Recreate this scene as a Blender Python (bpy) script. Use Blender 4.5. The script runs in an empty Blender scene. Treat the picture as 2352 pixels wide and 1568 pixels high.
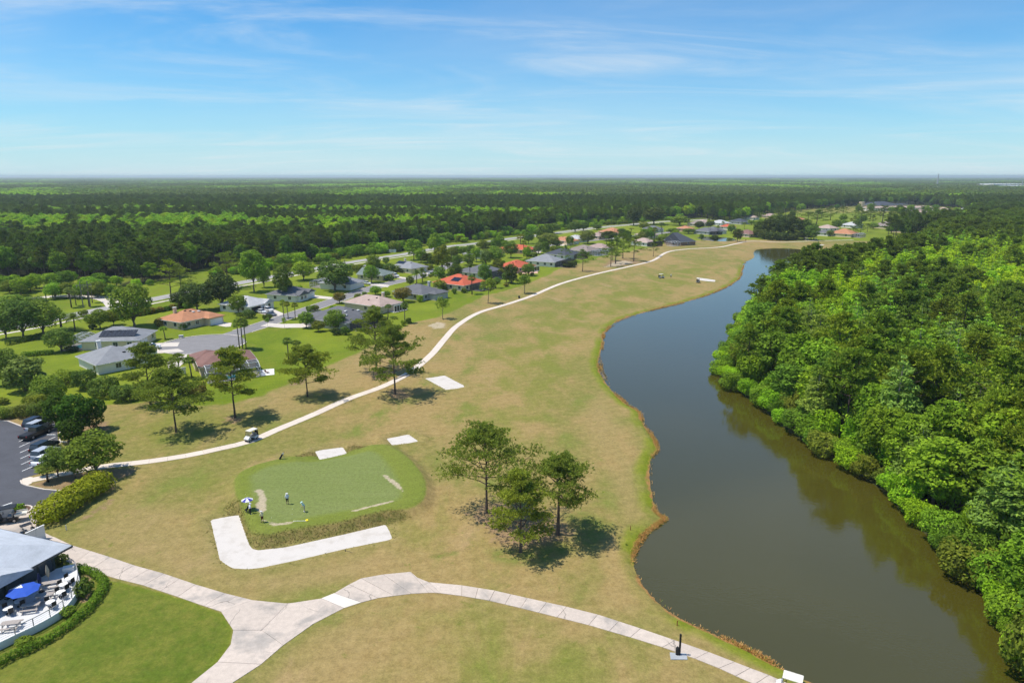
import bpy, bmesh, math, random
import numpy as np
from mathutils import Vector, Matrix

# ------------------------------------------------------------------ camera, sky, sun, exposure
S = bpy.context.scene
COL = S.collection
HC = 50.0                      # flying height of the camera above the ground
FPX = 1568.0                   # focal length in units of a picture 2352 wide (24 mm on 36 mm)
PITCH = math.radians(13.6)
cam_d = bpy.data.cameras.new('camera')
cam_d.lens = 24.0
cam_d.sensor_width = 36.0
cam_d.clip_start = 0.5
cam_d.clip_end = 60000.0
cam = bpy.data.objects.new('camera', cam_d)
COL.objects.link(cam)
cam.location = (0, 0, HC)
cam.rotation_euler = (math.radians(90) - PITCH, 0, 0)
S.camera = cam

SUN_EL = math.radians(66)
SUN_TO = Vector((-1.0, 0.02, 0)).normalized()       # horizontal direction towards the sun (left)
sun_az = math.atan2(SUN_TO.x, SUN_TO.y)
W = bpy.data.worlds.new('World')
S.world = W
W.use_nodes = True
wn, wl = W.node_tree.nodes, W.node_tree.links
wn.clear()
wo = wn.new('ShaderNodeOutputWorld')
bg = wn.new('ShaderNodeBackground')
bg.inputs['Strength'].default_value = 0.112
sky = wn.new('ShaderNodeTexSky')
sky.sky_type = 'NISHITA'
sky.sun_disc = False
sky.sun_elevation = SUN_EL
sky.sun_rotation = sun_az
sky.air_density = 1.0
sky.dust_density = 0.1
sky.ozone_density = 4.0
sky.altitude = 50
# thin cirrus, laid on a flat layer high up
tc = wn.new('ShaderNodeTexCoord')
sep = wn.new('ShaderNodeSeparateXYZ')
wl.new(tc.outputs['Generated'], sep.inputs[0])
def wmath(op, a, b=None, clamp=False):
    n = wn.new('ShaderNodeMath'); n.operation = op; n.use_clamp = clamp
    for i, v in enumerate((a, b)):
        if v is None: continue
        if isinstance(v, (int, float)): n.inputs[i].default_value = v
        else: wl.new(v, n.inputs[i])
    return n.outputs[0]
zz = wmath('MAXIMUM', sep.outputs['Z'], 0.0)
den = wmath('ADD', zz, 0.10)
cx = wmath('DIVIDE', sep.outputs['X'], den)
cy = wmath('DIVIDE', sep.outputs['Y'], den)
comb = wn.new('ShaderNodeCombineXYZ')
wl.new(cx, comb.inputs[0]); wl.new(cy, comb.inputs[1])
def cirrus(scale, rot, stretch, lo, hi, dist, seed):
    mp = wn.new('ShaderNodeMapping')
    mp.inputs['Rotation'].default_value = (0, 0, math.radians(rot))
    mp.inputs['Scale'].default_value = (scale, scale * stretch, 1)
    mp.inputs['Location'].default_value = (seed, seed * 0.37, 0)
    wl.new(comb.outputs[0], mp.inputs[0])
    nz = wn.new('ShaderNodeTexNoise')
    nz.inputs['Scale'].default_value = 1.0
    nz.inputs['Detail'].default_value = 9
    nz.inputs['Roughness'].default_value = 0.62
    nz.inputs['Distortion'].default_value = dist
    wl.new(mp.outputs[0], nz.inputs['Vector'])
    mr = wn.new('ShaderNodeMapRange')
    mr.interpolation_type = 'SMOOTHSTEP'
    mr.inputs[1].default_value = lo
    mr.inputs[2].default_value = hi
    wl.new(nz.outputs['Fac'], mr.inputs[0])
    return mr.outputs[0]
c1 = cirrus(0.42, 24, 2.4, 0.42, 0.90, 1.1, 3.1)
c2 = cirrus(0.16, -12, 2.2, 0.36, 0.74, 0.5, 7.7)
cl = wmath('MULTIPLY', c1, 0.70)
cl = wmath('ADD', cl, wmath('MULTIPLY', c2, 0.22))
cl = wmath('MINIMUM', cl, 0.85)
mixc = wn.new('ShaderNodeMix'); mixc.data_type = 'RGBA'
wl.new(cl, mixc.inputs['Factor'])
hsv = wn.new('ShaderNodeHueSaturation')
hsv.inputs['Hue'].default_value = 0.495
hsv.inputs['Saturation'].default_value = 1.15
hsv.inputs['Value'].default_value = 1.06
wl.new(sky.outputs[0], hsv.inputs['Color'])
tintn = wn.new('ShaderNodeMix'); tintn.data_type = 'RGBA'; tintn.blend_type = 'MULTIPLY'; tintn.inputs['Factor'].default_value = 1.0
wl.new(hsv.outputs[0], tintn.inputs['A']); tintn.inputs['B'].default_value = (.33, .91, 1.21, 1)
# the air low over the horizon is pale
hzf = wmath('MULTIPLY', wmath('POWER', wmath('SUBTRACT', 1.0, zz, True), 10.0), 0.90)
mixh = wn.new('ShaderNodeMix'); mixh.data_type = 'RGBA'
wl.new(hzf, mixh.inputs['Factor']); wl.new(tintn.outputs['Result'], mixh.inputs['A']); mixh.inputs['B'].default_value = (5.6, 7.2, 7.9, 1)
wl.new(mixh.outputs['Result'], mixc.inputs['A'])
mixc.inputs['B'].default_value = (7.2, 7.7, 8.0, 1)
wl.new(mixc.outputs['Result'], bg.inputs['Color'])
wl.new(bg.outputs[0], wo.inputs['Surface'])

sun_l = bpy.data.lights.new('sun', 'SUN')
sun_l.energy = 5.0
sun_l.angle = math.radians(0.53)
sun_l.color = (1.0, 0.94, 0.84)
sun = bpy.data.objects.new('sun', sun_l)
COL.objects.link(sun)
sdir = Vector((SUN_TO.x * math.cos(SUN_EL), SUN_TO.y * math.cos(SUN_EL), math.sin(SUN_EL)))
sun.rotation_euler = sdir.to_track_quat('Z', 'Y').to_euler()
sun.location = (-60, 60, 120)

S.view_settings.view_transform = 'Standard'
S.view_settings.look = 'None'
S.view_settings.exposure = 0.0
S.view_settings.gamma = 1.0
S.view_settings.use_curve_mapping = False
S.render.engine = 'CYCLES'
S.cycles.use_denoising = True
S.cycles.max_bounces = 6
S.cycles.diffuse_bounces = 3
S.cycles.glossy_bounces = 3
S.cycles.transmission_bounces = 4
S.cycles.transparent_max_bounces = 8
S.cycles.volume_bounces = 0
S.cycles.use_light_tree = False
S.cycles.caustics_reflective = False
S.cycles.caustics_refractive = False
R = random.Random(11)
NR = np.random.default_rng(5)

# ------------------------------------------------------------------ where things stand
def G(px, py, z=0.0):
    """ground point (at height z) seen at a point of the picture 2352 x 1568"""
    dx, dy = (px - 1176.0) / FPX, (py - 784.0) / FPX
    zc = (HC - z) / (math.sin(PITCH) + dy * math.cos(PITCH))
    return (dx * zc, zc * (math.cos(PITCH) - dy * math.sin(PITCH)))
ZT = {0: (0, 0, 1, 1), 1: (0, 564.5, .24, .24), 2: (376.3, 564.5, .24, .24), 3: (799.7, 470.4, .21, .21),
      4: (1176, 423.4, .21, .21), 5: (0, 893.8, .21, .21), 6: (0, 1129, .2802, .2802), 7: (376.3, 987.8, .28, .28),
      8: (940.8, 940.8, .3, .3), 9: (1646.4, 423.4, .33, .33), 10: (1646.4, 846.7, .4603, .4603),
      11: (1411.2, 1270, .24, .24), 12: (0, 376.3, .36, .36), 13: (846.7, 376.3, .32, .32), 14: (1599, 376.3, .32, .32),
      15: (799.7, 696.2, .156, .156), 16: (282.2, 799.7, .16, .16), 17: (0, 1204.2, .132, .132)}
def D(z, x, y):
    a = ZT[z]
    return (a[0] + x * a[2], a[1] + y * a[3])
def GZ(zm, x, y, z=0.0):
    return G(*D(zm, x, y), z)
def rise(gx, gy, py):
    """height above the ground at (gx, gy) that shows at picture row py"""
    dy = (py - 784.0) / FPX
    ang = PITCH + math.atan(dy)
    return HC - gy * math.tan(ang)
def poly_z(zm, pts, z=0.0):
    return [GZ(zm, x, y, z) for x, y in pts]

# ------------------------------------------------------------------ small helpers
def link(o, parent=None):
    COL.objects.link(o)
    if parent is not None: o.parent = parent
    return o
def tag(o, label=None, cat=None, group=None, kind=None):
    if label: o['label'] = label
    if cat: o['category'] = cat
    if group: o['group'] = group
    if kind: o['kind'] = kind
    return o
def empty(name, loc=(0, 0, 0), rz=0.0, parent=None):
    o = bpy.data.objects.new(name, None)
    o.location = loc; o.rotation_euler = (0, 0, rz)
    o.empty_display_size = 0.3
    return link(o, parent)
def np_mesh(name, V, quads=None, tris=None, mats=(), smooth=False, mi=None):
    me = bpy.data.meshes.new(name)
    V = np.asarray(V, dtype=np.float32).reshape(-1, 3)
    me.vertices.add(len(V)); me.vertices.foreach_set('co', V.ravel())
    lo, st, tot = [], [], 0
    nf = 0
    idx = []; sizes = []
    for arr, k in ((quads, 4), (tris, 3)):
        if arr is None or len(arr) == 0: continue
        arr = np.asarray(arr, dtype=np.int32).reshape(-1, k)
        idx.append(arr.ravel()); sizes.append(np.full(len(arr), k, dtype=np.int32))
    idx = np.concatenate(idx); sizes = np.concatenate(sizes)
    starts = np.concatenate(([0], np.cumsum(sizes)[:-1])).astype(np.int32)
    me.loops.add(len(idx)); me.loops.foreach_set('vertex_index', idx)
    me.polygons.add(len(sizes)); me.polygons.foreach_set('loop_start', starts)
    if smooth: me.polygons.foreach_set('use_smooth', np.ones(len(sizes), dtype=bool))
    for m in mats: me.materials.append(m)
    if mi is not None: me.polygons.foreach_set('material_index', np.asarray(mi, dtype=np.int32))
    me.update(calc_edges=True)
    return me

class MB:
    """collects simple shapes; build() links them as one mesh object"""
    def __init__(s): s.v = []; s.f = []
    def add(s, vs, fs):
        n = len(s.v); s.v += [tuple(v) for v in vs]; s.f += [tuple(i + n for i in f) for f in fs]; return s
    def box(s, c, d, rz=0.0, taper=1.0, ry=0.0):
        x, y, z = (k * .5 for k in d)
        vs = [(-x, -y, -z), (x, -y, -z), (x, y, -z), (-x, y, -z), (-x * taper, -y * taper, z), (x * taper, -y * taper, z), (x * taper, y * taper, z), (-x * taper, y * taper, z)]
        m = Matrix.Translation(c) @ Matrix.Rotation(rz, 4, 'Z') @ Matrix.Rotation(ry, 4, 'Y')
        return s.add([m @ Vector(v) for v in vs], [(0, 3, 2, 1), (4, 5, 6, 7), (0, 1, 5, 4), (1, 2, 6, 5), (2, 3, 7, 6), (3, 0, 4, 7)])
    def bar(s, a, b, w, h=None):
        a, b = Vector(a), Vector(b); h = h or w
        d = (b - a); L = d.length
        if L < 1e-6: return s
        d /= L
        up = Vector((0, 0, 1)) if abs(d.z) < .95 else Vector((0, 1, 0))
        u = d.cross(up).normalized() * w * .5; v = u.cross(d).normalized() * h * .5
        return s.add([a - u - v, a + u - v, a + u + v, a - u + v, b - u - v, b + u - v, b + u + v, b - u + v],
                     [(0, 3, 2, 1), (4, 5, 6, 7), (0, 1, 5, 4), (1, 2, 6, 5), (2, 3, 7, 6), (3, 0, 4, 7)][::1])
    def tube(s, pts, rad, n=6, cap=True):
        pts = [Vector(p) for p in pts]
        if not isinstance(rad, (list, tuple)): rad = [rad] * len(pts)
        vs = []; k = len(pts)
        for i, p in enumerate(pts):
            d = (pts[min(i + 1, k - 1)] - pts[max(i - 1, 0)])
            d = d.normalized() if d.length > 1e-9 else Vector((0, 0, 1))
            a = Vector((1, 0, 0)) if abs(d.x) < .8 else Vector((0, 1, 0))
            u = d.cross(a).normalized(); w = d.cross(u)
            for j in range(n):
                t = 2 * math.pi * j / n
                vs.append(p + (u * math.cos(t) + w * math.sin(t)) * rad[i])
        fs = [(i * n + j, i * n + (j + 1) % n, (i + 1) * n + (j + 1) % n, (i + 1) * n + j) for i in range(k - 1) for j in range(n)]
        if cap: fs += [tuple(range(n))[::-1], tuple((k - 1) * n + j for j in range(n))]
        return s.add(vs, fs)
    def prism(s, poly, z0, z1):
        n = len(poly)
        ar = sum(poly[i][0] * poly[(i + 1) % n][1] - poly[(i + 1) % n][0] * poly[i][1] for i in range(n))
        if ar < 0: poly = poly[::-1]
        vs = [(x, y, z0) for x, y in poly] + [(x, y, z1) for x, y in poly]
        fs = [tuple(range(n))[::-1], tuple(range(n, 2 * n))] + [(i, (i + 1) % n, n + (i + 1) % n, n + i) for i in range(n)]
        return s.add(vs, fs)
    def ball(s, c, r, nu=10, nv=6):
        c = Vector(c); r = Vector(r if isinstance(r, (tuple, list)) else (r, r, r))
        vs = [c + Vector((0, 0, -r.z))]
        for i in range(1, nv):
            a = -math.pi / 2 + math.pi * i / nv
            for j in range(nu):
                t = 2 * math.pi * j / nu
                vs.append(c + Vector((r.x * math.cos(a) * math.cos(t), r.y * math.cos(a) * math.sin(t), r.z * math.sin(a))))
        vs.append(c + Vector((0, 0, r.z))); k = len(vs) - 1
        fs = [(0, 1 + (j + 1) % nu, 1 + j) for j in range(nu)]
        for i in range(nv - 2):
            for j in range(nu):
                a = 1 + i * nu + j; b = 1 + i * nu + (j + 1) % nu
                fs.append((a, b, b + nu, a + nu))
        o = 1 + (nv - 2) * nu
        fs += [(o + j, o + (j + 1) % nu, k) for j in range(nu)]
        return s.add(vs, fs)
    def mesh(s, name, mat=None, smooth=False):
        me = bpy.data.meshes.new(name); me.from_pydata(s.v, [], s.f)
        if mat: me.materials.append(mat)
        if smooth: me.polygons.foreach_set('use_smooth', [True] * len(me.polygons))
        me.update(); return me
    def build(s, name, mat, parent=None, smooth=False, loc=None, bevel=0.0):
        me = s.mesh(name, mat, smooth)
        if bevel > 0:
            bm = bmesh.new(); bm.from_mesh(me)
            bmesh.ops.bevel(bm, geom=bm.edges[:], offset=bevel, segments=2, affect='EDGES', profile=.6)
            bm.to_mesh(me); bm.free()
        o = bpy.data.objects.new(name, me)
        if loc is not None: o.location = loc
        return link(o, parent)

# ------------------------------------------------------------------ materials
def newmat(name):
    m = bpy.data.materials.new(name); m.use_nodes = True
    nt = m.node_tree; nt.nodes.clear()
    out = nt.nodes.new('ShaderNodeOutputMaterial')
    return m, nt, out
class NT:
    def __init__(s, nt): s.nt = nt
    def n(s, t, **kw):
        x = s.nt.nodes.new(t)
        for k, v in kw.items():
            if k in x.inputs.keys(): pass
            setattr(x, k, v) if hasattr(x, k) else None
        return x
    def l(s, a, b): s.nt.links.new(a, b)
    def val(s, inp, v):
        if isinstance(v, (int, float, tuple, list)): inp.default_value = v
        else: s.l(v, inp)
    def math(s, op, a, b=None, clamp=False):
        x = s.n('ShaderNodeMath', operation=op, use_clamp=clamp)
        s.val(x.inputs[0], a)
        if b is not None: s.val(x.inputs[1], b)
        return x.outputs[0]
    def noise(s, vec, scale, detail=4, rough=.55, dist=0.0):
        x = s.n('ShaderNodeTexNoise')
        x.inputs['Scale'].default_value = scale; x.inputs['Detail'].default_value = detail
        x.inputs['Roughness'].default_value = rough; x.inputs['Distortion'].default_value = dist
        if vec is not None: s.l(vec, x.inputs['Vector'])
        return x.outputs['Fac']
    def ramp(s, v, lo, hi, a=0.0, b=1.0, smooth=True):
        x = s.n('ShaderNodeMapRange')
        if smooth: x.interpolation_type = 'SMOOTHSTEP'
        s.val(x.inputs[0], v)
        for i, k in enumerate((lo, hi, a, b)): x.inputs[i + 1].default_value = k
        return x.outputs[0]
    def mix(s, f, a, b, mode='MIX'):
        x = s.n('ShaderNodeMix', data_type='RGBA', blend_type=mode)
        s.val(x.inputs['Factor'], f)
        for k, v in (('A', a), ('B', b)):
            if isinstance(v, (tuple, list)): x.inputs[k].default_value = (*v[:3], 1)
            else: s.l(v, x.inputs[k])
        return x.outputs['Result']
    def scalecol(s, c, f):
        x = s.n('ShaderNodeVectorMath', operation='SCALE')
        s.val(x.inputs[0], c if not isinstance(c, (tuple, list)) else c[:3]); s.val(x.inputs['Scale'], f)
        return x.outputs[0]
    def principled(s, out, col, rough=.8, spec=.3, metal=0.0, normal=None):
        b = s.n('ShaderNodeBsdfPrincipled')
        if isinstance(col, (tuple, list)): b.inputs['Base Color'].default_value = (*col[:3], 1)
        else: s.l(col, b.inputs['Base Color'])
        s.val(b.inputs['Roughness'], rough)
        b.inputs['Specular IOR Level'].default_value = spec
        b.inputs['Metallic'].default_value = metal
        if normal is not None: s.l(normal, b.inputs['Normal'])
        s.l(b.outputs[0], out.inputs['Surface'])
        return b
    def bump(s, h, strength=.3, dist=.05):
        x = s.n('ShaderNodeBump'); x.inputs['Strength'].default_value = strength; x.inputs['Distance'].default_value = dist
        s.l(h, x.inputs['Height']); return x.outputs[0]
    def pos(s): return s.n('ShaderNodeNewGeometry').outputs['Position']
    def obj(s): return s.n('ShaderNodeTexCoord').outputs['Object']
_MC = {}
def pm(name, col, rough=.8, var=.12, scale=1.2, spec=.3, metal=0.0, bump=0.0, world=False, rnd=0.0):
    """plain procedural material: colour with uneven wear"""
    if name in _MC: return _MC[name]
    m, nt, out = newmat(name); t = NT(nt)
    vec = t.pos() if world else t.obj()
    a = t.noise(vec, scale, 5, .6); b = t.noise(vec, scale * 9, 3, .6)
    f = t.math('ADD', t.math('MULTIPLY', a, .65), t.math('MULTIPLY', b, .35))
    f = t.ramp(f, .3, .7, 1 - var, 1 + var, False)
    if rnd:
        oi = t.n('ShaderNodeObjectInfo')
        f = t.math('MULTIPLY', f, t.ramp(oi.outputs['Random'], 0, 1, 1 - rnd, 1 + rnd, False))
    c = t.scalecol(col, f)
    nrm = t.bump(b, bump, .02) if bump else None
    t.principled(out, c, rough, spec, metal, nrm)
    _MC[name] = m
    return m
# ------------------------------------------------------------------ outlines on the ground
def sdf(P, poly):
    """signed distance (negative inside) of points P (n,2) to a polygon"""
    poly = np.asarray(poly, float); A = poly; B = np.roll(poly, -1, axis=0)
    d = np.full(len(P), 1e18); ins = np.zeros(len(P), bool)
    for a, b in zip(A, B):
        e = b - a; w = P - a
        t = np.clip((w @ e) / max(e @ e, 1e-9), 0, 1)
        q = w - t[:, None] * e
        d = np.minimum(d, (q * q).sum(1))
        c = ((a[1] <= P[:, 1]) & (b[1] > P[:, 1])) | ((b[1] <= P[:, 1]) & (a[1] > P[:, 1]))
        if abs(b[1] - a[1]) > 1e-12:
            xi = a[0] + (P[:, 1] - a[1]) / (b[1] - a[1]) * e[0]
            ins ^= c & (P[:, 0] < xi)
    d = np.sqrt(d)
    return np.where(ins, -d, d)
def sdf_box(P, poly, reach, far=99.0):
    poly = np.asarray(poly, float)
    lo = poly.min(0) - reach; hi = poly.max(0) + reach
    k = ((P > lo) & (P < hi)).all(1)
    r = np.full(len(P), far); r[k] = sdf(P[k], poly)
    return r
def smooth(v, lo, hi):
    t = np.clip((v - lo) / (hi - lo), 0, 1); return t * t * (3 - 2 * t)
def seg_dist(P, pts):
    d = np.full(len(P), 1e9)
    for a, b in zip(pts[:-1], pts[1:]):
        a = np.array(a); b = np.array(b); e = b - a
        t = np.clip(((P - a) @ e) / max(e @ e, 1e-9), 0, 1)
        d = np.minimum(d, np.hypot(*(P - a - t[:, None] * e).T))
    return d
def catmull(pts, step):
    """even points along a smooth line through pts"""
    P = [Vector((*p[:2], 0)) for p in pts]
    P = [P[0] * 2 - P[1]] + P + [P[-1] * 2 - P[-2]]
    out = []
    for i in range(1, len(P) - 2):
        p0, p1, p2, p3 = P[i - 1:i + 3]
        for k in range(12):
            t = k / 12
            out.append(0.5 * ((2 * p1) + (p2 - p0) * t + (2 * p0 - 5 * p1 + 4 * p2 - p3) * t * t + (3 * p1 - p0 - 3 * p2 + p3) * t ** 3))
    out.append(P[-2])
    res = [out[0]]; acc = 0.0
    for a, b in zip(out[:-1], out[1:]):
        L = (b - a).length
        while L > 1e-9 and acc + L >= step:
            q = (step - acc) / L
            a = a.lerp(b, q); res.append(a.copy()); L = (b - a).length; acc = 0.0
        acc += L
    if (res[-1] - out[-1]).length > step * .3: res.append(out[-1])
    return [(p.x, p.y) for p in res]

WATER_Z = -0.45
shore_px = [(1885, 1575), (1800, 1535), (1700, 1482), (1600, 1436), (1540, 1405), (1500, 1370), (1470, 1330), (1456, 1290), (1462, 1262), (1480, 1230),
            (1508, 1207), (1530, 1190), (1508, 1178), (1500, 1140), (1493, 1095), (1496, 1055), (1512, 1030), (1500, 1003), (1480, 975), (1468, 945), (1440, 928),
            (1405, 895), (1381, 860), (1375, 830), (1385, 792), (1391, 762), (1425, 735), (1500, 712), (1580, 692), (1650, 668), (1696, 642), (1706, 617),
            (1712, 603), (1733, 592), (1733, 580), (1742, 573), (1780, 570), (1830, 572), (1850, 580), (1842, 605), (1815, 640), (1765, 680), (1700, 745), (1664, 820),
            (1657, 880), (1695, 900), (1740, 932), (1790, 975), (1860, 1025), (1950, 1078), (2020, 1122), (2060, 1166), (2110, 1212), (2150, 1254),
            (2190, 1302), (2240, 1348), (2272, 1392), (2292, 1432), (2312, 1482), (2332, 1522), (2356, 1566), (2420, 1680), (2440, 1800), (2200, 1760), (2000, 1640)]
LAKE = [G(x, y, WATER_Z) for x, y in shore_px]
LAKE = catmull(LAKE + LAKE[:1], 2.0)[:-1]
POND = catmull([G(x, y, WATER_Z) for x, y in [(1600, 546), (1625, 543), (1665, 545), (1690, 550), (1675, 555), (1630, 553), (1600, 546)]], 4.0)[:-1]

BUNK = {'l': poly_z(7, [(385, 730), (500, 707), (612, 690), (640, 770), (672, 870), (695, 935), (720, 968), (770, 980), (1000, 955), (1250, 900), (1500, 845), (1815, 770), (1845, 825), (1868, 885), (1500, 958), (1100, 1052), (800, 1115), (690, 1127), (570, 1120), (510, 1085), (465, 1050), (445, 960), (425, 880)]),
        'a': poly_z(7, [(1242, 170), (1290, 158), (1465, 135), (1500, 185), (1400, 210), (1280, 235)]),
        'b': poly_z(7, [(1828, 65), (1920, 48), (2005, 30), (2085, 85), (1990, 103), (1875, 117)]),
        'c': poly_z(15, [(1140, 1100), (1280, 1082), (1415, 1058), (1560, 1135), (1720, 1218), (1590, 1248), (1440, 1262), (1290, 1180)]),
        'd': poly_z(4, [(2018, 1018), (2120, 1030), (2222, 1045), (2212, 1062), (2130, 1056), (2050, 1045)]),
        'e': [G(x, y) for x, y in [(1868, 563), (1880, 560.5), (1893, 562), (1885, 564.5)]]}
def dense(poly, step):
    r = []
    for a, b in zip(poly, poly[1:] + poly[:1]):
        n = max(1, int(math.hypot(b[0] - a[0], b[1] - a[1]) / step))
        r += [(a[0] + (b[0] - a[0]) * i / n, a[1] + (b[1] - a[1]) * i / n) for i in range(n)]
    return r
for _k in BUNK: BUNK[_k] = dense(BUNK[_k], 0.6 if _k not in 'de' else 2.0)
GREEN = poly_z(7, [(700, 425), (860, 340), (1230, 275), (1600, 215), (1760, 230), (1900, 400), (1960, 560), (1880, 640), (1500, 715), (1100, 790), (900, 830), (820, 790), (760, 650), (715, 540)])
GREEN = catmull(GREEN + GREEN[:1], 1.0)[:-1]
MOUND = poly_z(7, [(630, 440), (690, 375), (860, 310), (1230, 235), (1700, 170), (1850, 190), (1990, 290), (2090, 430), (2105, 560), (2050, 640), (1900, 680), (1500, 765), (1000, 850), (880, 885), (790, 865), (725, 790), (680, 650), (645, 560)])
MOUND = catmull(MOUND + MOUND[:1], 1.0)[:-1]
LAWN_A = [G(*p) for p in [(-500, 960), (0, 965), (150, 955), (240, 935), (330, 928), (434, 937), (544, 932), (616, 910), (700, 868), (784, 833), (830, 812), (880, 785), (917, 762), (968, 739), (1010, 731), (1062, 708), (1115, 682), (1157, 672), (1220, 651),
          (1270, 630), (1293, 616), (1330, 607), (1386, 591), (1487, 570), (1533, 560), (1596, 553), (1720, 551), (1900, 553), (2150, 556), (2300, 520), (1900, 480), (1600, 475), (1300, 500), (900, 540), (-900, 640)]]
LAWN_B = [G(*p) for p in [(195, 1275), (250, 1335), (330, 1352), (440, 1386), (510, 1412), (530, 1445), (524, 1480), (480, 1540), (420, 1620), (0, 1900), (-400, 1700), (-200, 1330)]]
cart_px = [(70, 1103), (130, 1091), (230, 1072), (330, 1061), (430, 1046), (500, 1031), (575, 1013), (640, 985), (720, 952), (800, 916), (880, 887), (940, 856), (990, 815), (1020, 780), (1050, 748), (1100, 718), (1160, 700), (1220, 680), (1290, 651), (1370, 629), (1450, 611), (1500, 598), (1533, 579), (1580, 572), (1650, 568), (1690, 560), (1725, 554), (1800, 556), (1880, 553), (1960, 551)]
CART = catmull([G(*p) for p in cart_px], 3.0)
STREET = catmull([G(*p) for p in [(480, 786), (540, 766), (600, 747), (690, 717), (790, 683), (870, 657), (955, 637), (1005, 620), (1050, 602), (1110, 585), (1190, 574), (1290, 560), (1400, 548), (1500, 538), (1580, 528)]], 4.0)
ROAD = catmull([G(*p) for p in [(-500, 840), (-250, 795), (0, 757), (103, 737), (204, 716), (343, 689), (418, 674), (560, 648), (700, 621), (800, 603), (926, 584), (1029, 566), (1094, 559), (1178, 547), (1251, 538), (1350, 525), (1407, 519), (1445, 516), (1520, 509), (1640, 503)]], 5.0)
WALK = []
for i, p in enumerate(ROAD):
    a = ROAD[max(i - 1, 0)]; b = ROAD[min(i + 1, len(ROAD) - 1)]
    d = Vector((b[0] - a[0], b[1] - a[1])).normalized()
    WALK.append((p[0] + d.y * 8.2, p[1] - d.x * 8.2))
TRACK = catmull([G(*p) for p in [(-250, 712), (0, 693), (86, 684), (150, 680), (215, 682), (250, 690), (265, 704)]], 4.0)

# ------------------------------------------------------------------ the ground sheet
def axis(parts):
    r = []
    for a, b, s in parts:
        n = max(1, int(round((b - a) / s))); r += list(np.linspace(a, b, n, endpoint=False))
    r.append(parts[-1][1]); return np.array(r)
def geo(a, b, n): return list(a * (b / a) ** (np.arange(1, n + 1) / n))
xs = np.array([-v for v in geo(330., 26000., 26)][::-1] + list(axis([(-330, -130, 4), (-130, -62, 1.0), (-62, 42, .5), (42, 130, 1.0), (130, 330, 4)])) + geo(330., 26000., 26))
ys = np.array(list(axis([(-60, 40, 10), (40, 62, 1.0), (62, 150, .5), (150, 330, 1.0), (330, 640, 2.5)])) + geo(640., 26000., 34))
XX, YY = np.meshgrid(xs, ys)
P = np.stack([XX.ravel(), YY.ravel()], 1)
near = (P[:, 1] < 900) & (np.abs(P[:, 0]) < 700)
PN = P[near]
def field(fn, far): 
    r = np.full(len(P), far, float); r[near] = fn(PN); return r
d_lake = np.minimum(field(lambda q: sdf_box(q, LAKE, 12), 99), field(lambda q: sdf_box(q, POND, 12), 99))
d_mound = field(lambda q: sdf_box(q, MOUND, 8), 99)
d_green = field(lambda q: sdf_box(q, GREEN, 8), 99)
d_b = {k: field(lambda q, k=k: sdf_box(q, BUNK[k], 6), 99) for k in BUNK}
Z = np.zeros(len(P))
Z = np.where(d_lake < 9, np.where(d_lake > 0, WATER_Z * (1 - smooth(d_lake, 0, 1.6)), WATER_Z - .5 * np.minimum(-d_lake, 3.2)), Z)
# the green stands about a metre proud of the grass around it
keep = np.ones(len(P))
for k in 'lab': keep *= smooth(d_b[k], .15, 1.7) if k != 'a' else smooth(d_b[k], .8, 5.0)
Z += 1.05 * (1 - smooth(d_mound, .3, 2.8)) * keep
for k in 'lab': Z += .28 * (1 - smooth(np.abs(d_b[k] - 1.5), .3, 1.5)) * (P[:, 1] > np.interp(P[:, 0], [-60, -20], [88, 92]))
for k in d_b:
    dep = 0.30 if k not in 'de' else 0.25
    ramp_ = smooth(d_b[k], -0.75, 0.75)
    Z = np.where(d_b[k] < 0.75, Z * ramp_ + (-dep) * (1 - ramp_), Z)
# raised lip on the far side of each bunker
und = 0.10 * (np.sin(P[:, 0] * .11 + 1.3) * np.cos(P[:, 1] * .083) + np.sin(P[:, 0] * .047 - P[:, 1] * .06))
GROUND_FLAT = Z.copy()
def ground_z(x, y):
    i = int(np.clip(np.searchsorted(xs, x) - 1, 0, len(xs) - 2)); j = int(np.clip(np.searchsorted(ys, y) - 1, 0, len(ys) - 2))
    u = (x - xs[i]) / (xs[i + 1] - xs[i]); v = (y - ys[j]) / (ys[j + 1] - ys[j]); n = len(xs)
    q = Z
    return float((q[j * n + i] * (1 - u) + q[j * n + i + 1] * u) * (1 - v) + (q[(j + 1) * n + i] * (1 - u) + q[(j + 1) * n + i + 1] * u) * v)
nx, ny = len(xs), len(ys)
jj, ii = np.meshgrid(np.arange(ny - 1), np.arange(nx - 1), indexing='ij')
a0 = (jj * nx + ii).ravel()
quads = np.stack([a0, a0 + 1, a0 + 1 + nx, a0 + nx], 1)

lawn = np.zeros(len(P))
lawn[near] = np.maximum(1 - smooth(sdf_box(PN, LAWN_A, 30), -7, 4), 1 - smooth(sdf_box(PN, LAWN_B, 15), -1.0, 1.5))
olive = np.zeros(len(P)); olive[near] = 1 - smooth(sdf_box(PN, LAWN_B, 15), -1.0, 1.5)
far_mask = smooth(P[:, 1], 560, 700) * .5
lawn = np.maximum(lawn, far_mask)
side = smooth(P[:, 0] - (-130 + 0.0 * P[:, 1]), -200, 0)
putt = np.clip(1 - smooth(d_green, -1.0, .5), 0, 1)
coll = np.clip((1 - smooth(d_mound, -.3, 2.2)) , 0, 1)
bank = np.clip((1 - smooth(np.abs(d_mound - 1.7), .7, 1.7)), 0, 1)
bank *= (1 - smooth(np.minimum(d_b['l'], d_b['a']), 2.2, 5.0)) * smooth(d_mound, .2, 1.0)
shore = np.clip(1 - smooth(d_lake, 0.3, 5.0), 0, 1)
orange = np.clip(1 - d_lake / 2.4, 0, 1)
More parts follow.
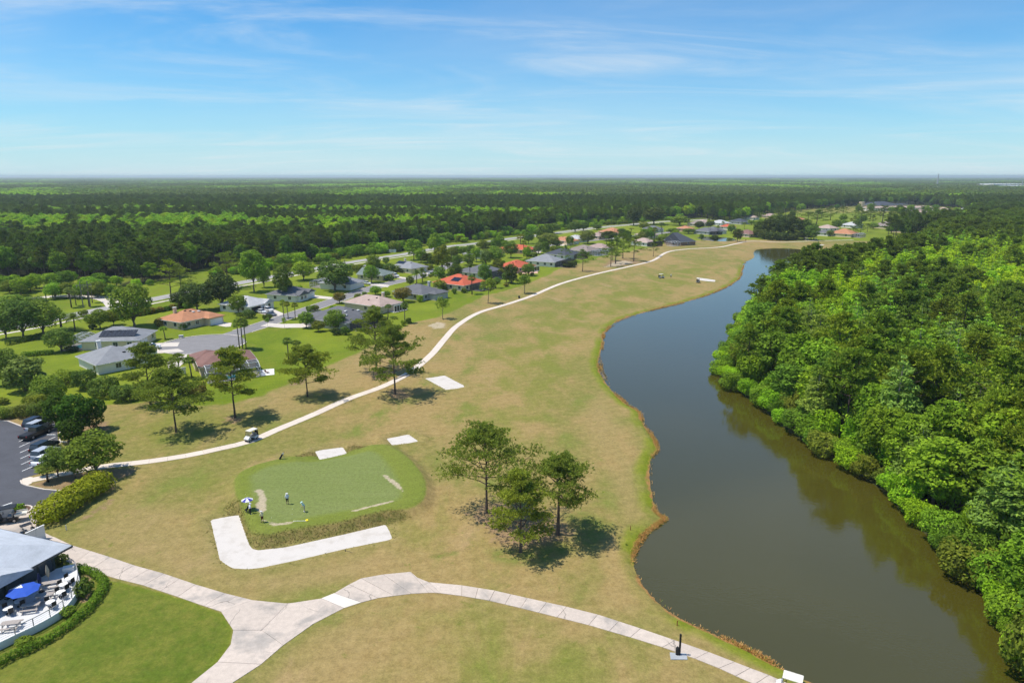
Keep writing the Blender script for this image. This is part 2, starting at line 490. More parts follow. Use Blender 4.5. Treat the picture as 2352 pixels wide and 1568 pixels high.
woodside = P[:, 0] > np.interp(P[:, 1], [0, 60, 80, 110, 150, 200, 280, 340], [32, 34, 32, 36, 40, 60, 95, 140])
shore[woodside] *= .2; orange[woodside] = 0
rim = np.zeros(len(P))
for k in d_b: rim = np.maximum(rim, 1 - smooth(np.abs(d_b[k] - .5), .2, 1.3))
straw = np.zeros(len(P))
def blob(z, pts, w=0.0, soft=1.6, st=1.0):
    poly = poly_z(z, pts); soft = soft * 1.5
    d = field(lambda q: sdf_box(q, poly, 12), 99)
    np.maximum(straw, st * (1 - smooth(d, -soft, soft)), out=straw)
blob(8, [(380, 800), (600, 690), (960, 720), (1080, 800), (1250, 860), (1330, 950), (1150, 1030), (850, 1100), (640, 1050), (560, 930)], st=.75)
blob(15, [(560, 1300), (700, 1220), (860, 1300), (980, 1370), (760, 1440), (580, 1390)], soft=1.2, st=.8)
blob(15, [(250, 1050), (500, 900), (760, 1000), (650, 1130), (300, 1150)], soft=1.5, st=.6)
blob(16, [(620, 1180), (900, 1170), (980, 1260), (680, 1290)], soft=1.5, st=.35)
blob(16, [(1400, 990), (1650, 960), (1800, 1030), (1600, 1090), (1400, 1060)], soft=1.4, st=.8)
blob(2, [(1180, 1290), (1260, 1270), (1370, 1290), (1330, 1325), (1200, 1335)], soft=.6, st=1.0)
blob(5, [(310, 1045), (500, 985), (800, 920), (1100, 880), (1500, 860), (1440, 940), (1200, 1010), (1150, 1050), (900, 1030), (800, 1090), (660, 1105), (480, 1090)], soft=.7, st=1.0)
blob(5, [(640, 420), (720, 380), (1180, 330), (1250, 420), (1050, 520), (760, 600), (700, 620)], soft=1.2, st=.8)
blob(5, [(0, 300), (90, 310), (270, 380), (260, 400), (120, 350), (0, 345)], soft=.5, st=1.0)
blob(5, [(700, 1520), (1180, 1190), (1280, 1180), (1240, 1260), (900, 1470)], soft=.8, st=.7)
blob(5, [(1180, 1040), (1280, 1030), (1250, 1170), (1190, 1180)], soft=.4, st=.8)
blob(6, [(620, 660), (760, 690), (740, 900), (640, 920)], soft=.5, st=1.0)
blob(4, [(960, 900), (1050, 830), (1250, 820), (1480, 850), (1300, 880), (1150, 910)], soft=3, st=.8)
blob(4, [(700, 955), (800, 935), (910, 940), (850, 960)], soft=2, st=.7)
sandy = np.zeros(len(P))
def sandy_blob(z, pts, soft=1.0, st=1.0):
    poly = poly_z(z, pts)
    d = field(lambda q: sdf_box(q, poly, 10), 99)
    np.maximum(sandy, st * (1 - smooth(d, -soft, soft)), out=sandy)
sandy_blob(7, [(1790, 415), (1830, 410), (1940, 490), (1985, 570), (1960, 560), (1860, 480)], .5, .9)
sandy_blob(7, [(740, 540), (800, 525), (840, 580), (850, 700), (800, 740), (750, 700), (780, 600)], .6, .9)
sandy_blob(7, [(800, 790), (860, 790), (940, 815), (1100, 790), (1040, 825), (900, 838)], .5, .9)
sandy_blob(7, [(1540, 712), (1620, 685), (1900, 620), (1880, 640), (1560, 722)], .3, .8)
sandy_blob(15, [(1150, 330), (1300, 270), (1450, 290), (1440, 370), (1250, 380)], 1.5, .7)
sandy_blob(4, [(970, 915), (1100, 850), (1230, 830), (1350, 850), (1250, 880), (1120, 900)], 2.5, .7)
sandy_blob(8, [(700, 690), (830, 700), (960, 790), (950, 870), (850, 820), (720, 760)], 1.0, .35)
lush = np.zeros(len(P))
def lush_blob(z, pts, soft=1.6, st=1.0):
    poly = poly_z(z, pts)
    d = field(lambda q: sdf_box(q, poly, 14), 99)
    np.maximum(lush, st * (1 - smooth(d, -soft, soft)), out=lush)
lush_blob(8, [(1150, 780), (1350, 770), (1540, 880), (1480, 1020), (1400, 1090), (1250, 1010)], 1.4, .6)
lush_blob(8, [(600, 1080), (860, 1020), (1250, 1050), (1050, 1180), (800, 1190), (640, 1150)], 1.4, .7)
lush_blob(8, [(150, 1120), (350, 1080), (370, 1100), (200, 1135)], .5, .9)
lush_blob(15, [(470, 1330), (620, 1440), (900, 1500), (1200, 1400), (1300, 1240), (1000, 1360)], 1.5, .5)
lush_blob(16, [(400, 1330), (700, 1250), (1200, 1120), (1250, 1180), (900, 1330), (500, 1400)], 1.5, .5)
lush_blob(2, [(1220, 1460), (1450, 1400), (1640, 1420), (1500, 1500), (1300, 1510)], 1.5, .6)
forest_g = np.zeros(len(P))
fgreen = np.zeros(len(P)); dry = np.zeros(len(P))
def zone_blob(arr, pts, soft, st):
    poly = [G(*q) for q in pts]
    d = field(lambda q: sdf_box(q, poly, soft * 2), 99)
    np.maximum(arr, st * (1 - smooth(d, -soft, soft)), out=arr)
zone_blob(fgreen, [(1090, 960), (1130, 800), (1230, 725), (1330, 685), (1480, 645), (1600, 600), (1660, 595), (1600, 650), (1480, 690), (1350, 760), (1300, 850), (1250, 960), (1180, 1040)], 7, 1.0)
zone_blob(fgreen, [(470, 1100), (560, 1075), (640, 1060), (700, 1050), (560, 1120), (520, 1180), (440, 1200)], 3, .8)
zone_blob(fgreen, [(960, 1120), (1010, 1180), (980, 1260), (920, 1230)], 3, .8)
zone_blob(fgreen, [(900, 1400), (1100, 1400), (1300, 1450), (1500, 1520), (1400, 1600), (1000, 1600), (950, 1480)], 4, .7)
zone_blob(fgreen, [(330, 940), (500, 940), (600, 960), (480, 1010), (330, 1040), (280, 1000)], 3, .9)
zone_blob(dry, [(180, 1235), (300, 1160), (420, 1180), (470, 1290), (420, 1330), (300, 1290)], 3, 1.0)
zone_blob(dry, [(480, 1190), (500, 1290), (560, 1330), (900, 1270), (930, 1300), (560, 1375), (470, 1330), (440, 1240)], 2, .9)
zone_blob(dry, [(590, 930), (760, 850), (900, 770), (980, 790), (900, 860), (760, 915), (640, 965)], 4, .8)
zone_blob(dry, [(1380, 900), (1330, 960), (1400, 1080), (1440, 1200), (1470, 1180), (1440, 1000)], 3, .8)
zone_blob(dry, [(600, 1568), (760, 1450), (900, 1400), (850, 1500), (800, 1600)], 3, .8)

me = np_mesh('ground', np.stack([P[:, 0], P[:, 1], Z], 1), quads, smooth=True)
def attr(name, arr):
    a = me.attributes.new(name, 'FLOAT', 'POINT'); a.data.foreach_set('value', np.asarray(arr, np.float32))

m_ground, nt, out = newmat('turf'); t = NT(nt)
def at(name):
    x = t.n('ShaderNodeAttribute'); x.attribute_name = name; return x.outputs['Fac']
pos = t.pos()
mp = t.n('ShaderNodeMapping'); mp.inputs['Scale'].default_value = (1, .55, 1); mp.inputs['Rotation'].default_value = (0, 0, .35); t.l(pos, mp.inputs[0])
n_big = t.noise(mp.outputs[0], .022, 6, .6, .6)
n_mid = t.noise(mp.outputs[0], .12, 6, .62, .3)
n_sml = t.noise(pos, .75, 5, .65)
n_fin = t.noise(pos, 5.0, 4, .7)
n_tiny = t.noise(pos, 22.0, 2, .6)
n_s2 = t.ramp(n_sml, .15, .85)
tan = t.mix(n_s2, (.255, .180, .064), (.365, .268, .110))
tangr = t.mix(n_s2, (.140, .148, .030), (.275, .235, .072))
f = t.math('ADD', t.math('MULTIPLY', n_big, .55), t.math('MULTIPLY', n_mid, .45))
c = t.mix(t.ramp(f, .42, .58), tan, tangr)
pink = t.mix(n_fin, (.35, .235, .115), (.40, .285, .145))
c = t.mix(t.math('MULTIPLY', t.ramp(t.noise(mp.outputs[0], .075, 4, .6, .5), .58, .72), .65), c, pink)
gr = t.mix(n_sml, (.135, .175, .030), (.20, .215, .045))
pt = t.math('MULTIPLY', t.ramp(n_mid, .55, .70), .8)
c = t.mix(pt, c, gr)
c = t.mix(t.math('MULTIPLY', t.math('MULTIPLY', at('fgreen'), t.ramp(n_mid, .33, .62)), .75), c, t.mix(n_sml, (.150, .170, .026), (.215, .215, .042)))
c = t.mix(t.math('MULTIPLY', t.math('MULTIPLY', at('dry'), t.ramp(n_mid, .30, .6)), .7), c, t.mix(n_sml, (.30, .200, .085), (.40, .285, .135)))
c = t.mix(t.math('MULTIPLY', t.ramp(t.noise(pos, .42, 6, .7, .6), .60, .70), .7), c, t.mix(n_sml, (.115, .145, .022), (.19, .195, .035)))
lawnc = t.mix(t.ramp(f, .38, .62), (.195, .240, .016), (.110, .165, .008))
lawnc = t.mix(t.math('MULTIPLY', t.ramp(n_mid, .50, .70), .65), lawnc, (.225, .225, .030))
lawnc = t.mix(t.math('MULTIPLY', t.ramp(n_sml, .4, .7), .35), lawnc, (.17, .205, .018))
lf = t.ramp(t.math('ADD', at('lawn'), t.math('MULTIPLY', t.math('SUBTRACT', n_mid, .5), .9)), .35, .65)
lawnc = t.mix(at('olive'), lawnc, t.mix(t.ramp(t.math('ADD', t.math('MULTIPLY', n_mid, .6), t.math('MULTIPLY', n_sml, .4)), .38, .62), (.095, .135, .014), (.175, .180, .030)))
c = t.mix(lf, c, lawnc)
c = t.mix(t.math('MULTIPLY', at('lush'), t.ramp(n_sml, .3, .6)), c, (.10, .16, .018))
c = t.mix(t.math('MULTIPLY', at('shore'), t.math('MULTIPLY', t.ramp(t.math('ADD', n_mid, at('shore')), .75, 1.25), t.ramp(t.noise(pos, .10, 3, .6), .35, .6, .25, 1.0))), c, t.mix(n_sml, (.12, .19, .006), (.23, .24, .02)))
c = t.mix(t.math('MULTIPLY', at('rim'), .5), c, t.mix(n_sml, (.20, .21, .04), (.34, .24, .12)))
c = t.mix(t.ramp(t.math('ADD', at('coll'), t.math('MULTIPLY', t.math('SUBTRACT', n_sml, .5), .5)), .35, .7), c, t.mix(n_mid, (.135, .185, .022), (.20, .215, .045)))
c = t.mix(t.math('MULTIPLY', at('bank'), t.ramp(n_mid, .3, .65)), c, t.mix(n_s2, (.075, .10, .016), (.26, .18, .07)))
mpg = t.n('ShaderNodeMapping'); mpg.inputs['Scale'].default_value = (.25, 1.6, 1); mpg.inputs['Rotation'].default_value = (0, 0, -.2); t.l(pos, mpg.inputs[0])
c = t.mix(at('putt'), c, t.mix(t.noise(mpg.outputs[0], .45, 4, .5), (.148, .190, .046), (.205, .235, .078)))
st_ = t.math('MULTIPLY', t.ramp(t.math('ADD', at('straw'), t.math('MULTIPLY', t.math('SUBTRACT', n_sml, .5), 1.5)), .35, .85), .85)
c = t.mix(st_, c, t.mix(n_fin, (.21, .135, .075), (.33, .22, .13)))
sa = t.ramp(t.math('ADD', at('sandy'), t.math('MULTIPLY', t.math('SUBTRACT', n_sml, .5), 1.1)), .35, .75)
c = t.mix(t.math('MULTIPLY', sa, .9), c, t.mix(n_fin, (.42, .34, .22), (.50, .42, .31)))
og = t.ramp(t.math('ADD', at('orange'), t.math('ADD', t.math('MULTIPLY', t.math('SUBTRACT', t.noise(pos, .16, 3, .6), .5), 1.3), t.math('MULTIPLY', t.math('SUBTRACT', n_sml, .5), .5))), .72, .95)
c = t.mix(og, c, t.mix(n_fin, (.26, .14, .045), (.42, .24, .085)))
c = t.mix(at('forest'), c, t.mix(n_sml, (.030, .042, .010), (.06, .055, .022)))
fine = t.math('ADD', t.math('MULTIPLY', n_fin, .55), t.math('MULTIPLY', n_tiny, .45))
n_m2 = t.noise(pos, 1.9, 4, .65)
wv = t.n('ShaderNodeTexWave'); wv.inputs['Scale'].default_value = .11; wv.inputs['Distortion'].default_value = 3.0; wv.inputs['Detail'].default_value = 2; wv.inputs['Detail Scale'].default_value = .6
mpw = t.n('ShaderNodeMapping'); mpw.inputs['Rotation'].default_value = (0, 0, 1.15); t.l(pos, mpw.inputs[0]); t.l(mpw.outputs[0], wv.inputs['Vector'])
c = t.mix(at('putt'), t.scalecol(c, t.ramp(wv.outputs['Fac'], 0, 1, .97, 1.03, False)), c)
fv = t.math('MULTIPLY', t.ramp(fine, .3, .7, .66, 1.34, False), t.ramp(n_m2, .32, .68, .85, 1.15, False))
c = t.scalecol(c, fv)
t.principled(out, c, .95, .12, 0, t.bump(fine, .55, .05))
me.materials.append(m_ground)

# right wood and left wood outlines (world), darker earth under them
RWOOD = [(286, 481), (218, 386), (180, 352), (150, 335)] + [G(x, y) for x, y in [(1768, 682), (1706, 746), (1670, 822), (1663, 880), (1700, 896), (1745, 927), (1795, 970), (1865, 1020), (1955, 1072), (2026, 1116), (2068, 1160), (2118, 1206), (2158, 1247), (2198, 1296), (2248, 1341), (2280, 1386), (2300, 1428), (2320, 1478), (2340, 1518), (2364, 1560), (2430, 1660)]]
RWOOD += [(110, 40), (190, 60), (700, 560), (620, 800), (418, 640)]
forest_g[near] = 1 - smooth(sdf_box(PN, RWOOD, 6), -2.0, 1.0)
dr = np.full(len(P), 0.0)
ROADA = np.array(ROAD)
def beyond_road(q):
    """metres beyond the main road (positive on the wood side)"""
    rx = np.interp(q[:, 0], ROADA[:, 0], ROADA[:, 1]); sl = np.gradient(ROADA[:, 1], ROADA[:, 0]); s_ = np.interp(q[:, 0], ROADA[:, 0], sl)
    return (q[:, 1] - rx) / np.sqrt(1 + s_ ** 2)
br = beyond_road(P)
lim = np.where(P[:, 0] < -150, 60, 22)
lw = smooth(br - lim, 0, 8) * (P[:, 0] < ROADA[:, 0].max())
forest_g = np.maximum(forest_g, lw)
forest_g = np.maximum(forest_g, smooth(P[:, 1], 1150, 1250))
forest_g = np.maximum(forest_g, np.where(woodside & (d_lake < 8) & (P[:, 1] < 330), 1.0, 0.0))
for nm, ar in (('lawn', lawn), ('putt', putt), ('coll', coll), ('bank', bank), ('shore', shore), ('orange', orange), ('rim', rim), ('straw', straw), ('sandy', sandy), ('lush', lush), ('fgreen', fgreen), ('dry', dry), ('olive', olive), ('forest', forest_g)):
    attr(nm, ar)
ground = link(bpy.data.objects.new('ground', me)); tag(ground, kind='structure')

# ------------------------------------------------------------------ water
m_water, nt, out = newmat('lake_water'); t = NT(nt)
pos = t.pos()
mp = t.n('ShaderNodeMapping'); mp.inputs['Scale'].default_value = (1, 1.7, 1); mp.inputs['Rotation'].default_value = (0, 0, .5); t.l(pos, mp.inputs[0])
h1 = t.noise(mp.outputs[0], 1.5, 3, .55); h2 = t.noise(mp.outputs[0], .35, 2, .5)
hh = t.math('ADD', t.math('MULTIPLY', h1, .5), t.math('MULTIPLY', h2, .7))
wc = t.mix(t.noise(pos, .03, 3, .5), (.056, .050, .006), (.066, .058, .009))
b = t.principled(out, wc, .05, .9, 0, t.bump(hh, .20, .09))
b.inputs['IOR'].default_value = 1.48
def offset_poly(poly, d):
    n = len(poly); r = []
    ar = sum(poly[i][0] * poly[(i + 1) % n][1] - poly[(i + 1) % n][0] * poly[i][1] for i in range(n))
    s = 1 if ar > 0 else -1
    for i in range(n):
        a = Vector(poly[i - 1]); b = Vector(poly[(i + 1) % n]); e = (b - a).normalized()
        r.append((poly[i][0] + e.y * d * s, poly[i][1] - e.x * d * s))
    return r
def sheet(name, poly, z, mat, parent=None, kind='structure'):
    bm = bmesh.new(); vs = [bm.verts.new((x, y, z)) for x, y in poly]
    f = bm.faces.new(vs)
    bmesh.ops.triangulate(bm, faces=[f], ngon_method='EAR_CLIP')
    bm.normal_update()
    if sum(q.normal.z for q in bm.faces) < 0: bmesh.ops.reverse_faces(bm, faces=bm.faces[:])
    m_ = bpy.data.meshes.new(name); bm.to_mesh(m_); bm.free(); m_.materials.append(mat)
    o = link(bpy.data.objects.new(name, m_), parent)
    if kind and parent is None: o['kind'] = kind
    return o
sheet('lake_water', LAKE and offset_poly(LAKE, .8), WATER_Z, m_water)
sheet('pond_water', offset_poly(POND, .8), WATER_Z, m_water)

# ------------------------------------------------------------------ bunkers, roads, paths
m_sand, nt, out = newmat('bunker_sand'); t = NT(nt)
pos = t.pos(); nA = t.noise(pos, .6, 5, .6); nB = t.noise(pos, 9, 3, .6)
t.principled(out, t.mix(t.ramp(nA, .45, .72), t.mix(nB, (.58, .535, .485), (.64, .595, .545)), (.53, .485, .43)), .95, .1, 0, t.bump(t.math('ADD', nA, t.math('MULTIPLY', nB, .3)), .5, .12))
for k in BUNK:
    o = sheet('sand_bunker', offset_poly(BUNK[k], .30), -.12 if k not in 'de' else -.07, m_sand)
m_asph = pm('asphalt_worn', (.235, .225, .225), .92, .14, .35, .2, bump=.2, world=True)
m_road = pm('road_asphalt', (.36, .345, .325), .92, .10, .3, .2, world=True)
m_lot = pm('lot_asphalt', (.082, .084, .096), .88, .22, .25, .3, bump=.25, world=True)
m_conc, nt, out = newmat('path_concrete'); t = NT(nt)
pos = t.pos(); n1 = t.noise(pos, .22, 5, .6, .4); n2 = t.noise(pos, 1.6, 4, .6); n3 = t.noise(pos, 14, 3, .6)
cc = t.mix(t.ramp(n1, .48, .68), (.565, .480, .405), (.375, .335, .295))
cc = t.scalecol(cc, t.math('MULTIPLY', t.ramp(n2, .3, .7, .90, 1.08, False), t.ramp(n3, .3, .7, .92, 1.08, False)))
vo = t.n('ShaderNodeTexVoronoi', feature='DISTANCE_TO_EDGE'); vo.inputs['Scale'].default_value = .16
dv = t.n('ShaderNodeVectorMath', operation='ADD'); t.l(pos, dv.inputs[0])
nz = t.n('ShaderNodeTexNoise'); nz.inputs['Scale'].default_value = .8; t.l(pos, nz.inputs['Vector'])
t.l(nz.outputs['Color'], dv.inputs[1]); t.l(dv.outputs[0], vo.inputs['Vector'])
cr = t.math('MULTIPLY', t.ramp(vo.outputs['Distance'], .004, .010, 1, 0), t.ramp(t.noise(pos, .12, 2, .5), .5, .58))
cc = t.mix(t.math('MULTIPLY', cr, .6), cc, (.16, .14, .12))
oi = t.n('ShaderNodeObjectInfo'); cc = t.scalecol(cc, t.ramp(oi.outputs['Random'], 0, 1, .93, 1.05, False))
t.principled(out, cc, .92, .2, 0, t.bump(n3, .2, .02))
m_conc2 = pm('cart_concrete', (.66, .57, .48), .92, .08, .35, .2, world=True, rnd=.03)
m_drive = pm('drive_concrete', (.60, .54, .47), .92, .09, .3, .2, world=True)
m_white = pm('white_paint', (.80, .80, .78), .6, .05, 2)
def ribbon(name, pts, w, z, mat, kind='structure', parent=None):
    V = []; 
    for i, p in enumerate(pts):
        a = pts[max(i - 1, 0)]; b = pts[min(i + 1, len(pts) - 1)]
        d = Vector((b[0] - a[0], b[1] - a[1])).normalized(); n = Vector((-d.y, d.x)) * w * .5
        V += [(p[0] + n.x, p[1] + n.y, z), (p[0] - n.x, p[1] - n.y, z)]
    F = [(2 * i, 2 * i + 1, 2 * i + 3, 2 * i + 2) for i in range(len(pts) - 1)]
    m_ = MB(); m_.add(V, F); o = m_.build(name, mat, parent)
    if kind and parent is None: o['kind'] = kind
    return o
def ring_pts(c, r, n=28, a0=0, a1=2 * math.pi):
    return [(c[0] + r * math.cos(a0 + (a1 - a0) * i / n), c[1] + r * math.sin(a0 + (a1 - a0) * i / n)) for i in range(n)]
ribbon('main_road', ROAD, 8.0, .012, m_road)
ribbon('sidewalk', WALK, 1.8, .030, m_drive)
ribbon('side_track', TRACK, 6.0, .020, m_drive)
ribbon('street', STREET, 7.2, .012, m_asph)
cds = STREET[0]
sheet('street_turning_circle', ring_pts((cds[0] - 1.0, cds[1] - 2), 12.2), .016, m_asph)
kb = MB()
kerb_o = ring_pts((cds[0] - 1.0, cds[1] - 2), 12.6, 40, .9, 2 * math.pi + .35)
for a, b in zip(kerb_o[:-1], kerb_o[1:]): kb.bar((a[0], a[1], .05), (b[0], b[1], .05), .45, .12)
k_ = kb.build('street_kerb', m_drive); k_['kind'] = 'structure'
# line kerbs along the street
for s in (1, -1):
    kb = MB()
    pts = []
    for i, p in enumerate(STREET[4:]):
        i += 4
        a = STREET[i - 1]; b = STREET[min(i + 1, len(STREET) - 1)]; d = Vector((b[0] - a[0], b[1] - a[1])).normalized()
        pts.append((p[0] - d.y * 3.75 * s, p[1] + d.x * 3.75 * s, .03))
    for a, b in zip(pts[:-1], pts[1:]): kb.bar(a, b, .35, .09)
    k_ = kb.build('street_kerb', m_drive); k_['kind'] = 'structure'

def slab_mesh(pts, z0, z1):
    return MB().prism(pts, z0, z1)
cart_root = ribbon('cart_path', CART, 2.0, .012, pm('path_joint_soil', (.30, .25, .18), .95, .2, 1, world=True))
def slabs(path, w, root, mat, gap=.035, top=.055, n_max=999):
    for i in range(min(len(path) - 1, n_max)):
        a, b = Vector(path[i]), Vector(path[i + 1])
        pa = Vector(path[max(i - 1, 0)]); pb = Vector(path[min(i + 2, len(path) - 1)])
        da = (b - pa).normalized(); db = (pb - a).normalized(); d = (b - a).normalized()
        na = Vector((-da.y, da.x)) * w * .5; nb = Vector((-db.y, db.x)) * w * .5
        a2 = a + d * gap * .5; b2 = b - d * gap * .5
        jz = R.uniform(-.004, .004)
        MB().prism([tuple(a2 + na), tuple(a2 - na), tuple(b2 - nb), tuple(b2 + nb)], -.05, top + jz).build('slab', mat, root)
slabs(CART, 2.1, cart_root, m_conc2)
# the broad path by the clubhouse, laid in slabs between cross lines (upper edge, lower edge)
ribsA = [((122, 1232), (88, 1262)), ((165, 1252), (134, 1282)), ((252, 1279), (207, 1308)), ((308, 1298), (258, 1326)), ((376, 1317), (330, 1344)), ((449, 1342), (408, 1370)), ((516, 1362), (468, 1391)), ((580, 1378), (508, 1404))]
ribsB = [((500, 1520), (600, 1525)), ((440, 1568), (530, 1570)), ((385, 1625), (455, 1640))]
ribsC = [((738, 1374), (790, 1396)), ((768, 1362), (830, 1383)), ((802, 1342), (868, 1373)), ((830, 1328), (905, 1368)), ((880, 1319), (945, 1363)), ((943, 1313), (985, 1361)), ((958, 1326), (1000, 1361)), ((985, 1337), (1012, 1362)), ((1061, 1344), (1060, 1368)), ((1136, 1356), (1124, 1379)),
         ((1211, 1373), (1196, 1396)), ((1301, 1393), (1280, 1417)), ((1373, 1411), (1352, 1435)), ((1471, 1443), (1448, 1463)), ((1550, 1470), (1522, 1486)), ((1627, 1497), (1596, 1512)), ((1687, 1520), (1651, 1534)), ((1723, 1534), (1690, 1552)), ((1766, 1550), (1733, 1571)), ((1815, 1572), (1785, 1598)), ((1880, 1605), (1850, 1640))]
walk_poly = [G(*a) for a, b in ribsA] + [G(*p) for p in [(645, 1385), (698, 1382)]] + [G(*a) for a, b in ribsC] + [G(*b) for a, b in ribsC[::-1]] + [G(*p) for p in [(720, 1432), (650, 1482)]] + [G(*b) for a, b in ribsB] + [G(*a) for a, b in ribsB[::-1]] + [G(*p) for p in [(530, 1480), (536, 1445)]] + [G(*b) for a, b in ribsA[::-1]]
clubpath = sheet('clubhouse_path', walk_poly, .010, pm('path_joint_soil', (.2, .15, .09)))
m_patch = pm('new_concrete', (.70, .63, .55), .9, .06, .4, world=True)
def rib_slabs(ribs, length, mat, gap=.05):
    for (a0, a1), (b0, b1) in zip(ribs[:-1], ribs[1:]):
        A0, A1, B0, B1 = (Vector(G(*p)) for p in (a0, a1, b0, b1))
        L = ((B0 + B1) * .5 - (A0 + A1) * .5).length
        n = max(1, int(round(L / length))); g = gap / max(L, .01) * .5
        for k in range(n):
            t0, t1 = k / n + g, (k + 1) / n - g
            jz = R.uniform(-.006, .006)
            MB().prism([tuple(A0.lerp(B0, t0)), tuple(A1.lerp(B1, t0)), tuple(A1.lerp(B1, t1)), tuple(A0.lerp(B0, t1))], -.05, .05 + jz).build('slab', mat if not (a0 == (738, 1374)) else m_patch, clubpath)
rib_slabs(ribsA, 3.2, m_conc); rib_slabs(ribsB, 3.0, m_conc); rib_slabs(ribsC, 2.6, m_conc)
for pl in ([(580, 1378), (660.7, 1386), (600.5, 1446.5), (536, 1446.6), (508, 1404)], [(661.4, 1386), (738, 1374.3), (789.7, 1396), (720, 1432), (650.6, 1481), (601, 1446.9)], [(536, 1447.2), (600.4, 1447.2), (650, 1481.5), (600, 1524.6), (500, 1519.6), (530, 1480)]):
    MB().prism([G(*p) for p in pl], -.05, .048).build('slab', m_conc, clubpath)
# ------------------------------------------------------------------ foliage materials
def foliage(name, inst=False, trans=.34, lo=.62, hi=1.38, shift=(1.16, 1.05, .72), rough=.75):
    m, nt, out = newmat(name); t = NT(nt)
    if inst:
        a = t.n('ShaderNodeAttribute'); a.attribute_type = 'INSTANCER'; a.attribute_name = 'tint'; tint = a.outputs['Color']
    else:
        tint = t.n('ShaderNodeObjectInfo').outputs['Color']
    isl = t.n('ShaderNodeNewGeometry').outputs['Random Per Island']
    pos = t.pos()
    cl = t.noise(pos, .45, 3, .6)
    f = t.math('MULTIPLY', t.ramp(isl, 0, 1, lo, hi, False), t.ramp(cl, .3, .7, .82, 1.18, False))
    c = t.scalecol(tint, f)
    c2 = t.n('ShaderNodeVectorMath', operation='MULTIPLY'); t.l(c, c2.inputs[0]); c2.inputs[1].default_value = shift
    c = t.mix(t.math('MULTIPLY', t.math('POWER', isl, 2.0), .8), c, c2.outputs[0])
    d = t.n('ShaderNodeBsdfPrincipled'); t.l(c, d.inputs['Base Color']); d.inputs['Roughness'].default_value = rough; d.inputs['Specular IOR Level'].default_value = .08
    tr = t.n('ShaderNodeBsdfTranslucent'); t.l(c, tr.inputs['Color'])
    mx = t.n('ShaderNodeMixShader'); mx.inputs[0].default_value = trans
    t.l(d.outputs[0], mx.inputs[1]); t.l(tr.outputs[0], mx.inputs[2]); t.l(mx.outputs[0], out.inputs['Surface'])
    return m
m_leaf = foliage('leaves')
m_leaf_i = foliage('leaves_wood', True)
m_bark = pm('bark_grey', (.17, .135, .11), .95, .3, 3.0, .1, bump=.4)
m_barkp = pm('bark_pine', (.115, .085, .070), .95, .35, 3.0, .1, bump=.4)
m_barkw = pm('bark_pale', (.33, .30, .26), .95, .25, 3.0, .1, bump=.3)

def rand_unit(n, rng):
    v = rng.normal(size=(n, 3)); return v / np.linalg.norm(v, axis=1)[:, None]
def norm(v): return v / np.maximum(np.linalg.norm(v, axis=-1, keepdims=True), 1e-9)
def cards(Pt, Nn, size, rng, asp=.62):
    n = len(Pt)
    t_ = norm(np.cross(Nn, rand_unit(n, rng))); b_ = np.cross(Nn, t_)
    s = (size * rng.uniform(.6, 1.45, n))[:, None]
    fold = Nn * s * .18
    V = np.stack([Pt + t_ * s, Pt + b_ * s * asp - fold, Pt - t_ * s, Pt - b_ * s * asp - fold], 1).reshape(-1, 3)
    q = np.arange(4 * n).reshape(-1, 4)
    return V, q
def lobes_pts(lobes, n, rng, fill=.30, up=.25, jit=.75):
    """points and normals on the outside of a heap of ellipsoids"""
    C = np.array([l[0] for l in lobes]); Rr = np.array([l[1] for l in lobes])
    w = (Rr[:, 0] * Rr[:, 1] + Rr[:, 0] * Rr[:, 2] + Rr[:, 1] * Rr[:, 2]); w = w / w.sum()
    k = rng.choice(len(lobes), size=int(n * 1.7), p=w)
    d = rand_unit(len(k), rng)
    rad = 1 - fill * rng.uniform(0, 1, len(k)) ** 1.7
    wob = 1 + .13 * np.sin(d[:, 0] * 5 + k) * np.cos(d[:, 1] * 6 + k * 2) + .08 * np.sin(d[:, 2] * 11 + k)
    Pt = C[k] + d * Rr[k] * (rad * wob)[:, None]
    keep = np.ones(len(k), bool)
    for i in range(len(lobes)):
        q = (Pt - C[i]) / Rr[i]
        keep &= ~(((q * q).sum(1) < .42) & (k != i))
    keep &= ~((d[:, 2] < -.55) & (rng.uniform(size=len(k)) < .55))
    Pt, d = Pt[keep][:n], d[keep][:n]
    N_ = norm(d * 1.0 + rand_unit(len(d), rng) * jit + np.array([0, 0, up]))
    return Pt, N_
def tufts(C, A, n_bl, L, w, rng):
    """bunches of long needles at C pointing along A"""
    n = len(C)
    Ck = np.repeat(C, n_bl, 0); Ak = np.repeat(A, n_bl, 0)
    d = norm(Ak * .75 + rand_unit(n * n_bl, rng))
    l = (L * rng.uniform(.7, 1.25, n * n_bl))[:, None]
    sd = norm(np.cross(d, rand_unit(n * n_bl, rng))) * w * .5
    V = np.stack([Ck - sd * .5 + d * l * .1, Ck + sd * .5 + d * l * .1, Ck + sd + d * l * .6, Ck + d * l, Ck - sd + d * l * .6], 1).reshape(-1, 3)
    b = np.arange(n * n_bl) * 5
    q = np.stack([b, b + 1, b + 2, b + 4], 1); tr = np.stack([b + 4, b + 2, b + 3], 1)
    return V, q, tr
def limb(mb, a, b, r0, r1, sag=0.0, n=5, sides=5, rng=R, wig=.06):
    a, b = Vector(a), Vector(b); L = (b - a).length; pts = []
    for i in range(n):
        t_ = i / (n - 1); p = a.lerp(b, t_); p.z += sag * L * math.sin(math.pi * t_)
        if 0 < i < n - 1: p += Vector((rng.uniform(-1, 1), rng.uniform(-1, 1), rng.uniform(-.6, .6))) * L * wig
        pts.append(p)
    mb.tube(pts, [r0 + (r1 - r0) * i / (n - 1) for i in range(n)], sides, False)
    return pts

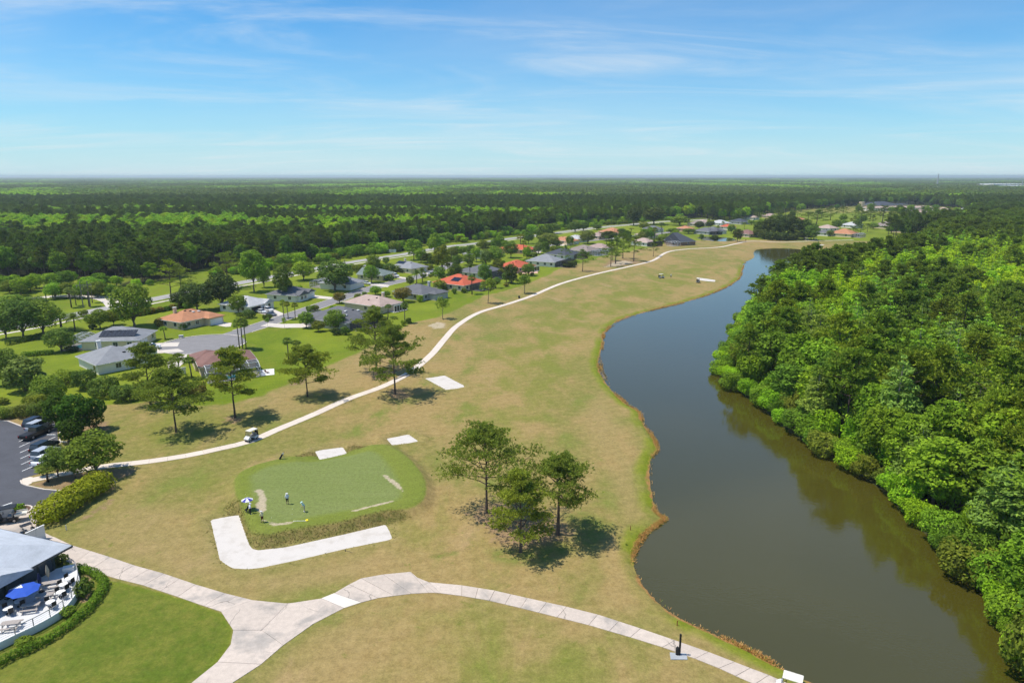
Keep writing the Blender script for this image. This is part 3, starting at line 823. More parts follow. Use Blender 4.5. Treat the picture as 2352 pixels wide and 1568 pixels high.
def make_pine(seed, H=12., Rc=4.2, base=.38, n_limb=13, n_sub=5, per=7, L=.42, w=.085, blades=9, flat=1.0, spread=.62, lean=0.03, low_len=1.0, trunk_r=None, fork=False):
    """trunk (with limbs) and needle crown of a southern pine; unit: metres"""
    rg = random.Random(seed); ng = np.random.default_rng(seed)
    tb = MB(); tr = trunk_r or H * .0155
    lx, ly = rg.uniform(-1, 1) * lean * H, rg.uniform(-1, 1) * lean * H
    tp = []
    for i in range(8):
        f = i / 7; tp.append(Vector((lx * f * f + rg.uniform(-.04, .04) * (0 < i), ly * f * f + rg.uniform(-.04, .04) * (0 < i), H * .95 * f)))
    tp[0].z = -.25
    tb.tube([tp[0] + Vector((0, 0, 0))] + tp[1:], [tr * 1.25] + [tr * (1 - .80 * (i / 7)) for i in range(1, 8)], 8, False)
    def trunk_at(f):
        x = f * 7; i = min(int(x), 6); return tp[i].lerp(tp[i + 1], x - i)
    Cs, As = [], []
    for i in range(n_limb):
        f = base + (1 - base) * max(0., (i + rg.uniform(-.3, .3)) / (n_limb - 1)) ** .9
        f = min(max(f, base), .985)
        u = (f - base) / (1 - base)
        prof = low_len * (.78 + .35 * math.sin(math.pi * min(1, u * 1.25 + .12))) * (1 - .62 * u ** 2.2)
        ln = Rc * prof * rg.uniform(.72, 1.12)
        az = i * 2.399 + rg.uniform(-.5, .5)
        el = math.radians(4 + 52 * u ** 1.3 + rg.uniform(-8, 10))
        o = trunk_at(f * .97)
        d = Vector((math.cos(az) * math.cos(el), math.sin(az) * math.cos(el), math.sin(el)))
        e = o + d * ln
        r0 = tr * (.48 - .25 * u)
        lp = limb(tb, o, e, r0, .025, .06 * (1 - u), 6, 5, rg, .035)
        for k in range(n_sub):
            g = .38 + .62 * (k + rg.uniform(.0, .9)) / n_sub
            x = g * 5; j = min(int(x), 4); p = lp[j].lerp(lp[j + 1], min(x - j, 1))
            sd = Vector((-d.y, d.x, 0)).normalized() * (1 if k % 2 else -1)
            sdir = (d * rg.uniform(.3, .9) + sd * rg.uniform(.4, 1.0) + Vector((0, 0, rg.uniform(.1, .7)))).normalized()
            sl = ln * rg.uniform(.20, .36)
            q = p + sdir * sl
            limb(tb, p, q, max(.02, r0 * .35), .012, .03, 3, 3, rg, .03)
            m_ = per + rg.randint(-2, 2)
            cc = ng.normal(size=(m_, 3)) * np.array([spread, spread, spread * .55 * flat]) * (0.55 + .12 * ln) * .62 + np.array(q)
            Cs.append(cc)
            aa = norm(np.array(sdir) * .4 + np.array([0, 0, .75]) + (cc - np.array(q)) * .8)
            As.append(aa)
    C = np.concatenate(Cs); A = np.concatenate(As)
    V, q, tri = tufts(C, A, blades, L, w, ng)
    crown = np_mesh('crown', V, q, tri, (m_leaf,))
    return tb.mesh('trunk', m_barkp, True), crown, H, Rc

def make_broad(seed, H=11., Rc=4.5, base=.28, n_lobe=13, n_card=2600, size=.34, flat=.8, trunk_r=None, bark=None, round_=True, gap=.0):
    rg = random.Random(seed); ng = np.random.default_rng(seed)
    tb = MB(); tr = trunk_r or H * .02
    tb.tube([(0, 0, -.25), (rg.uniform(-.1, .1), rg.uniform(-.1, .1), H * base * .6), (rg.uniform(-.25, .25), rg.uniform(-.25, .25), H * base * 1.15), (rg.uniform(-.3, .3), rg.uniform(-.3, .3), H * .62)], [tr * 1.35, tr, tr * .75, tr * .28], 7, False)
    lob = []
    zc = H * (base + (1 - base) * .5); hz = H * (1 - base) * .5
    for i in range(n_lobe):
        u = (i + .5) / n_lobe; z = 1 - 1.75 * u
        az = i * 2.399 + rg.uniform(-.4, .4)
        rr = math.sqrt(max(0, 1 - z * z))
        lr = Rc * rg.uniform(.22, .46)
        cc = (math.cos(az) * rr * (Rc - lr) * rg.uniform(.8, 1.12), math.sin(az) * rr * (Rc - lr) * rg.uniform(.8, 1.12), zc + z * (hz - lr * flat * .8) * rg.uniform(.85, 1.08))
        lob.append((cc, (lr, lr, lr * flat)))
        if i % 2 == 0: limb(tb, (0, 0, H * base * rg.uniform(.9, 1.35)), cc, tr * .42, .03, .05, 4, 5, rg, .06)
    lob.append(((0, 0, zc), (Rc * .5, Rc * .5, hz * .62)))
    Pt, N_ = lobes_pts(lob, n_card, ng)
    V, q = cards(Pt, N_, size, ng)
    return tb.mesh('trunk', bark or m_bark, True), np_mesh('crown', V, q, None, (m_leaf,)), H, Rc

def make_cypress(seed, H=17., Rc=3.4, base=.3, n_tier=9, n_card=2300, size=.36):
    """pond cypress: grey stem, feathery tiers narrowing upward"""
    rg = random.Random(seed); ng = np.random.default_rng(seed)
    tb = MB(); tr = H * .013
    tb.tube([(0, 0, -.3), (0, 0, 1.0), (rg.uniform(-.15, .15), rg.uniform(-.15, .15), H * .5), (0, 0, H * .95)], [tr * 2.1, tr * 1.15, tr * .7, .03], 7, False)
    lob = []
    for i in range(n_tier):
        u = i / (n_tier - 1)
        z = H * (base + (1 - base) * u)
        rad = Rc * (1.0 - .74 * u ** 1.4) * rg.uniform(.8, 1.1)
        for k in range(3 if u < .8 else 1):
            az = i * 1.9 + k * 2.09 + rg.uniform(-.5, .5)
            off = rad * .55 if u < .8 else 0
            lr = rad * rg.uniform(.42, .6)
            cc = (math.cos(az) * off, math.sin(az) * off, z + rg.uniform(-.4, .4))
            lob.append((cc, (lr, lr, lr * .5)))
            limb(tb, (0, 0, z - .3), cc, .07, .02, 0, 3, 4, rg, .04)
    Pt, N_ = lobes_pts(lob, n_card, ng, fill=.5, up=.45, jit=.9)
    V, q = cards(Pt, N_, size, ng, .42)
    return tb.mesh('trunk', m_barkw, True), np_mesh('crown', V, q, None, (m_leaf,)), H, Rc

def make_bush(seed, H=2.2, Rc=1.6, n_lobe=8, n_card=700, size=.20, flat=.9):
    rg = random.Random(seed); ng = np.random.default_rng(seed)
    tb = MB(); lob = [((0, 0, H * .5), (Rc * .72, Rc * .72, H * .5))]
    for i in range(n_lobe):
        az = i * 2.399; z = rg.uniform(.28, .78); r = rg.uniform(.3, .42) * Rc
        cc = (math.cos(az) * (Rc - r), math.sin(az) * (Rc - r), H * z)
        lob.append((cc, (r, r, min(r * flat, H * z * .95))))
        tb.tube([(0, 0, -.1), (cc[0] * .4, cc[1] * .4, H * z * .6), cc], [.05, .035, .012], 4, False)
    Pt, N_ = lobes_pts(lob, n_card, ng, fill=.25)
    Pt[:, 2] = np.maximum(Pt[:, 2], .03)
    V, q = cards(Pt, N_, size, ng)
    return tb.mesh('stem', m_bark, True), np_mesh('crown', V, q, None, (m_leaf,)), H, Rc

def frond(V, Q, o, az, el, Ln, wid, droop, nseg=6, fan=False, ng=None):
    """one palm frond: arched rib with leaflets as narrow blades"""
    o = np.array(o); h = np.array([math.cos(az), math.sin(az), 0.0]); s = np.array([-math.sin(az), math.cos(az), 0.0])
    pts = []
    for i in range(nseg + 1):
        t_ = i / nseg
        pts.append(o + h * Ln * (t_ * math.cos(el) + 0.0) + np.array([0, 0, 1.0]) * Ln * (math.sin(el) * t_ - droop * t_ * t_))
    base = sum(len(v) for v in V)
    v = []; q = []
    for i in range(nseg):
        a, b = pts[i], pts[i + 1]; t_ = (i + .5) / nseg
        wl = wid * math.sin(math.pi * min(1, .12 + t_ * .85)) ** .6
        for sg in (1, -1):
            k = base + len(v)
            tip = s * sg * wl + (b - a) * 1.3 + np.array([0, 0, -.22 * wl])
            v += [a, a + (b - a) * .8, a + (b - a) * .62 + tip, a + (b - a) * .18 + tip * .96]
            q.append((k, k + 1, k + 2, k + 3))
    V.append(np.array(v)); Q += q
def make_palm(seed, H=9., Rc=2.0, kind='fan', n=22, trunk_r=.16):
    rg = random.Random(seed); ng = np.random.default_rng(seed)
    tb = MB(); bend = rg.uniform(-.04, .04) * H
    tb.tube([(0, 0, -.2), (bend * .3, 0, H * .4), (bend, 0, H - Rc * .45)], [trunk_r * 1.25, trunk_r, trunk_r * .9], 8, True)
    V, Q = [], []
    top = (bend, 0, H - Rc * .5)
    if kind == 'fan':
        for i in range(n):
            az = i * 2.399; u = i / (n - 1); el = math.radians(80 - 118 * u)
            h = np.array([math.cos(az) * math.cos(el), math.sin(az) * math.cos(el), math.sin(el)])
            s = np.array([-math.sin(az), math.cos(az), 0]); up = np.cross(h, s)
            st_ = Rc * .42; k0 = sum(len(v) for v in V); v = []; o = np.array(top)
            c0 = o + h * st_
            nb = 9
            for j in range(nb):
                a = math.radians(-78 + 156 * j / (nb - 1)); dd = h * math.cos(a) + s * math.sin(a)
                ln = Rc * .62 * (.75 + .25 * math.cos(a)); pr = norm(np.cross(dd, up)) * ln * .11
                k = k0 + len(v)
                v += [c0, c0 + dd * ln * .55 + pr, c0 + dd * ln + np.array([0, 0, -.25 * ln]), c0 + dd * ln * .55 - pr]
                Q.append((k, k + 1, k + 2, k + 3))
            k = k0 + len(v); v += [o + s * .03, o - s * .03, c0 - s * .03, c0 + s * .03]; Q.append((k, k + 1, k + 2, k + 3))
            V.append(np.array(v))
    else:
        for i in range(n):
            az = i * 2.399; u = i / (n - 1); el = math.radians(78 - 85 * u)
            frond(V, Q, top, az, el, Rc * rg.uniform(1.0, 1.2), Rc * .22, .35 + .35 * u, 8)
    return tb.mesh('trunk', m_bark, True), np_mesh('crown', np.concatenate(V), np.array(Q), None, (m_leaf,)), H, Rc

def make_bare(seed, H=12., Rc=3.2):
    """a tree without leaves"""
    rg = random.Random(seed); tb = MB()
    tb.tube([(0, 0, -.2), (.1, 0, H * .4), (-.1, .1, H * .75), (.2, 0, H)], [.2, .16, .09, .02], 6, False)
    for i in range(14):
        z = H * rg.uniform(.35, .9); az = i * 2.4; L = Rc * (1.1 - .6 * z / H); e = (math.cos(az) * L, math.sin(az) * L, z + L * rg.uniform(.3, .8))
        pts = limb(tb, (0, 0, z), e, .06, .012, .05, 5, 4, rg, .08)
        for p in pts[2:]:
            limb(tb, p, p + Vector((rg.uniform(-1, 1), rg.uniform(-1, 1), rg.uniform(.0, 1))) * L * .35, .02, .006, 0, 3, 3, rg, .05)
    return tb.mesh('trunk', m_barkw, True), None, H, Rc

PROTO = {}
def proto(kind):
    """list of variants of a kind of tree, made once"""
    if kind in PROTO: return PROTO[kind]
    if kind == 'pine': v = [make_pine(100 + i, 12., 4.0, .34 + .06 * (i % 3), 13, 5, 7) for i in range(4)]
    elif kind == 'sapling': v = [make_broad(150 + i, 6.5, 2.1, .42, 9, 620, .20, .9, .07) for i in range(3)]
    elif kind == 'wpine': v = [make_pine(200 + i, 20., 4.6, .48 + .05 * (i % 3), 17, 5, 8, .66, .23, 7, 1.0, .78, .02, 1.0, .2) for i in range(5)]
    elif kind == 'broad': v = [make_broad(300 + i, 11., 4.6, .13, 19, 4600, .24, .85) for i in range(4)]
    elif kind == 'wbroad': v = [make_broad(350 + i, 15., 4.6, .20, 19, 4400, .28, .95, .2) for i in range(5)]
    elif kind == 'cypress': v = [make_cypress(400 + i, 17., 3.5 + .3 * (i % 2), .28 + .07 * (i % 3), 10, 3600, .27) for i in range(4)]
    elif kind == 'bush': v = [make_bush(500 + i) for i in range(3)]
    elif kind == 'shore': v = [make_bush(540 + i, 5.0, 3.4, 15, 2900, .20, .95) for i in range(4)]
    elif kind == 'cedar': v = [make_bush(560 + i, 6.0, 2.6, 16, 2600, .20, .75) for i in range(3)]
    elif kind == 'fan': v = [make_palm(600 + i, 9., 1.9, 'fan', 26) for i in range(3)]
    elif kind == 'feather': v = [make_palm(620 + i, 8., 2.9, 'feather', 30, .2) for i in range(2)]
    elif kind == 'bare': v = [make_bare(640 + i) for i in range(2)]
    PROTO[kind] = v
    return v
NAMES = {'pine': 'pine_tree', 'wpine': 'pine_tree', 'sapling': 'young_tree', 'broad': 'broadleaf_tree', 'wbroad': 'broadleaf_tree', 'cypress': 'cypress_tree', 'bush': 'bush', 'shore': 'shrub', 'cedar': 'cedar_tree', 'fan': 'fan_palm', 'feather': 'feather_palm', 'bare': 'bare_tree'}
CATS = {'bush': 'bush', 'shore': 'bush', 'fan': 'palm tree', 'feather': 'palm tree'}
TINT = {'near': (0.232, 0.3, 0.046), 'near_y': (0.285, 0.345, 0.042), 'pine': (0.15, 0.226, 0.025), 'pine_y': (0.224, 0.321, 0.028), 'pine_d': (0.118, 0.173, 0.024), 'pine_o': (0.178, 0.256, 0.03), 'oak': (0.149, 0.261, 0.024), 'dark': (0.09, 0.145, 0.018), 'mid': (0.21, 0.359, 0.025), 'bright': (0.294, 0.512, 0.024), 'lime': (0.378, 0.544, 0.023), 'grey': (0.21, 0.273, 0.058), 'olive': (0.205, 0.257, 0.031), 'brown': (0.235, 0.194, 0.041), 'palm': (0.15, 0.226, 0.036), 'yellow': (0.285, 0.326, 0.02), 'deep': (0.062, 0.131, 0.012), 'cyp': (0.267, 0.454, 0.04), 'cyp_g': (0.247, 0.361, 0.06)}
ADJ = {'lime': 'lime green', 'cyp': 'light green', 'cyp_g': 'grey green', 'bright': 'bright green', 'mid': 'mid green', 'oak': 'deep green', 'dark': 'very dark green', 'pine_y': 'yellowish green', 'pine_o': 'olive green', 'pine_d': 'dark green', 'pine': 'plain green', 'olive': 'olive green'}
def tree(kind, x, y, H, Rc, tint, label, group=None, var=None, rz=None, name=None):
    pv = proto(kind)
    tm, cm, H0, R0 = pv[R.randrange(len(pv)) if var is None else var % len(pv)]
    if name is None and kind in ('broad', 'wbroad') and ' oak' in ' ' + label: name = 'oak_tree'
    e = empty(name or NAMES[kind], (x, y, ground_z(x, y)), R.uniform(0, 6.28) if rz is None else rz)
    e.scale = (Rc / R0, Rc / R0, H / H0)
    o = bpy.data.objects.new('stem' if kind in ('bush', 'shore', 'cedar') else 'trunk', tm); link(o, e)
    if cm:
        c = bpy.data.objects.new('crown', cm); link(c, e)
        j = R.uniform(.80, 1.18); h = R.uniform(-.11, .11)
        tc_ = TINT[tint] if isinstance(tint, str) else tint
        c.color = (tc_[0] * j * (1 + h), tc_[1] * j, tc_[2] * j * (1 - h), 1)
    tag(e, label, CATS.get(kind, 'tree'), group)
    return e
# ------------------------------------------------------------------ the woods
from mathutils import noise as mnoise
def inside(p, poly): return sdf(np.array([p]), poly)[0] < 0
def hexpts(x0, x1, y0, y1, s, rng):
    r = []; j = 0; y = y0
    while y < y1:
        x = x0 + (s * .5 if j % 2 else 0)
        while x < x1:
            r.append((x + rng.uniform(-.38, .38) * s, y + rng.uniform(-.38, .38) * s)); x += s
        y += s * .87; j += 1
    return np.array(r)
def lown(x, y, s, o=0.0): return mnoise.noise(Vector((x / s + o, y / s - o, o * 1.7)))
# --- right wood: single trees near the camera, the rest as one mass
rw = hexpts(40, 640, 50, 800, 6.6, R)
sd = sdf(rw, RWOOD)
rw = rw[(sd < -2.0)]; 
infr = (rw[:, 0] < rw[:, 1] * .75 + 26) & (rw[:, 1] > 55)
rw = rw[infr]; sdr = -sdf(rw, RWOOD)
def right_kind(x, y, d):
    px_ = x / max(y, 1)
    bright = lown(x, y, 60, 3.3) + .25 * lown(x, y, 20, 9.1)
    r_ = R.random()
    # a stand of pale cypress and maple in the middle, pines toward the far end and along the water
    mid = 1 if (165 < y < 400 and d > 22) else 0
    if y > 400 or (y > 205 and d < 26):
        if bright > .22 and y < 420: return ('wbroad', 'bright') if r_ < .5 else ('cypress', 'cyp')
        return ('wpine', 'pine_o') if r_ < .62 else (('wpine', 'pine_d') if r_ < .8 else ('wbroad', 'mid'))
    if mid:
        if bright > -.12: return ('cypress', 'lime') if r_ < .33 else (('wbroad', 'lime') if r_ < .60 else (('cypress', 'cyp') if r_ < .80 else (('wbroad', 'bright') if r_ < .96 else ('wpine', 'pine_y'))))
        return ('cypress', 'cyp') if r_ < .45 else (('cypress', 'cyp_g') if r_ < .6 else (('wbroad', 'bright') if r_ < .74 else ('wpine', 'pine_o')))
    if d < 11: return ('wbroad', 'oak') if r_ < .4 else (('wbroad', 'mid') if r_ < .62 else (('cypress', 'cyp_g') if r_ < .86 else ('wpine', 'pine_y')))
    return ('cypress', 'cyp_g') if r_ < .30 else (('wpine', 'pine_y') if r_ < .55 else (('cypress', 'cyp') if r_ < .76 else ('wbroad', 'mid')))
RLAB = {'wpine': 'tall olive green pine standing in the wood beyond the lake', 'wbroad': 'leafy green broadleaf tree standing in the wood beyond the lake', 'cypress': 'feathery pale green cypress standing in the wood beyond the lake'}
RGRP = {'wpine': 'pines in the wood by the lake', 'wbroad': 'broadleaf trees in the wood by the lake', 'cypress': 'cypresses in the wood by the lake'}
order = np.argsort(rw[:, 1] * 1.0)
stuffR = []
nb = 0
for k in order:
    x, y = rw[k]; d = sdr[k]
    kind, tint = right_kind(x, y, d)
    H = {'wpine': R.uniform(17, 21.5), 'wbroad': R.uniform(12, 17), 'cypress': R.uniform(14.5, 20)}[kind]
    if d < 7: H *= .72
    Rc = {'wpine': R.uniform(4.4, 6.2), 'wbroad': R.uniform(4.2, 6.2), 'cypress': R.uniform(3.3, 4.8)}[kind]
    if d < 3.5: continue
    if nb < 270:
        where = ('at the near end of' if y < 112 else ('in the middle of' if y < 165 else 'toward the far end of')) + ' the lakeside wood'
        where += ', near the water' if d < 10 else ', back from the water'
        nm = {'wpine': 'pine', 'wbroad': 'broadleaf tree', 'cypress': 'feathery cypress'}[kind]
        tree(kind, x, y, H, Rc, tint, ADJ[tint] + ' ' + nm + ' ' + where, ADJ[tint] + ' ' + nm.replace('cypress', 'cypresse') + 's ' + where); nb += 1
    else: stuffR.append((x, y, kind, tint, H, Rc))
# --- bushes right at the water's edge
SB = catmull(RWOOD[3:26], 3.4)
for i, p in enumerate(SB):
    q = SB[min(i + 1, len(SB) - 1)]; a = SB[max(i - 1, 0)]
    dv = Vector((q[0] - a[0], q[1] - a[1])).normalized(); n_ = Vector((-dv.y, dv.x))
    if p[1] > 330: continue
    for rep in range(2):
        off = R.uniform(-.2, 1.6) if rep == 0 else R.uniform(3.5, 7)
        x, y = p[0] + n_.x * off + R.uniform(-1, 1), p[1] + n_.y * off + R.uniform(-1, 1)
        if not inside((x, y), RWOOD): x, y = p[0] - n_.x * off, p[1] - n_.y * off
        if sdf(np.array([(x, y)]), LAKE)[0] < -.15: continue
        if rep == 1 and R.random() < .3: continue
        tint = R.choice(['mid', 'bright', 'oak', 'mid', 'bright', 'olive', 'oak'])
        H = R.uniform(2.6, 5.2) if rep == 0 else R.uniform(4.5, 8.5)
        tree('shore', x, y, H, H * R.uniform(.55, .75) if rep == 0 else H * .5, tint, ADJ[tint] + (' round bush overhanging ' if rep == 0 else ' tall bush a few steps back from ') + ('the near stretch of the wooded shore' if p[1] < 95 else ('the middle stretch of the wooded shore' if p[1] < 150 else 'the far stretch of the wooded shore')), ADJ[tint] + (' bushes on' if rep == 0 else ' bushes behind') + (' the near shore' if p[1] < 95 else (' the middle shore' if p[1] < 150 else ' the far shore')), name='waterside_bush')
for zx, zy, H in ((9, 0, 0),):
    pass
for (px, py, H) in ((2010, 700, 15), (2175, 640, 16), (1985, 905, 12), (2260, 880, 13)):
    x, y = G(px, py + 90)
    tree('bare', x, y, H, 3.4, 'grey', 'grey leafless tree standing among the green crowns of the lakeside wood', 'bare trees in the lakeside wood')

# --- left wood: front trees singly
stuffL = []
def left_edge(x):  # metres beyond the road where the wood starts
    return 62 if x < -175 else (62 - (x + 175) * .85 if x < -128 else 22)
front = []
cand = hexpts(-330, 260, 250, 820, 6.8, R)
brd = beyond_road(cand)
for (x, y), b_ in zip(cand, brd):
    if abs(x) > y * .78 + 30: continue
    if x > ROADA[:, 0].max() - 10: continue
    le = left_edge(x)
    if b_ < le + R.uniform(0, 5): continue
    front.append((b_ - le, x, y))
front.sort(key=lambda t_: t_[0] * 1.0 + 0.03 * t_[2])
nl = 0
LLAB = {'wpine': 'tall dark green pine in the front of the wood beyond the main road', 'wbroad': 'dark leafy tree in the front of the wood beyond the main road'}
LGRP = {'wpine': 'pines along the wood edge beyond the road', 'wbroad': 'broadleaf trees along the wood edge beyond the road'}
def zone(x, y):
    """tree mix of the great wood: light bands of young hardwood between dark pine"""
    yy = y + .12 * x + 95 * lown(x, y, 130, 1.1) + 30 * lown(x, y, 45, 5.1)
    r_ = R.random()
    if x < 60 and (465 < yy < 640 or 740 < yy < 830): b_ = .9
    elif 950 < yy < 1060: b_ = .45
    else: b_ = .10 + .9 * max(0, lown(x, y, 210, 6.6) - .22)
    if y > 1100: b_ *= .7
    if r_ < b_: return ('wbroad', 'bright' if R.random() < .72 else 'lime')
    return ('wpine', 'pine_d' if R.random() < .55 else 'pine') if R.random() < .60 else ('wbroad', 'oak' if R.random() < .55 else 'dark')
for dpt, x, y in front:
    r_ = R.random()
    if nl < 235:
        if dpt < 7: kind, tint = ('wbroad', R.choice(['oak', 'dark', 'mid', 'oak'])) if r_ < .5 else ('wpine', R.choice(['pine_d', 'pine', 'pine']))
        else: kind, tint = ('wpine', R.choice(['pine_d', 'pine_d', 'pine'])) if r_ < .78 else ('wbroad', R.choice(['dark', 'oak']))
        H = R.triangular(12, 23, 17) if kind == 'wpine' else R.uniform(9, 17)
        where = 'at the great wood edge ' + ('at the far left' if x < -190 else ('behind the grove and side track' if x < -120 else ('behind the first houses' if x < -30 else 'behind the far stretch of road')))
        nm = 'tall pine' if kind == 'wpine' else 'leafy tree'
        tree(kind, x, y, H, R.uniform(3.6, 5.6), tint, ADJ[tint] + ' ' + nm + ' ' + where, ADJ[tint] + ' ' + nm + 's ' + where); nl += 1
    else:
        kind, tint = zone(x, y)
        if dpt < 45: kind, tint = ('wpine', R.choice(['pine_d', 'pine'])) if R.random() < .7 else ('wbroad', R.choice(['oak', 'mid']))
        stuffL.append((x, y, kind, tint, R.uniform(14, 19) if kind == 'wpine' else R.uniform(13, 17), R.uniform(3.9, 5.1)))
# low scrub between the road and the wood
sc_ = 0
for i in range(4200):
    x = R.uniform(-330, 205); y0 = np.interp(x, ROADA[:, 0], ROADA[:, 1])
    p = np.array([(x, y0 + R.uniform(8, 95))]); b_ = beyond_road(p)[0]; le = left_edge(x)
    if not (max(9, le - 16) < b_ < le + 5): continue
    if abs(x) > p[0][1] * .78 + 10: continue
    sc_ += 1
    if sc_ > 280: break
    H = R.uniform(1.8, 4.6) if b_ < le - 6 else R.uniform(4, 8)
    tint = R.choice(['mid', 'bright', 'olive', 'oak', 'mid'])
    where = 'in the scrub ' + ('at the far left' if x < -190 else ('behind the grove and side track' if x < -120 else ('behind the first houses' if x < -30 else 'behind the far stretch of road')))
    tree('shore', x, p[0][1], H, H * R.uniform(.55, .8), tint, ADJ[tint] + (' tall bush ' if H > 4.6 else ' low bush ') + where, ADJ[tint] + (' tall' if H > 4.6 else ' low') + ' scrub bushes ' + where[12:], name='scrub_bush')

# --- the rest of both woods and the far country: one mass each
gm = {}
def mass_protos():
    c = bpy.data.collections.new('wood_pieces'); names = []
    k = 0
    for kind in ('wpine', 'wbroad', 'cypress'):
        for tm, cm, H0, R0 in proto(kind)[:3]:
            bm = bmesh.new(); bm.from_mesh(tm); bm.from_mesh(cm)
            n_t = len(tm.polygons); m_ = bpy.data.meshes.new('wood_tree'); bm.to_mesh(m_); bm.free()
            m_.materials.clear(); m_.materials.append(tm.materials[0]); m_.materials.append(m_leaf_i)
            mi = np.ones(len(m_.polygons), np.int32); mi[:n_t] = 0; m_.polygons.foreach_set('material_index', mi)
            # unit size: 1 m radius, 1 m high
            co = np.empty(len(m_.vertices) * 3, np.float32); m_.vertices.foreach_get('co', co); co = co.reshape(-1, 3)
            co /= np.array([R0, R0, H0], np.float32); m_.vertices.foreach_set('co', co.ravel()); m_.update()
            o = bpy.data.objects.new('%02d_wood_tree' % k, m_); c.objects.link(o); gm.setdefault(kind, []).append(k); k += 1
    # light pieces for the far distance: a patch of crowns each
    for v in range(3):
        ng = np.random.default_rng(900 + v); rg = random.Random(900 + v); Vs, Qs = [], []; nn = 0
        for j in range(16):
            cx_, cy_ = (j % 4 - 1.5) * .25 + rg.uniform(-.08, .08), (j // 4 - 1.5) * .25 + rg.uniform(-.08, .08)
            hh = rg.uniform(.62, 1.0); pine = rg.random() < .55
            lob = [((cx_ + rg.uniform(-.05, .05), cy_ + rg.uniform(-.05, .05), hh * rg.uniform(.70, .9)), (rg.uniform(.07, .11), rg.uniform(.07, .11), rg.uniform(.10, .17))) for _ in range(4)]
            Pt, N_ = lobes_pts(lob, 60, ng, fill=.3)
            Vv, q = cards(Pt, N_ * np.array([1, 1, .9]), .032, ng, .7)
            # keep the cards round although the piece is squeezed when placed
            Vs.append(Vv); Qs.append(q + nn); nn += len(Vv)
        m_ = np_mesh('wood_patch', np.concatenate(Vs), np.concatenate(Qs), None, (m_leaf_i,))
        o = bpy.data.objects.new('%02d_wood_patch' % k, m_); c.objects.link(o); gm.setdefault('patch', []).append(k); k += 1
    return c
WOODC = mass_protos()
def gn_mass(name, items, label):
    """items: (x, y, kind, tint, H, R)"""
    n = len(items)
    me = bpy.data.meshes.new(name + '_points'); me.vertices.add(n)
    co = np.array([(i[0], i[1], -.05) for i in items], np.float32); me.vertices.foreach_set('co', co.ravel())
    def av(nm, ty, arr, key):
        a = me.attributes.new(nm, ty, 'POINT'); a.data.foreach_set(key, np.asarray(arr, np.float32 if ty != 'INT' else np.int32).ravel())
    cols = []
    for i in items:
        tc_ = TINT[i[3]] if isinstance(i[3], str) else i[3]; j = R.uniform(.82, 1.15); h = R.uniform(-.07, .07)
        cols.append((tc_[0] * j * (1 + h), tc_[1] * j, tc_[2] * j * (1 - h), 1))
    av('tint', 'FLOAT_COLOR', cols, 'color')
    av('size', 'FLOAT_VECTOR', [(i[5], i[5], i[4]) for i in items], 'vector')
    av('turn', 'FLOAT', [R.uniform(0, 6.28) for i in items], 'value')
    av('piece', 'INT', [R.choice(gm[i[2]]) for i in items], 'value')
    o = link(bpy.data.objects.new(name, me)); tag(o, label, 'wood', None, 'stuff')
    ng_ = bpy.data.node_groups.new(name + '_nodes', 'GeometryNodeTree')
    ng_.interface.new_socket('Geometry', in_out='INPUT', socket_type='NodeSocketGeometry')
    ng_.interface.new_socket('Geometry', in_out='OUTPUT', socket_type='NodeSocketGeometry')
    N_ = ng_.nodes; L_ = ng_.links
    gi = N_.new('NodeGroupInput'); go = N_.new('NodeGroupOutput')
    ci = N_.new('GeometryNodeCollectionInfo'); ci.inputs['Collection'].default_value = WOODC; ci.inputs['Separate Children'].default_value = True; ci.inputs['Reset Children'].default_value = True
    ip = N_.new('GeometryNodeInstanceOnPoints'); ip.inputs['Pick Instance'].default_value = True
    def na(nm, ty):
        x = N_.new('GeometryNodeInputNamedAttribute'); x.data_type = ty; x.inputs['Name'].default_value = nm; return [s for s in x.outputs if s.enabled and s.name == 'Attribute'][0]
    cx_ = N_.new('ShaderNodeCombineXYZ'); L_.new(na('turn', 'FLOAT'), cx_.inputs[2])
    L_.new(gi.outputs[0], ip.inputs['Points']); L_.new(ci.outputs[0], ip.inputs['Instance']); L_.new(na('piece', 'INT'), ip.inputs['Instance Index'])
    L_.new(cx_.outputs[0], ip.inputs['Rotation']); L_.new(na('size', 'FLOAT_VECTOR'), ip.inputs['Scale'])
    L_.new(ip.outputs[0], go.inputs[0])
    md = o.modifiers.new('wood', 'NODES'); md.node_group = ng_
    return o
gn_mass('lakeside_wood', stuffR, 'green wood filling the land right of the lake behind its front trees')
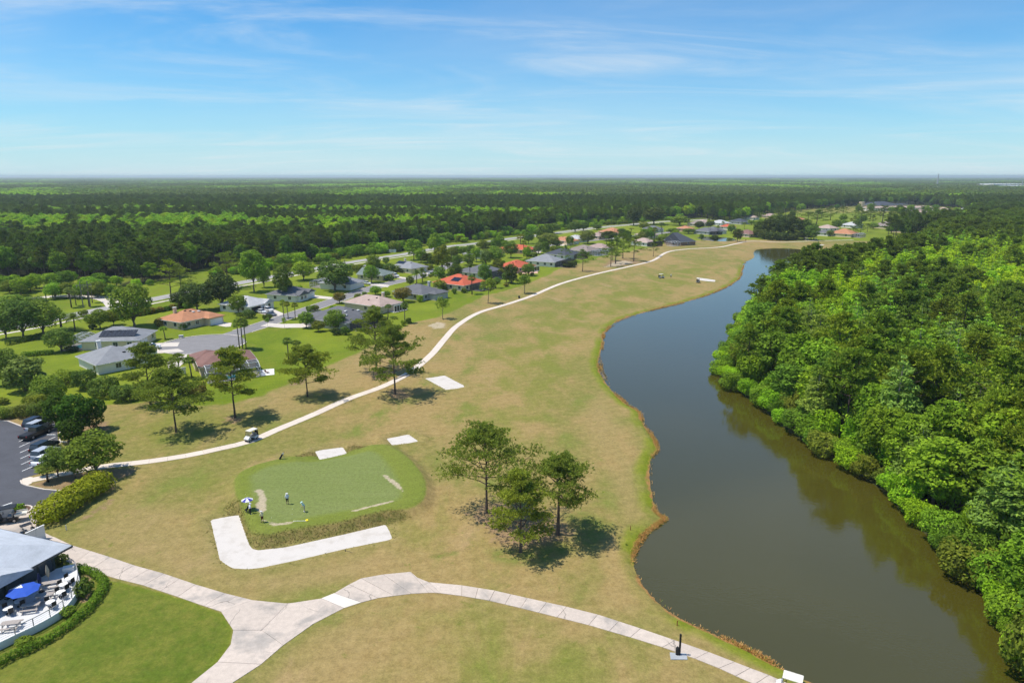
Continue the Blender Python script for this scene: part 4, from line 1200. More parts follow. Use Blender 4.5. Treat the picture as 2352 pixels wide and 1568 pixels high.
# far country
def in_town(x, y):
    """open ground of the far housing and golf holes, right of centre"""
    return False
TOWN = [G(*p) for p in [(1445, 560), (1450, 527), (1500, 512), (1560, 508), (1650, 507), (1720, 506), (1770, 492), (1850, 482), (1950, 474), (2000, 470), (2110, 470), (2200, 480), (2230, 500), (2160, 520), (2070, 528), (2020, 552), (1900, 568), (1700, 580)]]
far_items = []
fx = hexpts(-1050, 1050, 560, 1300, 9.0, R)
fx = fx[(np.abs(fx[:, 0]) < fx[:, 1] * .77 + 25)]
brf = beyond_road(fx); dt = sdf(fx, TOWN); drw = sdf(fx, RWOOD); dl = sdf(fx, LAWN_A)
rwset = {(round(a[0] / 6), round(a[1] / 6)) for a in stuffR}
for (x, y), b_, d_, dr_, dl_ in zip(fx, brf, dt, drw, dl):
    if d_ < 4 or dr_ < 3: continue
    if x < ROADA[:, 0].max() - 10 and (b_ < 26 or y < 822 and -330 < x < 260): continue
    if x >= ROADA[:, 0].max() - 10 and y < 560: continue
    kind, tint = zone(x, y)
    if x > 250 and R.random() < .6 and kind == 'wbroad' and tint in ('bright', 'lime'): tint = 'oak'
    far_items.append((x, y, kind, tint, R.uniform(15, 20) if kind == 'wpine' else R.uniform(12, 16), R.uniform(4.6, 6.2)))
gn_mass('great_wood', stuffL + far_items, 'wide green wood stretching from the main road toward the horizon')
pat = []
s_ = 42.0; y = 1290.0
while y < 15000:
    st_ = s_ * max(1.0, (y / 1300.0) ** .85)
    x = -y * .78 - 60
    while x < y * .78 + 60:
        xx, yy = x + R.uniform(-.3, .3) * st_, y + R.uniform(-.3, .3) * st_
        lum = lown(xx, yy * .45, 420, 2.2) + .5 * lown(xx, yy * .5, 120, 4.4)
        if lum > .22: tint = TINT['bright'] if R.random() < .6 else TINT['mid']
        elif lum > -.1: tint = TINT['oak'] if R.random() < .5 else TINT['pine']
        else: tint = TINT['pine_d']
        pat.append((xx, yy, 'patch', tint, R.uniform(16, 22) * (1 + .10 * lown(xx, yy, 300, 8.8)), st_ * 1.18)); x += st_
    y += st_ * .93
gn_mass('horizon_wood', pat, 'hazy green wood that fades to blue along the horizon')
# ------------------------------------------------------------------ houses
def roofmat(name, col, kind='shingle'):
    if name in _MC: return _MC[name]
    m, nt, out = newmat(name); t = NT(nt); o = t.obj()
    a = t.noise(o, .35, 5, .6); b = t.noise(o, 6, 3, .7)
    mp = t.n('ShaderNodeMapping'); mp.inputs['Scale'].default_value = (1, 1, 4); t.l(o, mp.inputs[0])
    s_ = t.noise(mp.outputs[0], .9, 3, .6)
    f = t.math('ADD', t.math('ADD', t.math('MULTIPLY', a, .5), t.math('MULTIPLY', b, .25)), t.math('MULTIPLY', s_, .25))
    c = t.scalecol(col, t.ramp(f, .32, .68, .76, 1.22, False))
    w = t.n('ShaderNodeTexWave'); w.bands_direction = 'Z'; w.inputs['Scale'].default_value = 3.2 if kind == 'shingle' else 2.2; w.inputs['Distortion'].default_value = .6; t.l(o, w.inputs['Vector'])
    t.principled(out, c, .85, .2, 0, t.bump(t.math('ADD', w.outputs['Fac'], b), .35, .03))
    _MC[name] = m; return m
RM = {'grey': roofmat('shingle_grey', (.255, .262, .275)), 'lgrey': roofmat('shingle_pale_grey', (.46, .46, .46)), 'dgrey': roofmat('shingle_dark_grey', (.140, .142, .152)), 'slate': roofmat('shingle_slate', (.070, .078, .095)),
      'green': roofmat('shingle_green_grey', (.185, .225, .205)), 'orange': roofmat('tile_terracotta', (.46, .215, .115), 'tile'), 'brown': roofmat('shingle_brown', (.225, .125, .105)), 'red': roofmat('tile_red', (.50, .115, .060), 'tile'),
      'tan': roofmat('shingle_tan', (.43, .325, .275)), 'pink': roofmat('shingle_pink', (.37, .27, .235)), 'taupe': roofmat('shingle_taupe', (.26, .215, .19)), 'blue': roofmat('metal_blue_grey', (.42, .46, .50))}
WMt = {'cream': pm('stucco_cream', (.78, .64, .42), .9, .07, .8), 'white': pm('stucco_white', (.82, .76, .67), .9, .06, .8), 'salmon': pm('stucco_salmon', (.62, .36, .22), .9, .07, .8), 'beige': pm('stucco_beige', (.66, .52, .36), .9, .07, .8), 'grey': pm('stucco_grey', (.52, .49, .47), .9, .07, .8), 'stone': pm('stone_brown', (.27, .18, .13), .9, .3, 1.5), 'sage': pm('stucco_sage', (.50, .55, .50), .9, .07, .8)}
m_trim = pm('white_trim', (.78, .77, .74), .6, .05, 1.5)
m_glass = pm('window_glass', (.03, .04, .05), .12, .1, 1, .8)
m_gdoor = pm('garage_door_white', (.76, .75, .72), .6, .05, 1.5)
m_dark = pm('dark_shade_and_fittings', (.02, .02, .022), .8, .1, 1)  # near-black: painted shade of the open garage, also vents and warehouse doors
m_solar = pm('solar_glass', (.012, .013, .020), .25, .1, 1, .6)
m_alum = pm('aluminium_white', (.72, .72, .70), .5, .05, 2)
m_bronze = pm('aluminium_bronze', (.035, .034, .034), .5, .1, 2)
m_door = pm('door_brown', (.16, .08, .05), .6, .15, 2)
m_pool = pm('pool_water', (.03, .32, .40), .1, .15, 1.0, .6)
def screenmat(name, col, alpha):
    m, nt, out = newmat(name); t = NT(nt)
    d = t.n('ShaderNodeBsdfDiffuse'); d.inputs['Color'].default_value = (*col, 1)
    tr = t.n('ShaderNodeBsdfTransparent')
    mx = t.n('ShaderNodeMixShader'); mx.inputs[0].default_value = alpha
    t.l(tr.outputs[0], mx.inputs[1]); t.l(d.outputs[0], mx.inputs[2]); t.l(mx.outputs[0], out.inputs['Surface'])
    return m
m_scr_d = screenmat('screen_dark', (.02, .022, .024), .62)
m_scr_l = screenmat('screen_pale', (.10, .12, .14), .40)
_SH = {}
def shared(key, fn):
    if key not in _SH: _SH[key] = fn()
    return _SH[key]
def put(name, me, parent, loc=(0, 0, 0), rz=0.0):
    o = bpy.data.objects.new(name, me); o.location = loc; o.rotation_euler = (0, 0, rz); return link(o, parent)
def hip_roof(mb, cx, cy, L, Wd, z0, pitch, gable=(False, False), ax='x', th=.16):
    """hipped or gabled roof over a rectangle; ridge along ax"""
    if ax == 'y': L, Wd = Wd, L
    h = Wd * .5 * pitch; hl, hw = L * .5, Wd * .5
    r0 = -hl if gable[0] else -hl + hw; r1 = hl if gable[1] else hl - hw
    if r0 > r1: r0 = r1 = 0.0
    vs = [(-hl, -hw, z0), (hl, -hw, z0), (hl, hw, z0), (-hl, hw, z0), (r0, 0, z0 + h), (r1, 0, z0 + h), (-hl, -hw, z0 - th), (hl, -hw, z0 - th), (hl, hw, z0 - th), (-hl, hw, z0 - th)]
    fs = [(0, 1, 5, 4), (2, 3, 4, 5), (1, 2, 5), (3, 0, 4), (0, 6, 7, 1), (1, 7, 8, 2), (2, 8, 9, 3), (3, 9, 6, 0), (6, 9, 8, 7)]
    if ax == 'y': vs = [(-y, x, z) for x, y, z in vs]
    mb.add([(x + cx, y + cy, z) for x, y, z in vs], fs)
    return h
SIDE = {'-y': (0, -1, 0.0), '+y': (0, 1, math.pi), '-x': (-1, 0, -math.pi / 2), '+x': (1, 0, math.pi / 2)}
def on_wall(side, L, Wd, pos, out=.0):
    """local point on a wall side at offset pos along it, and its turn"""
    sx, sy, rz = SIDE[side]
    if sx == 0: return (pos, sy * (Wd * .5 + out)), rz
    return (sx * (L * .5 + out), pos), rz
def add_window(e, side, L, Wd, pos, w=1.3, h=1.25, sill=.95, cx=0, cy=0):
    (x, y), rz = on_wall(side, L, Wd, pos)
    fr = shared(('wf', w, h), lambda: MB().box((0, .0, 0), (w + .24, .10, h + .24)).mesh('window', m_trim))
    pn = shared(('wp', w, h), lambda: MB().box((-w * .25 - .01, -.05, 0), (w * .5 - .04, .04, h)).box((w * .25 + .01, -.05, 0), (w * .5 - .04, .04, h)).mesh('pane', m_glass))
    o = put('window', fr, e, (x + cx, y + cy, sill + h * .5), rz)
    put('pane', pn, o)
def add_garage(e, side, L, Wd, pos, w=4.9, h=2.15, cx=0, cy=0, opened=False):
    (x, y), rz = on_wall(side, L, Wd, pos)
    if opened: me = shared(('go', w), lambda: MB().box((0, 0, h * .5), (w, .08, h)).mesh('garage_shade_panel', m_dark)); put('garage_shade_panel', me, e, (x + cx, y + cy, .02), rz); return  # flat near-black panel stands for the shade inside the open garage
    def mk():
        b = MB()
        for i in range(4): b.box((0, 0, h * (i + .5) / 4), (w, .10, h / 4 - .05))
        b.box((0, .02, h * .5), (w - .02, .06, h)); return b.mesh('garage_door', m_gdoor)
    put('garage_door', shared(('gd', w, h), mk), e, (x + cx, y + cy, .02), rz)
def add_door(e, side, L, Wd, pos, cx=0, cy=0):
    (x, y), rz = on_wall(side, L, Wd, pos)
    d = put('door', shared('door', lambda: MB().box((0, 0, 1.05), (1.0, .10, 2.1)).mesh('door', m_door)), e, (x + cx, y + cy, .02), rz)
    put('handle', shared('dh', lambda: MB().ball((.38, -.08, 1.0), .05, 6, 4).mesh('handle', m_alum)), d)
def cage(e, x0, x1, y0, depth, h, dark, top='dome', pool=True, nx=None, rz=0.0):
    """screened pool enclosure standing against the -y wall (y0 is the wall line)"""
    c = put('screen_enclosure', MB().box(((x0 + x1) / 2, y0 - depth / 2, .03), (x1 - x0, depth, .08)).mesh('deck', m_drive), e, (0, 0, 0), rz)
    fm = m_bronze if dark else m_alum; sm = m_scr_d if dark else m_scr_l
    n = nx or max(3, int(round((x1 - x0) / 2.6))); f = MB(); t_ = .10
    prof = [(0, h), (.28, h + .75), (.72, h + .75), (1.0, h - .1)] if top == 'dome' else [(0, h + .3), (1.0, h - .1)]
    P_ = [(y0 - depth * a, z) for a, z in prof] + [(y0 - depth, .05)]
    for i in range(n + 1):
        x = x0 + (x1 - x0) * i / n
        for a, b in zip(P_[:-1], P_[1:]): f.bar((x, *a), (x, *b), t_, t_)
        if i in (0, n):
            for yy in (.35, .68):
                y_ = y0 - depth * yy; zt = np.interp(yy, [p[0] for p in prof], [p[1] for p in prof]); f.bar((x, y_, .05), (x, y_, zt), t_, t_)
            f.bar((x, y0, 1.3), (x, y0 - depth, 1.3), t_ * .8, t_ * .8)
    for y_, z_ in P_: f.bar((x0, y_, z_), (x1, y_, z_), t_, t_)
    f.bar((x0, y0 - depth, 1.3), (x1, y0 - depth, 1.3), t_ * .8, t_ * .8)
    fo = put('frame', f.mesh('frame', fm), c)
    g = .06
    for i in range(n):
        xa = x0 + (x1 - x0) * i / n + g; xb = x0 + (x1 - x0) * (i + 1) / n - g
        for (ya, za), (yb, zb) in zip(P_[:-1], P_[1:]):
            put('screen_panel', MB().add([(xa, ya, za), (xb, ya, za), (xb, yb, zb), (xa, yb, zb)], [(0, 1, 2, 3)]).mesh('screen_panel', sm), c)
    for x in (x0 + .0, x1 - .0):
        put('screen_panel', MB().add([(x, y0, .1)] + [(x, y_, z_) for y_, z_ in P_], [tuple(range(len(P_) + 1))]).mesh('screen_panel', sm), c)
    if pool:
        put('pool', MB().prism([((x0 + x1) / 2 + (x1 - x0) * .3 * math.cos(a), y0 - depth * .52 + depth * .27 * math.sin(a)) for a in np.linspace(0, 6.283, 14)[:-1]], .06, .085).mesh('pool', m_pool), c)
def porch(e, x0, x1, y0, depth, h, nx=4):
    """screened porch with white posts under the roof's edge"""
    c = put('porch', MB().box(((x0 + x1) / 2, y0 - depth / 2, .04), (x1 - x0, depth, .1)).box(((x0 + x1) / 2, y0 - depth - .02, h - .12), (x1 - x0, .18, .24)).mesh('porch', m_trim), e)
    for i in range(nx + 1):
        x = x0 + (x1 - x0) * i / nx
        put('post', shared(('post', h), lambda: MB().box((0, 0, h * .5), (.16, .16, h)).mesh('post', m_trim)), c, (x, y0 - depth, .02))
        if i < nx:
            w = (x1 - x0) / nx - .2
            put('screen_panel', shared(('pp', round(w, 2), h), lambda: MB().box((0, 0, h * .5), (w, .03, h - .3)).mesh('screen_panel', m_scr_d)), c, (x + (x1 - x0) / nx * .5, y0 - depth, .02))
def house(zm, C, th, L, Wd, roof, wall, label, wings=(), garage=None, win=None, cages=(), porches=(), gable=(False, False), pitch=.42, ax=None, chimney=None, solar=None, sky=(), vents=True, wh=2.75, group=None, name='house', at=None):
    """C: the near corner of the eaves in the picture; th: turn in degrees of the side running up to the right"""
    a = math.radians(th)
    if at is None:
        c = GZ(zm, *C, z=wh); cx = c[0] + math.cos(a) * L / 2 - math.sin(a) * Wd / 2; cy = c[1] + math.sin(a) * L / 2 + math.cos(a) * Wd / 2
    else: cx, cy = GZ(zm, *at)
    e = empty(name, (cx, cy, 0.0), a); tag(e, label, 'house', group)
    OV = .55; rm = RM[roof]; wm = WMt[wall]
    l, w = L - 2 * OV, Wd - 2 * OV
    wb = MB().box((0, 0, wh / 2 - .1), (l, w, wh + .2 - .02)); put('wall', wb.mesh('wall', wm), e)
    ax = ax or ('x' if L >= Wd else 'y')
    rb = MB(); hh = hip_roof(rb, 0, 0, L, Wd, wh + .02, pitch, gable, ax); ro = put('roof', rb.mesh('roof', rm), e)
    fb = MB()
    for s in (-1, 1):
        fb.box((0, s * (Wd * .5 + .015), wh - .075), (L + .06, .05, .17)); fb.box((s * (L * .5 + .015), 0, wh - .075), (.05, Wd, .17))
    put('fascia', fb.mesh('fascia', m_trim), ro)
    if gable[0] or gable[1]:
        for s, gq in ((-1, gable[0]), (1, gable[1])):
            if gq:
                q = (l if ax == 'x' else w) * .5; ww = (w if ax == 'x' else l) * .5
                pts = [(s * q, -ww, wh), (s * q, ww, wh), (s * q, 0, wh + ww * pitch)]
                if ax == 'y': pts = [(y, x, z) for x, y, z in pts]
                put('gable', MB().add(pts, [(0, 1, 2), (2, 1, 0)][:1]).mesh('gable', wm), e)
    for wg in wings:
        wx, wy, wl, wwd = wg[:4]; o = wg[4] if len(wg) > 4 else {}
        put('wall', MB().box((wx, wy, wh / 2 - .1), (wl - 2 * OV, wwd - 2 * OV, wh + .16)).mesh('wall', wm), e)
        r2 = MB(); hip_roof(r2, wx, wy, wl, wwd, wh + .005, o.get('pitch', pitch), o.get('gable', (False, False)), o.get('ax', 'x' if wl >= wwd else 'y'), .14)
        put('roof', r2.mesh('roof', rm), e)
        if o.get('garage'): add_garage(e, o['garage'], wl - 2 * OV, wwd - 2 * OV, o.get('gp', 0), cx=wx, cy=wy)
        for side, ps in o.get('win', ()): add_window(e, side, wl - 2 * OV, wwd - 2 * OV, ps, cx=wx, cy=wy)
        g_ = o.get('gable')
        if g_:
            axx = o.get('ax', 'x' if wl >= wwd else 'y'); pt_ = o.get('pitch', pitch)
            for s, gq in ((-1, g_[0]), (1, g_[1])):
                if gq:
                    q = ((wl if axx == 'x' else wwd) - 2 * OV) * .5; ww = ((wwd if axx == 'x' else wl) - 2 * OV) * .5
                    pts = [(s * q, -ww, wh), (s * q, ww, wh), (s * q, 0, wh + ww * pt_)]
                    if axx == 'y': pts = [(y, x, z) for x, y, z in pts]
                    put('gable', MB().add([(x + wx, y + wy, z) for x, y, z in pts], [(0, 1, 2)]).mesh('gable', wm), e)
    if garage: add_garage(e, garage[0], l, w, garage[1], opened=len(garage) > 2)
    if win is None: win = [('-y', -l * .3), ('-y', l * .12), ('-x', -w * .28), ('-x', w * .22)]
    for side, ps in win: add_window(e, side, l, w, ps)
    for side, ps in ((('+y', l * .2), ('+x', -w * .2))): add_window(e, side, l, w, ps)
    add_door(e, '+y', l, w, -l * .15)
    for cg in cages: cage(e, *cg)
    for pc in porches: porch(e, *pc)
    if chimney:
        ch = put('chimney', MB().box((0, 0, 0), (.95, .8, 2.2)).mesh('chimney', wm), ro, (chimney[0], chimney[1], wh + hh * .75 + .5))
        put('cap', MB().box((0, 0, 1.15), (1.15, 1.0, .12)).mesh('cap', m_trim), ch)
    pitch_a = math.atan(pitch)
    def roof_z(x, y):
        if ax == 'x': d = min(Wd / 2 - abs(y), L / 2 - abs(x) if not gable[0 if x < 0 else 1] else 99)
        else: d = min(L / 2 - abs(x), Wd / 2 - abs(y) if not gable[0 if y < 0 else 1] else 99)
        return wh + .02 + d * pitch
    if solar:   # panels on the -y or -x slope: (side, centre along, centre up the slope, number, panel w, panel h)
        side, p0, up, n, pw, ph = solar
        for i in range(n):
            q = p0 + (i - (n - 1) / 2) * (pw + .09); m2 = MB(); hw_, hh_ = pw / 2, ph / 2
            vs = []
            for sx, sy in ((-1, -1), (1, -1), (1, 1), (-1, 1)):
                aa = q + sx * hw_; dd = up + sy * hh_ * math.cos(pitch_a)
                x, y = (aa, -Wd / 2 + dd) if side == '-y' else (-L / 2 + dd, -aa)
                vs.append((x, y, wh + .02 + dd * pitch + .14))
            vs += [(x, y, z - .09) for x, y, z in vs]
            m2.add(vs, [(0, 1, 2, 3), (0, 4, 5, 1), (1, 5, 6, 2), (2, 6, 7, 3), (3, 7, 4, 0)])
            put('solar_panel', m2.mesh('solar_panel', m_solar), ro)
    for (x, y) in sky:
        z = roof_z(x, y); put('skylight', MB().box((0, 0, 0), (.9, .9, .22)).mesh('skylight', m_trim), ro, (x, y, z + .05))
    if vents:
        for k in range(2):
            x, y = R.uniform(-.25, .25) * L, R.uniform(-.3, .1) * Wd
            put('vent', shared('vent', lambda: MB().box((0, 0, 0), (.75, .5, .22)).mesh('vent', m_dark)), ro, (x, y, roof_z(x, y) + .04))
    return e
H_ = house
H_(1, (1330, 905), 96, 14, 17, 'grey', 'cream', 'grey roofed cream house with a row of black solar panels on its roof', garage=('-y', -2.5), win=[('-x', -5.5), ('-x', -1.5), ('-x', 3.5), ('-y', 4)], solar=('-x', 1.5, 3.4, 9, 1.05, 3.4), cages=((-3.0, 6.5, -7.95, 6.0, 2.7, False, 'dome', True, None, math.pi),), ax='y', wings=())
e_ = H_(1, (915, 1145), 50, 13.5, 14.5, 'grey', 'white', 'pale grey roofed white house with a white chimney beside the dense green shrubs', chimney=(-1.5, 4.5), win=[('-y', -1.2), ('-y', 2.8), ('-x', -4.5)], porches=(), wings=((7.5, 3.5, 9, 8.5, {}),))
H_(2, (165, 735), 62, 15.4, 12.8, 'orange', 'beige', 'terracotta roofed beige house with two skylights and a white garage door', garage=('-y', 4.4), win=[('-y', -4.5), ('-y', -1.2), ('-x', -2.5), ('-x', 2.5)], chimney=(-3.4, 2.2), sky=((.5, -2.0), (2.5, -2.2)), wings=((4.6, -4.0, 7.0, 9.5, {'garage': '-y', 'ax': 'y'}),))
H_(2, (330, 1165), 30, 14.5, 12.5, 'brown', 'beige', 'brown roofed house with a white screened pool enclosure near the golf course', win=[('-x', -3.5), ('-x', 2.5)], cages=((-6.0, 6.6, -5.65, 7.0, 2.7, False, 'dome'),), sky=((-1.0, -1.6), (2.0, -1.5)), wings=((-4.0, 5.0, 8, 9, {'ax': 'y'}),))
H_(2, (820, 585), 68, 13, 15.5, 'lgrey', 'white', 'pale grey roofed white house with an open dark garage beside three parked cars', garage=('-y', -2.6, 'open'), win=[('-x', -4.0), ('-x', 1.0), ('-x', 5.0)], wings=((4.2, -3.5, 6.2, 9, {'ax': 'y', 'gable': (True, False), 'win': (('-y', 0),)}),), ax='y')
H_(2, (1265, 480), 72, 14, 15, 'dgrey', 'white', 'dark grey roofed white house with two front gables behind a tall ivy covered tree', garage=None, win=[('-x', -4), ('-x', 3)], wings=((-2.5, -4.0, 7.5, 9, {'ax': 'y', 'gable': (True, False), 'win': (('-y', -1.2), ('-y', 1.2))}), (4.2, -3.0, 6, 9, {'ax': 'y', 'gable': (True, False), 'garage': '-y'})), ax='y')
H_(2, (1790, 372), 72, 13, 17, 'grey', 'white', 'white house half hidden behind a big oak beside the pool cage', win=[('-x', -5), ('-x', 0)], cages=((-5, 4.5, -7.95, 6.5, 2.7, False, 'dome', False, None, math.pi),))
H_(3, (380, 775), 72, 13, 15, 'green', 'cream', 'cream house with a green grey roof beside a parked white pickup truck', garage=('-y', -2.5), win=[('-x', -4.5), ('-x', .5), ('-x', 4.5)], chimney=(0, 6.0), ax='y', gable=(False, True))
H_(2, (1740, 745), 60, 17, 20, 'dgrey', 'grey', 'wide dark grey roofed house half behind the big pines by the cart path', win=[('-x', -6), ('-x', -1), ('-x', 4.5)], cages=((-6, 7.5, -9.45, 5.0, 2.6, True, 'flat', False),), sky=((-2, -4), (3, -5), (-4, -6)), wings=((-2, 8.5, 9, 7, {'garage': '-x'}),))
H_(3, (345, 1120), 56, 13, 20, 'tan', 'beige', 'tan roofed house with a tall white framed window porch facing the fairway', porches=((-1.0, 6.0, -9.45, 2.6, 2.75, 5),), win=[('-x', -6.5), ('-x', -2)], chimney=(2.5, -3.0), ax='y')
H_(3, (810, 985), 56, 14, 17, 'dgrey', 'grey', 'dark grey roofed house with a white posted screened porch facing the fairway', porches=((-1.5, 6.2, -7.95, 3.0, 2.75, 6),), win=[('-x', -4), ('-x', 1.5), ('-y', -4.2)], chimney=(3.2, -3.4), ax='y', wings=((1.6, -9.6, 9.2, 5.2, {}),))
H_(3, (1265, 885), 55, 17, 19, 'red', 'cream', 'bright red tile roofed house with one dark solar panel block on its roof', win=[('-x', -6.5), ('-x', -1.5), ('-y', -5.5)], cages=((-3.5, 8, -8.95, 6, 2.6, True, 'flat', True),), solar=('-x', 2.0, 4.0, 4, 1.1, 3.2), ax='y')
H_(3, (1500, 755), 60, 18, 16, 'dgrey', 'white', 'large weathered grey roofed white house with a black domed pool cage', win=[('-x', -5), ('-x', -1), ('-x', 4)], cages=((-7, 7, -7.45, 7.5, 2.8, True, 'dome'),), wings=((-3, 5.5, 9, 10, {'ax': 'y'}),))
H_(3, (690, 700), 52, 13, 17, 'grey', 'cream', 'grey roofed cream house behind the clipped dark hedge with roof solar panels', garage=('-y', 2.5), win=[('-x', -5), ('-x', 0), ('-y', -3)], solar=('-x', -4, 4.6, 5, 1.1, 2.6), ax='y', chimney=(1, 4))
H_(3, (1830, 695), 46, 17, 15, 'red', 'salmon', 'red roofed salmon house with a low salmon terrace wall by the lawn', win=[('-x', -4), ('-x', 2), ('-y', -4), ('-y', 0)], porches=((2.5, 8.0, -6.95, 2.6, 2.7, 3),))
H_(4, (470, 855), 62, 16, 19, 'grey', 'white', 'long grey roofed white house with a black domed screen cage and hedge', win=[('-x', -7), ('-x', -3), ('-x', 1.5), ('-x', 6)], cages=((-6.5, 7.5, -8.95, 7.5, 2.7, True, 'dome'),), ax='y')
H_(4, (600, 780), 50, 17, 18, 'slate', 'white', 'slate dark roofed house just behind the long grey roofed house', win=[('-x', -5), ('-x', 0), ('-y', 2)], cages=((0, 8, -8.45, 5, 2.6, True, 'flat', False),), ax='y')
H_(4, (830, 735), 46, 15, 18, 'taupe', 'beige', 'taupe roofed house with a pale arched pool cage by the lone fairway pine', win=[('-x', -5), ('-x', 1)], cages=((-5, 6.5, -8.45, 6.5, 2.7, False, 'dome'),), ax='y')
H_(4, (600, 622), 40, 12, 17, 'orange', 'cream', 'terracotta roofed house with a white garage beyond the spreading grey green oak', garage=('-y', 0), win=[('-x', -4), ('-x', 2)], ax='y', wings=((3, -7, 7, 6, {'garage': '-y', 'ax': 'y'}),))
H_(4, (720, 600), 40, 12, 15, 'lgrey', 'white', 'pale silver roofed house between two terracotta roofed neighbours', win=[('-x', -4), ('-x', 2)])
H_(4, (950, 568), 40, 11, 13, 'pink', 'beige', 'small pinkish roofed house touching the wide orange roof behind it')
H_(4, (1115, 532), 38, 17, 20, 'orange', 'salmon', 'wide orange brown roofed house near the far bend of the main road', ax='y')
H_(4, (1000, 700), 46, 12, 15, 'pink', 'white', 'pinkish roofed white house left of the pine clump by the cart path', win=[('-x', -4), ('-x', 2)])
H_(4, (1850, 632), 28, 15, 20, 'slate', 'stone', 'slate roofed house with a tall brown gable and white trim by the pond', gable=(True, False), pitch=.62, ax='x', win=[('-x', -2.5), ('-x', 2.5), ('-y', 0)], cages=((-16, -8.2, -3.0, 7, 2.6, False, 'dome', False),), wings=((-4.5, 2.0, 9, 8, {'gable': (True, False), 'pitch': .62, 'ax': 'x'}),))
H_(4, (1500, 560), 40, 13, 16, 'pink', 'beige', 'pink roofed house with two tall palms standing before it')
H_(4, (1570, 492), 40, 13, 16, 'dgrey', 'white', 'grey hip roofed white house at the edge of the far dark wood')
H_(4, (1480, 640), 42, 13, 16, 'tan', 'white', 'low tan roofed house with black screen cages behind the pine clump', cages=((-6, 0, -7.45, 5, 2.6, True, 'dome', False), (.6, 6, -7.45, 5, 2.6, True, 'dome', False)))
H_(4, (2155, 520), 35, 14, 18, 'dgrey', 'grey', 'dark grey roofed house right beyond the small pond', cages=((-5, 5, -8.45, 5, 2.6, True, 'flat', False),))
H_(4, (1925, 488), 38, 11, 14, 'orange', 'salmon', 'small orange roofed house left of the tan roofed house at the wood edge')
H_(4, (2065, 436), 36, 15, 18, 'taupe', 'beige', 'tan brown roofed house against the far wood left of the white roofed house')
H_(3, (1440, 545), 62, 12, 13, 'grey', 'white', 'grey roofed white house half hidden between the leafy street trees')
H_(3, (1950, 497), 55, 13, 20, 'red', 'salmon', 'red tile roofed house beyond the white car near the main road', garage=('-y', 0), wings=((-3, 8, 9, 9, {}),))
# far houses across the course (picture 14)
FH = [((45, 440), 'tan', 'beige', 34, 15, 17, 'tan roofed far house left of the white roofed one'), ((172, 442), 'lgrey', 'white', 34, 14, 18, 'white roofed far house behind the pond'), ((310, 432), 'slate', 'grey', 34, 15, 18, 'black grey roofed far house beside the white roofed one'),
      ((120, 500), 'dgrey', 'white', 34, 17, 18, 'dark roofed low house on the far bank of the small pond'), ((365, 522), 'brown', 'beige', 34, 15, 17, 'brown roofed house behind the lone round tree past the pond'), ((225, 470), 'red', 'white', 34, 11, 13, 'small red roofed far house behind the pond house'),
      ((735, 420), 'orange', 'salmon', 34, 14, 17, 'orange pink far house between the dark oak clump and the pines'), ((940, 480), 'tan', 'white', 34, 14, 16, 'tan far house right of the dark oak clump'), ((1115, 458), 'lgrey', 'white', 34, 14, 16, 'pale grey roofed far house beside a fan palm'),
      ((1060, 520), 'orange', 'cream', 34, 18, 20, 'orange brown roofed house with a blue grey cage at the far end of the course'), ((1355, 462), 'taupe', 'beige', 34, 18, 20, 'taupe roofed two part far house behind the tall pines'), ((1480, 492), 'brown', 'beige', 34, 14, 16, 'brown roofed house nearest to the dark tops of the lakeside wood'),
      ((1600, 362), 'pink', 'beige', 30, 20, 22, 'pinkish roofed house on the far right behind the pine tops'), ((1770, 345), 'tan', 'cream', 30, 18, 20, 'tan roofed far house right of the long low building'), ((1920, 352), 'lgrey', 'white', 30, 18, 22, 'grey roofed far house near the right edge of the housing'), ((2080, 330), 'orange', 'salmon', 30, 16, 18, 'lone orange roofed house among the trees at the far right'),
      ((530, 388), 'pink', 'beige', 34, 13, 16, 'pinkish far house above the dark oak clump'), ((395, 400), 'tan', 'white', 34, 13, 15, 'tan roofed far house right of the black grey roofed one'), ((1845, 392), 'lgrey', 'white', 30, 14, 20, 'long white roofed far house low between the tree tops'), ((920, 515), 'dgrey', 'white', 34, 11, 13, 'small dark roofed house behind the two far golf carts')]
for p, rf, wl_, th, L, Wd, lab in FH:
    H_(14, None, th + R.uniform(-8, 8), L, Wd, rf, wl_, lab, at=p, vents=False, cages=(((-6, 6, -Wd / 2 + .55, 6, 2.6, False, 'dome', False),) if 'cage' in lab else ()), wings=((R.uniform(-3, 3), Wd * .3, L * .55, Wd * .5, {}),))
# white roofs showing through the wood in the distance
for i, (px, py, rf) in enumerate([(1268, 470, 'lgrey'), (1292, 473, 'lgrey'), (1330, 467, 'lgrey'), (1392, 466, 'lgrey'), (1480, 467, 'lgrey'), (1265, 482, 'tan'), (1070, 466, 'lgrey'), (690, 464, 'lgrey'), (930, 488, 'lgrey')]):
    x, y = G(px, py + 6)
    lab = ['white roofed house showing through the wood above the bend of the road', 'white roofed house just right of the first one in the wood', 'white roofed house in the middle of the far row in the wood', 'bright white roofed long house in the far wood', 'white roofed house at the right end of the far row in the wood', 'tan roofed house below the white roofs in the wood', 'white roofed house far off in the wood above the tall pines', 'white roofed house in the far wood left of centre', 'white roofed house in the wood behind the road lamp'][i]
    e = house(0, None, R.uniform(10, 50), 18, 13, rf, 'white', lab, at=(px, py + 6), vents=False, wh=9.0, pitch=.3)
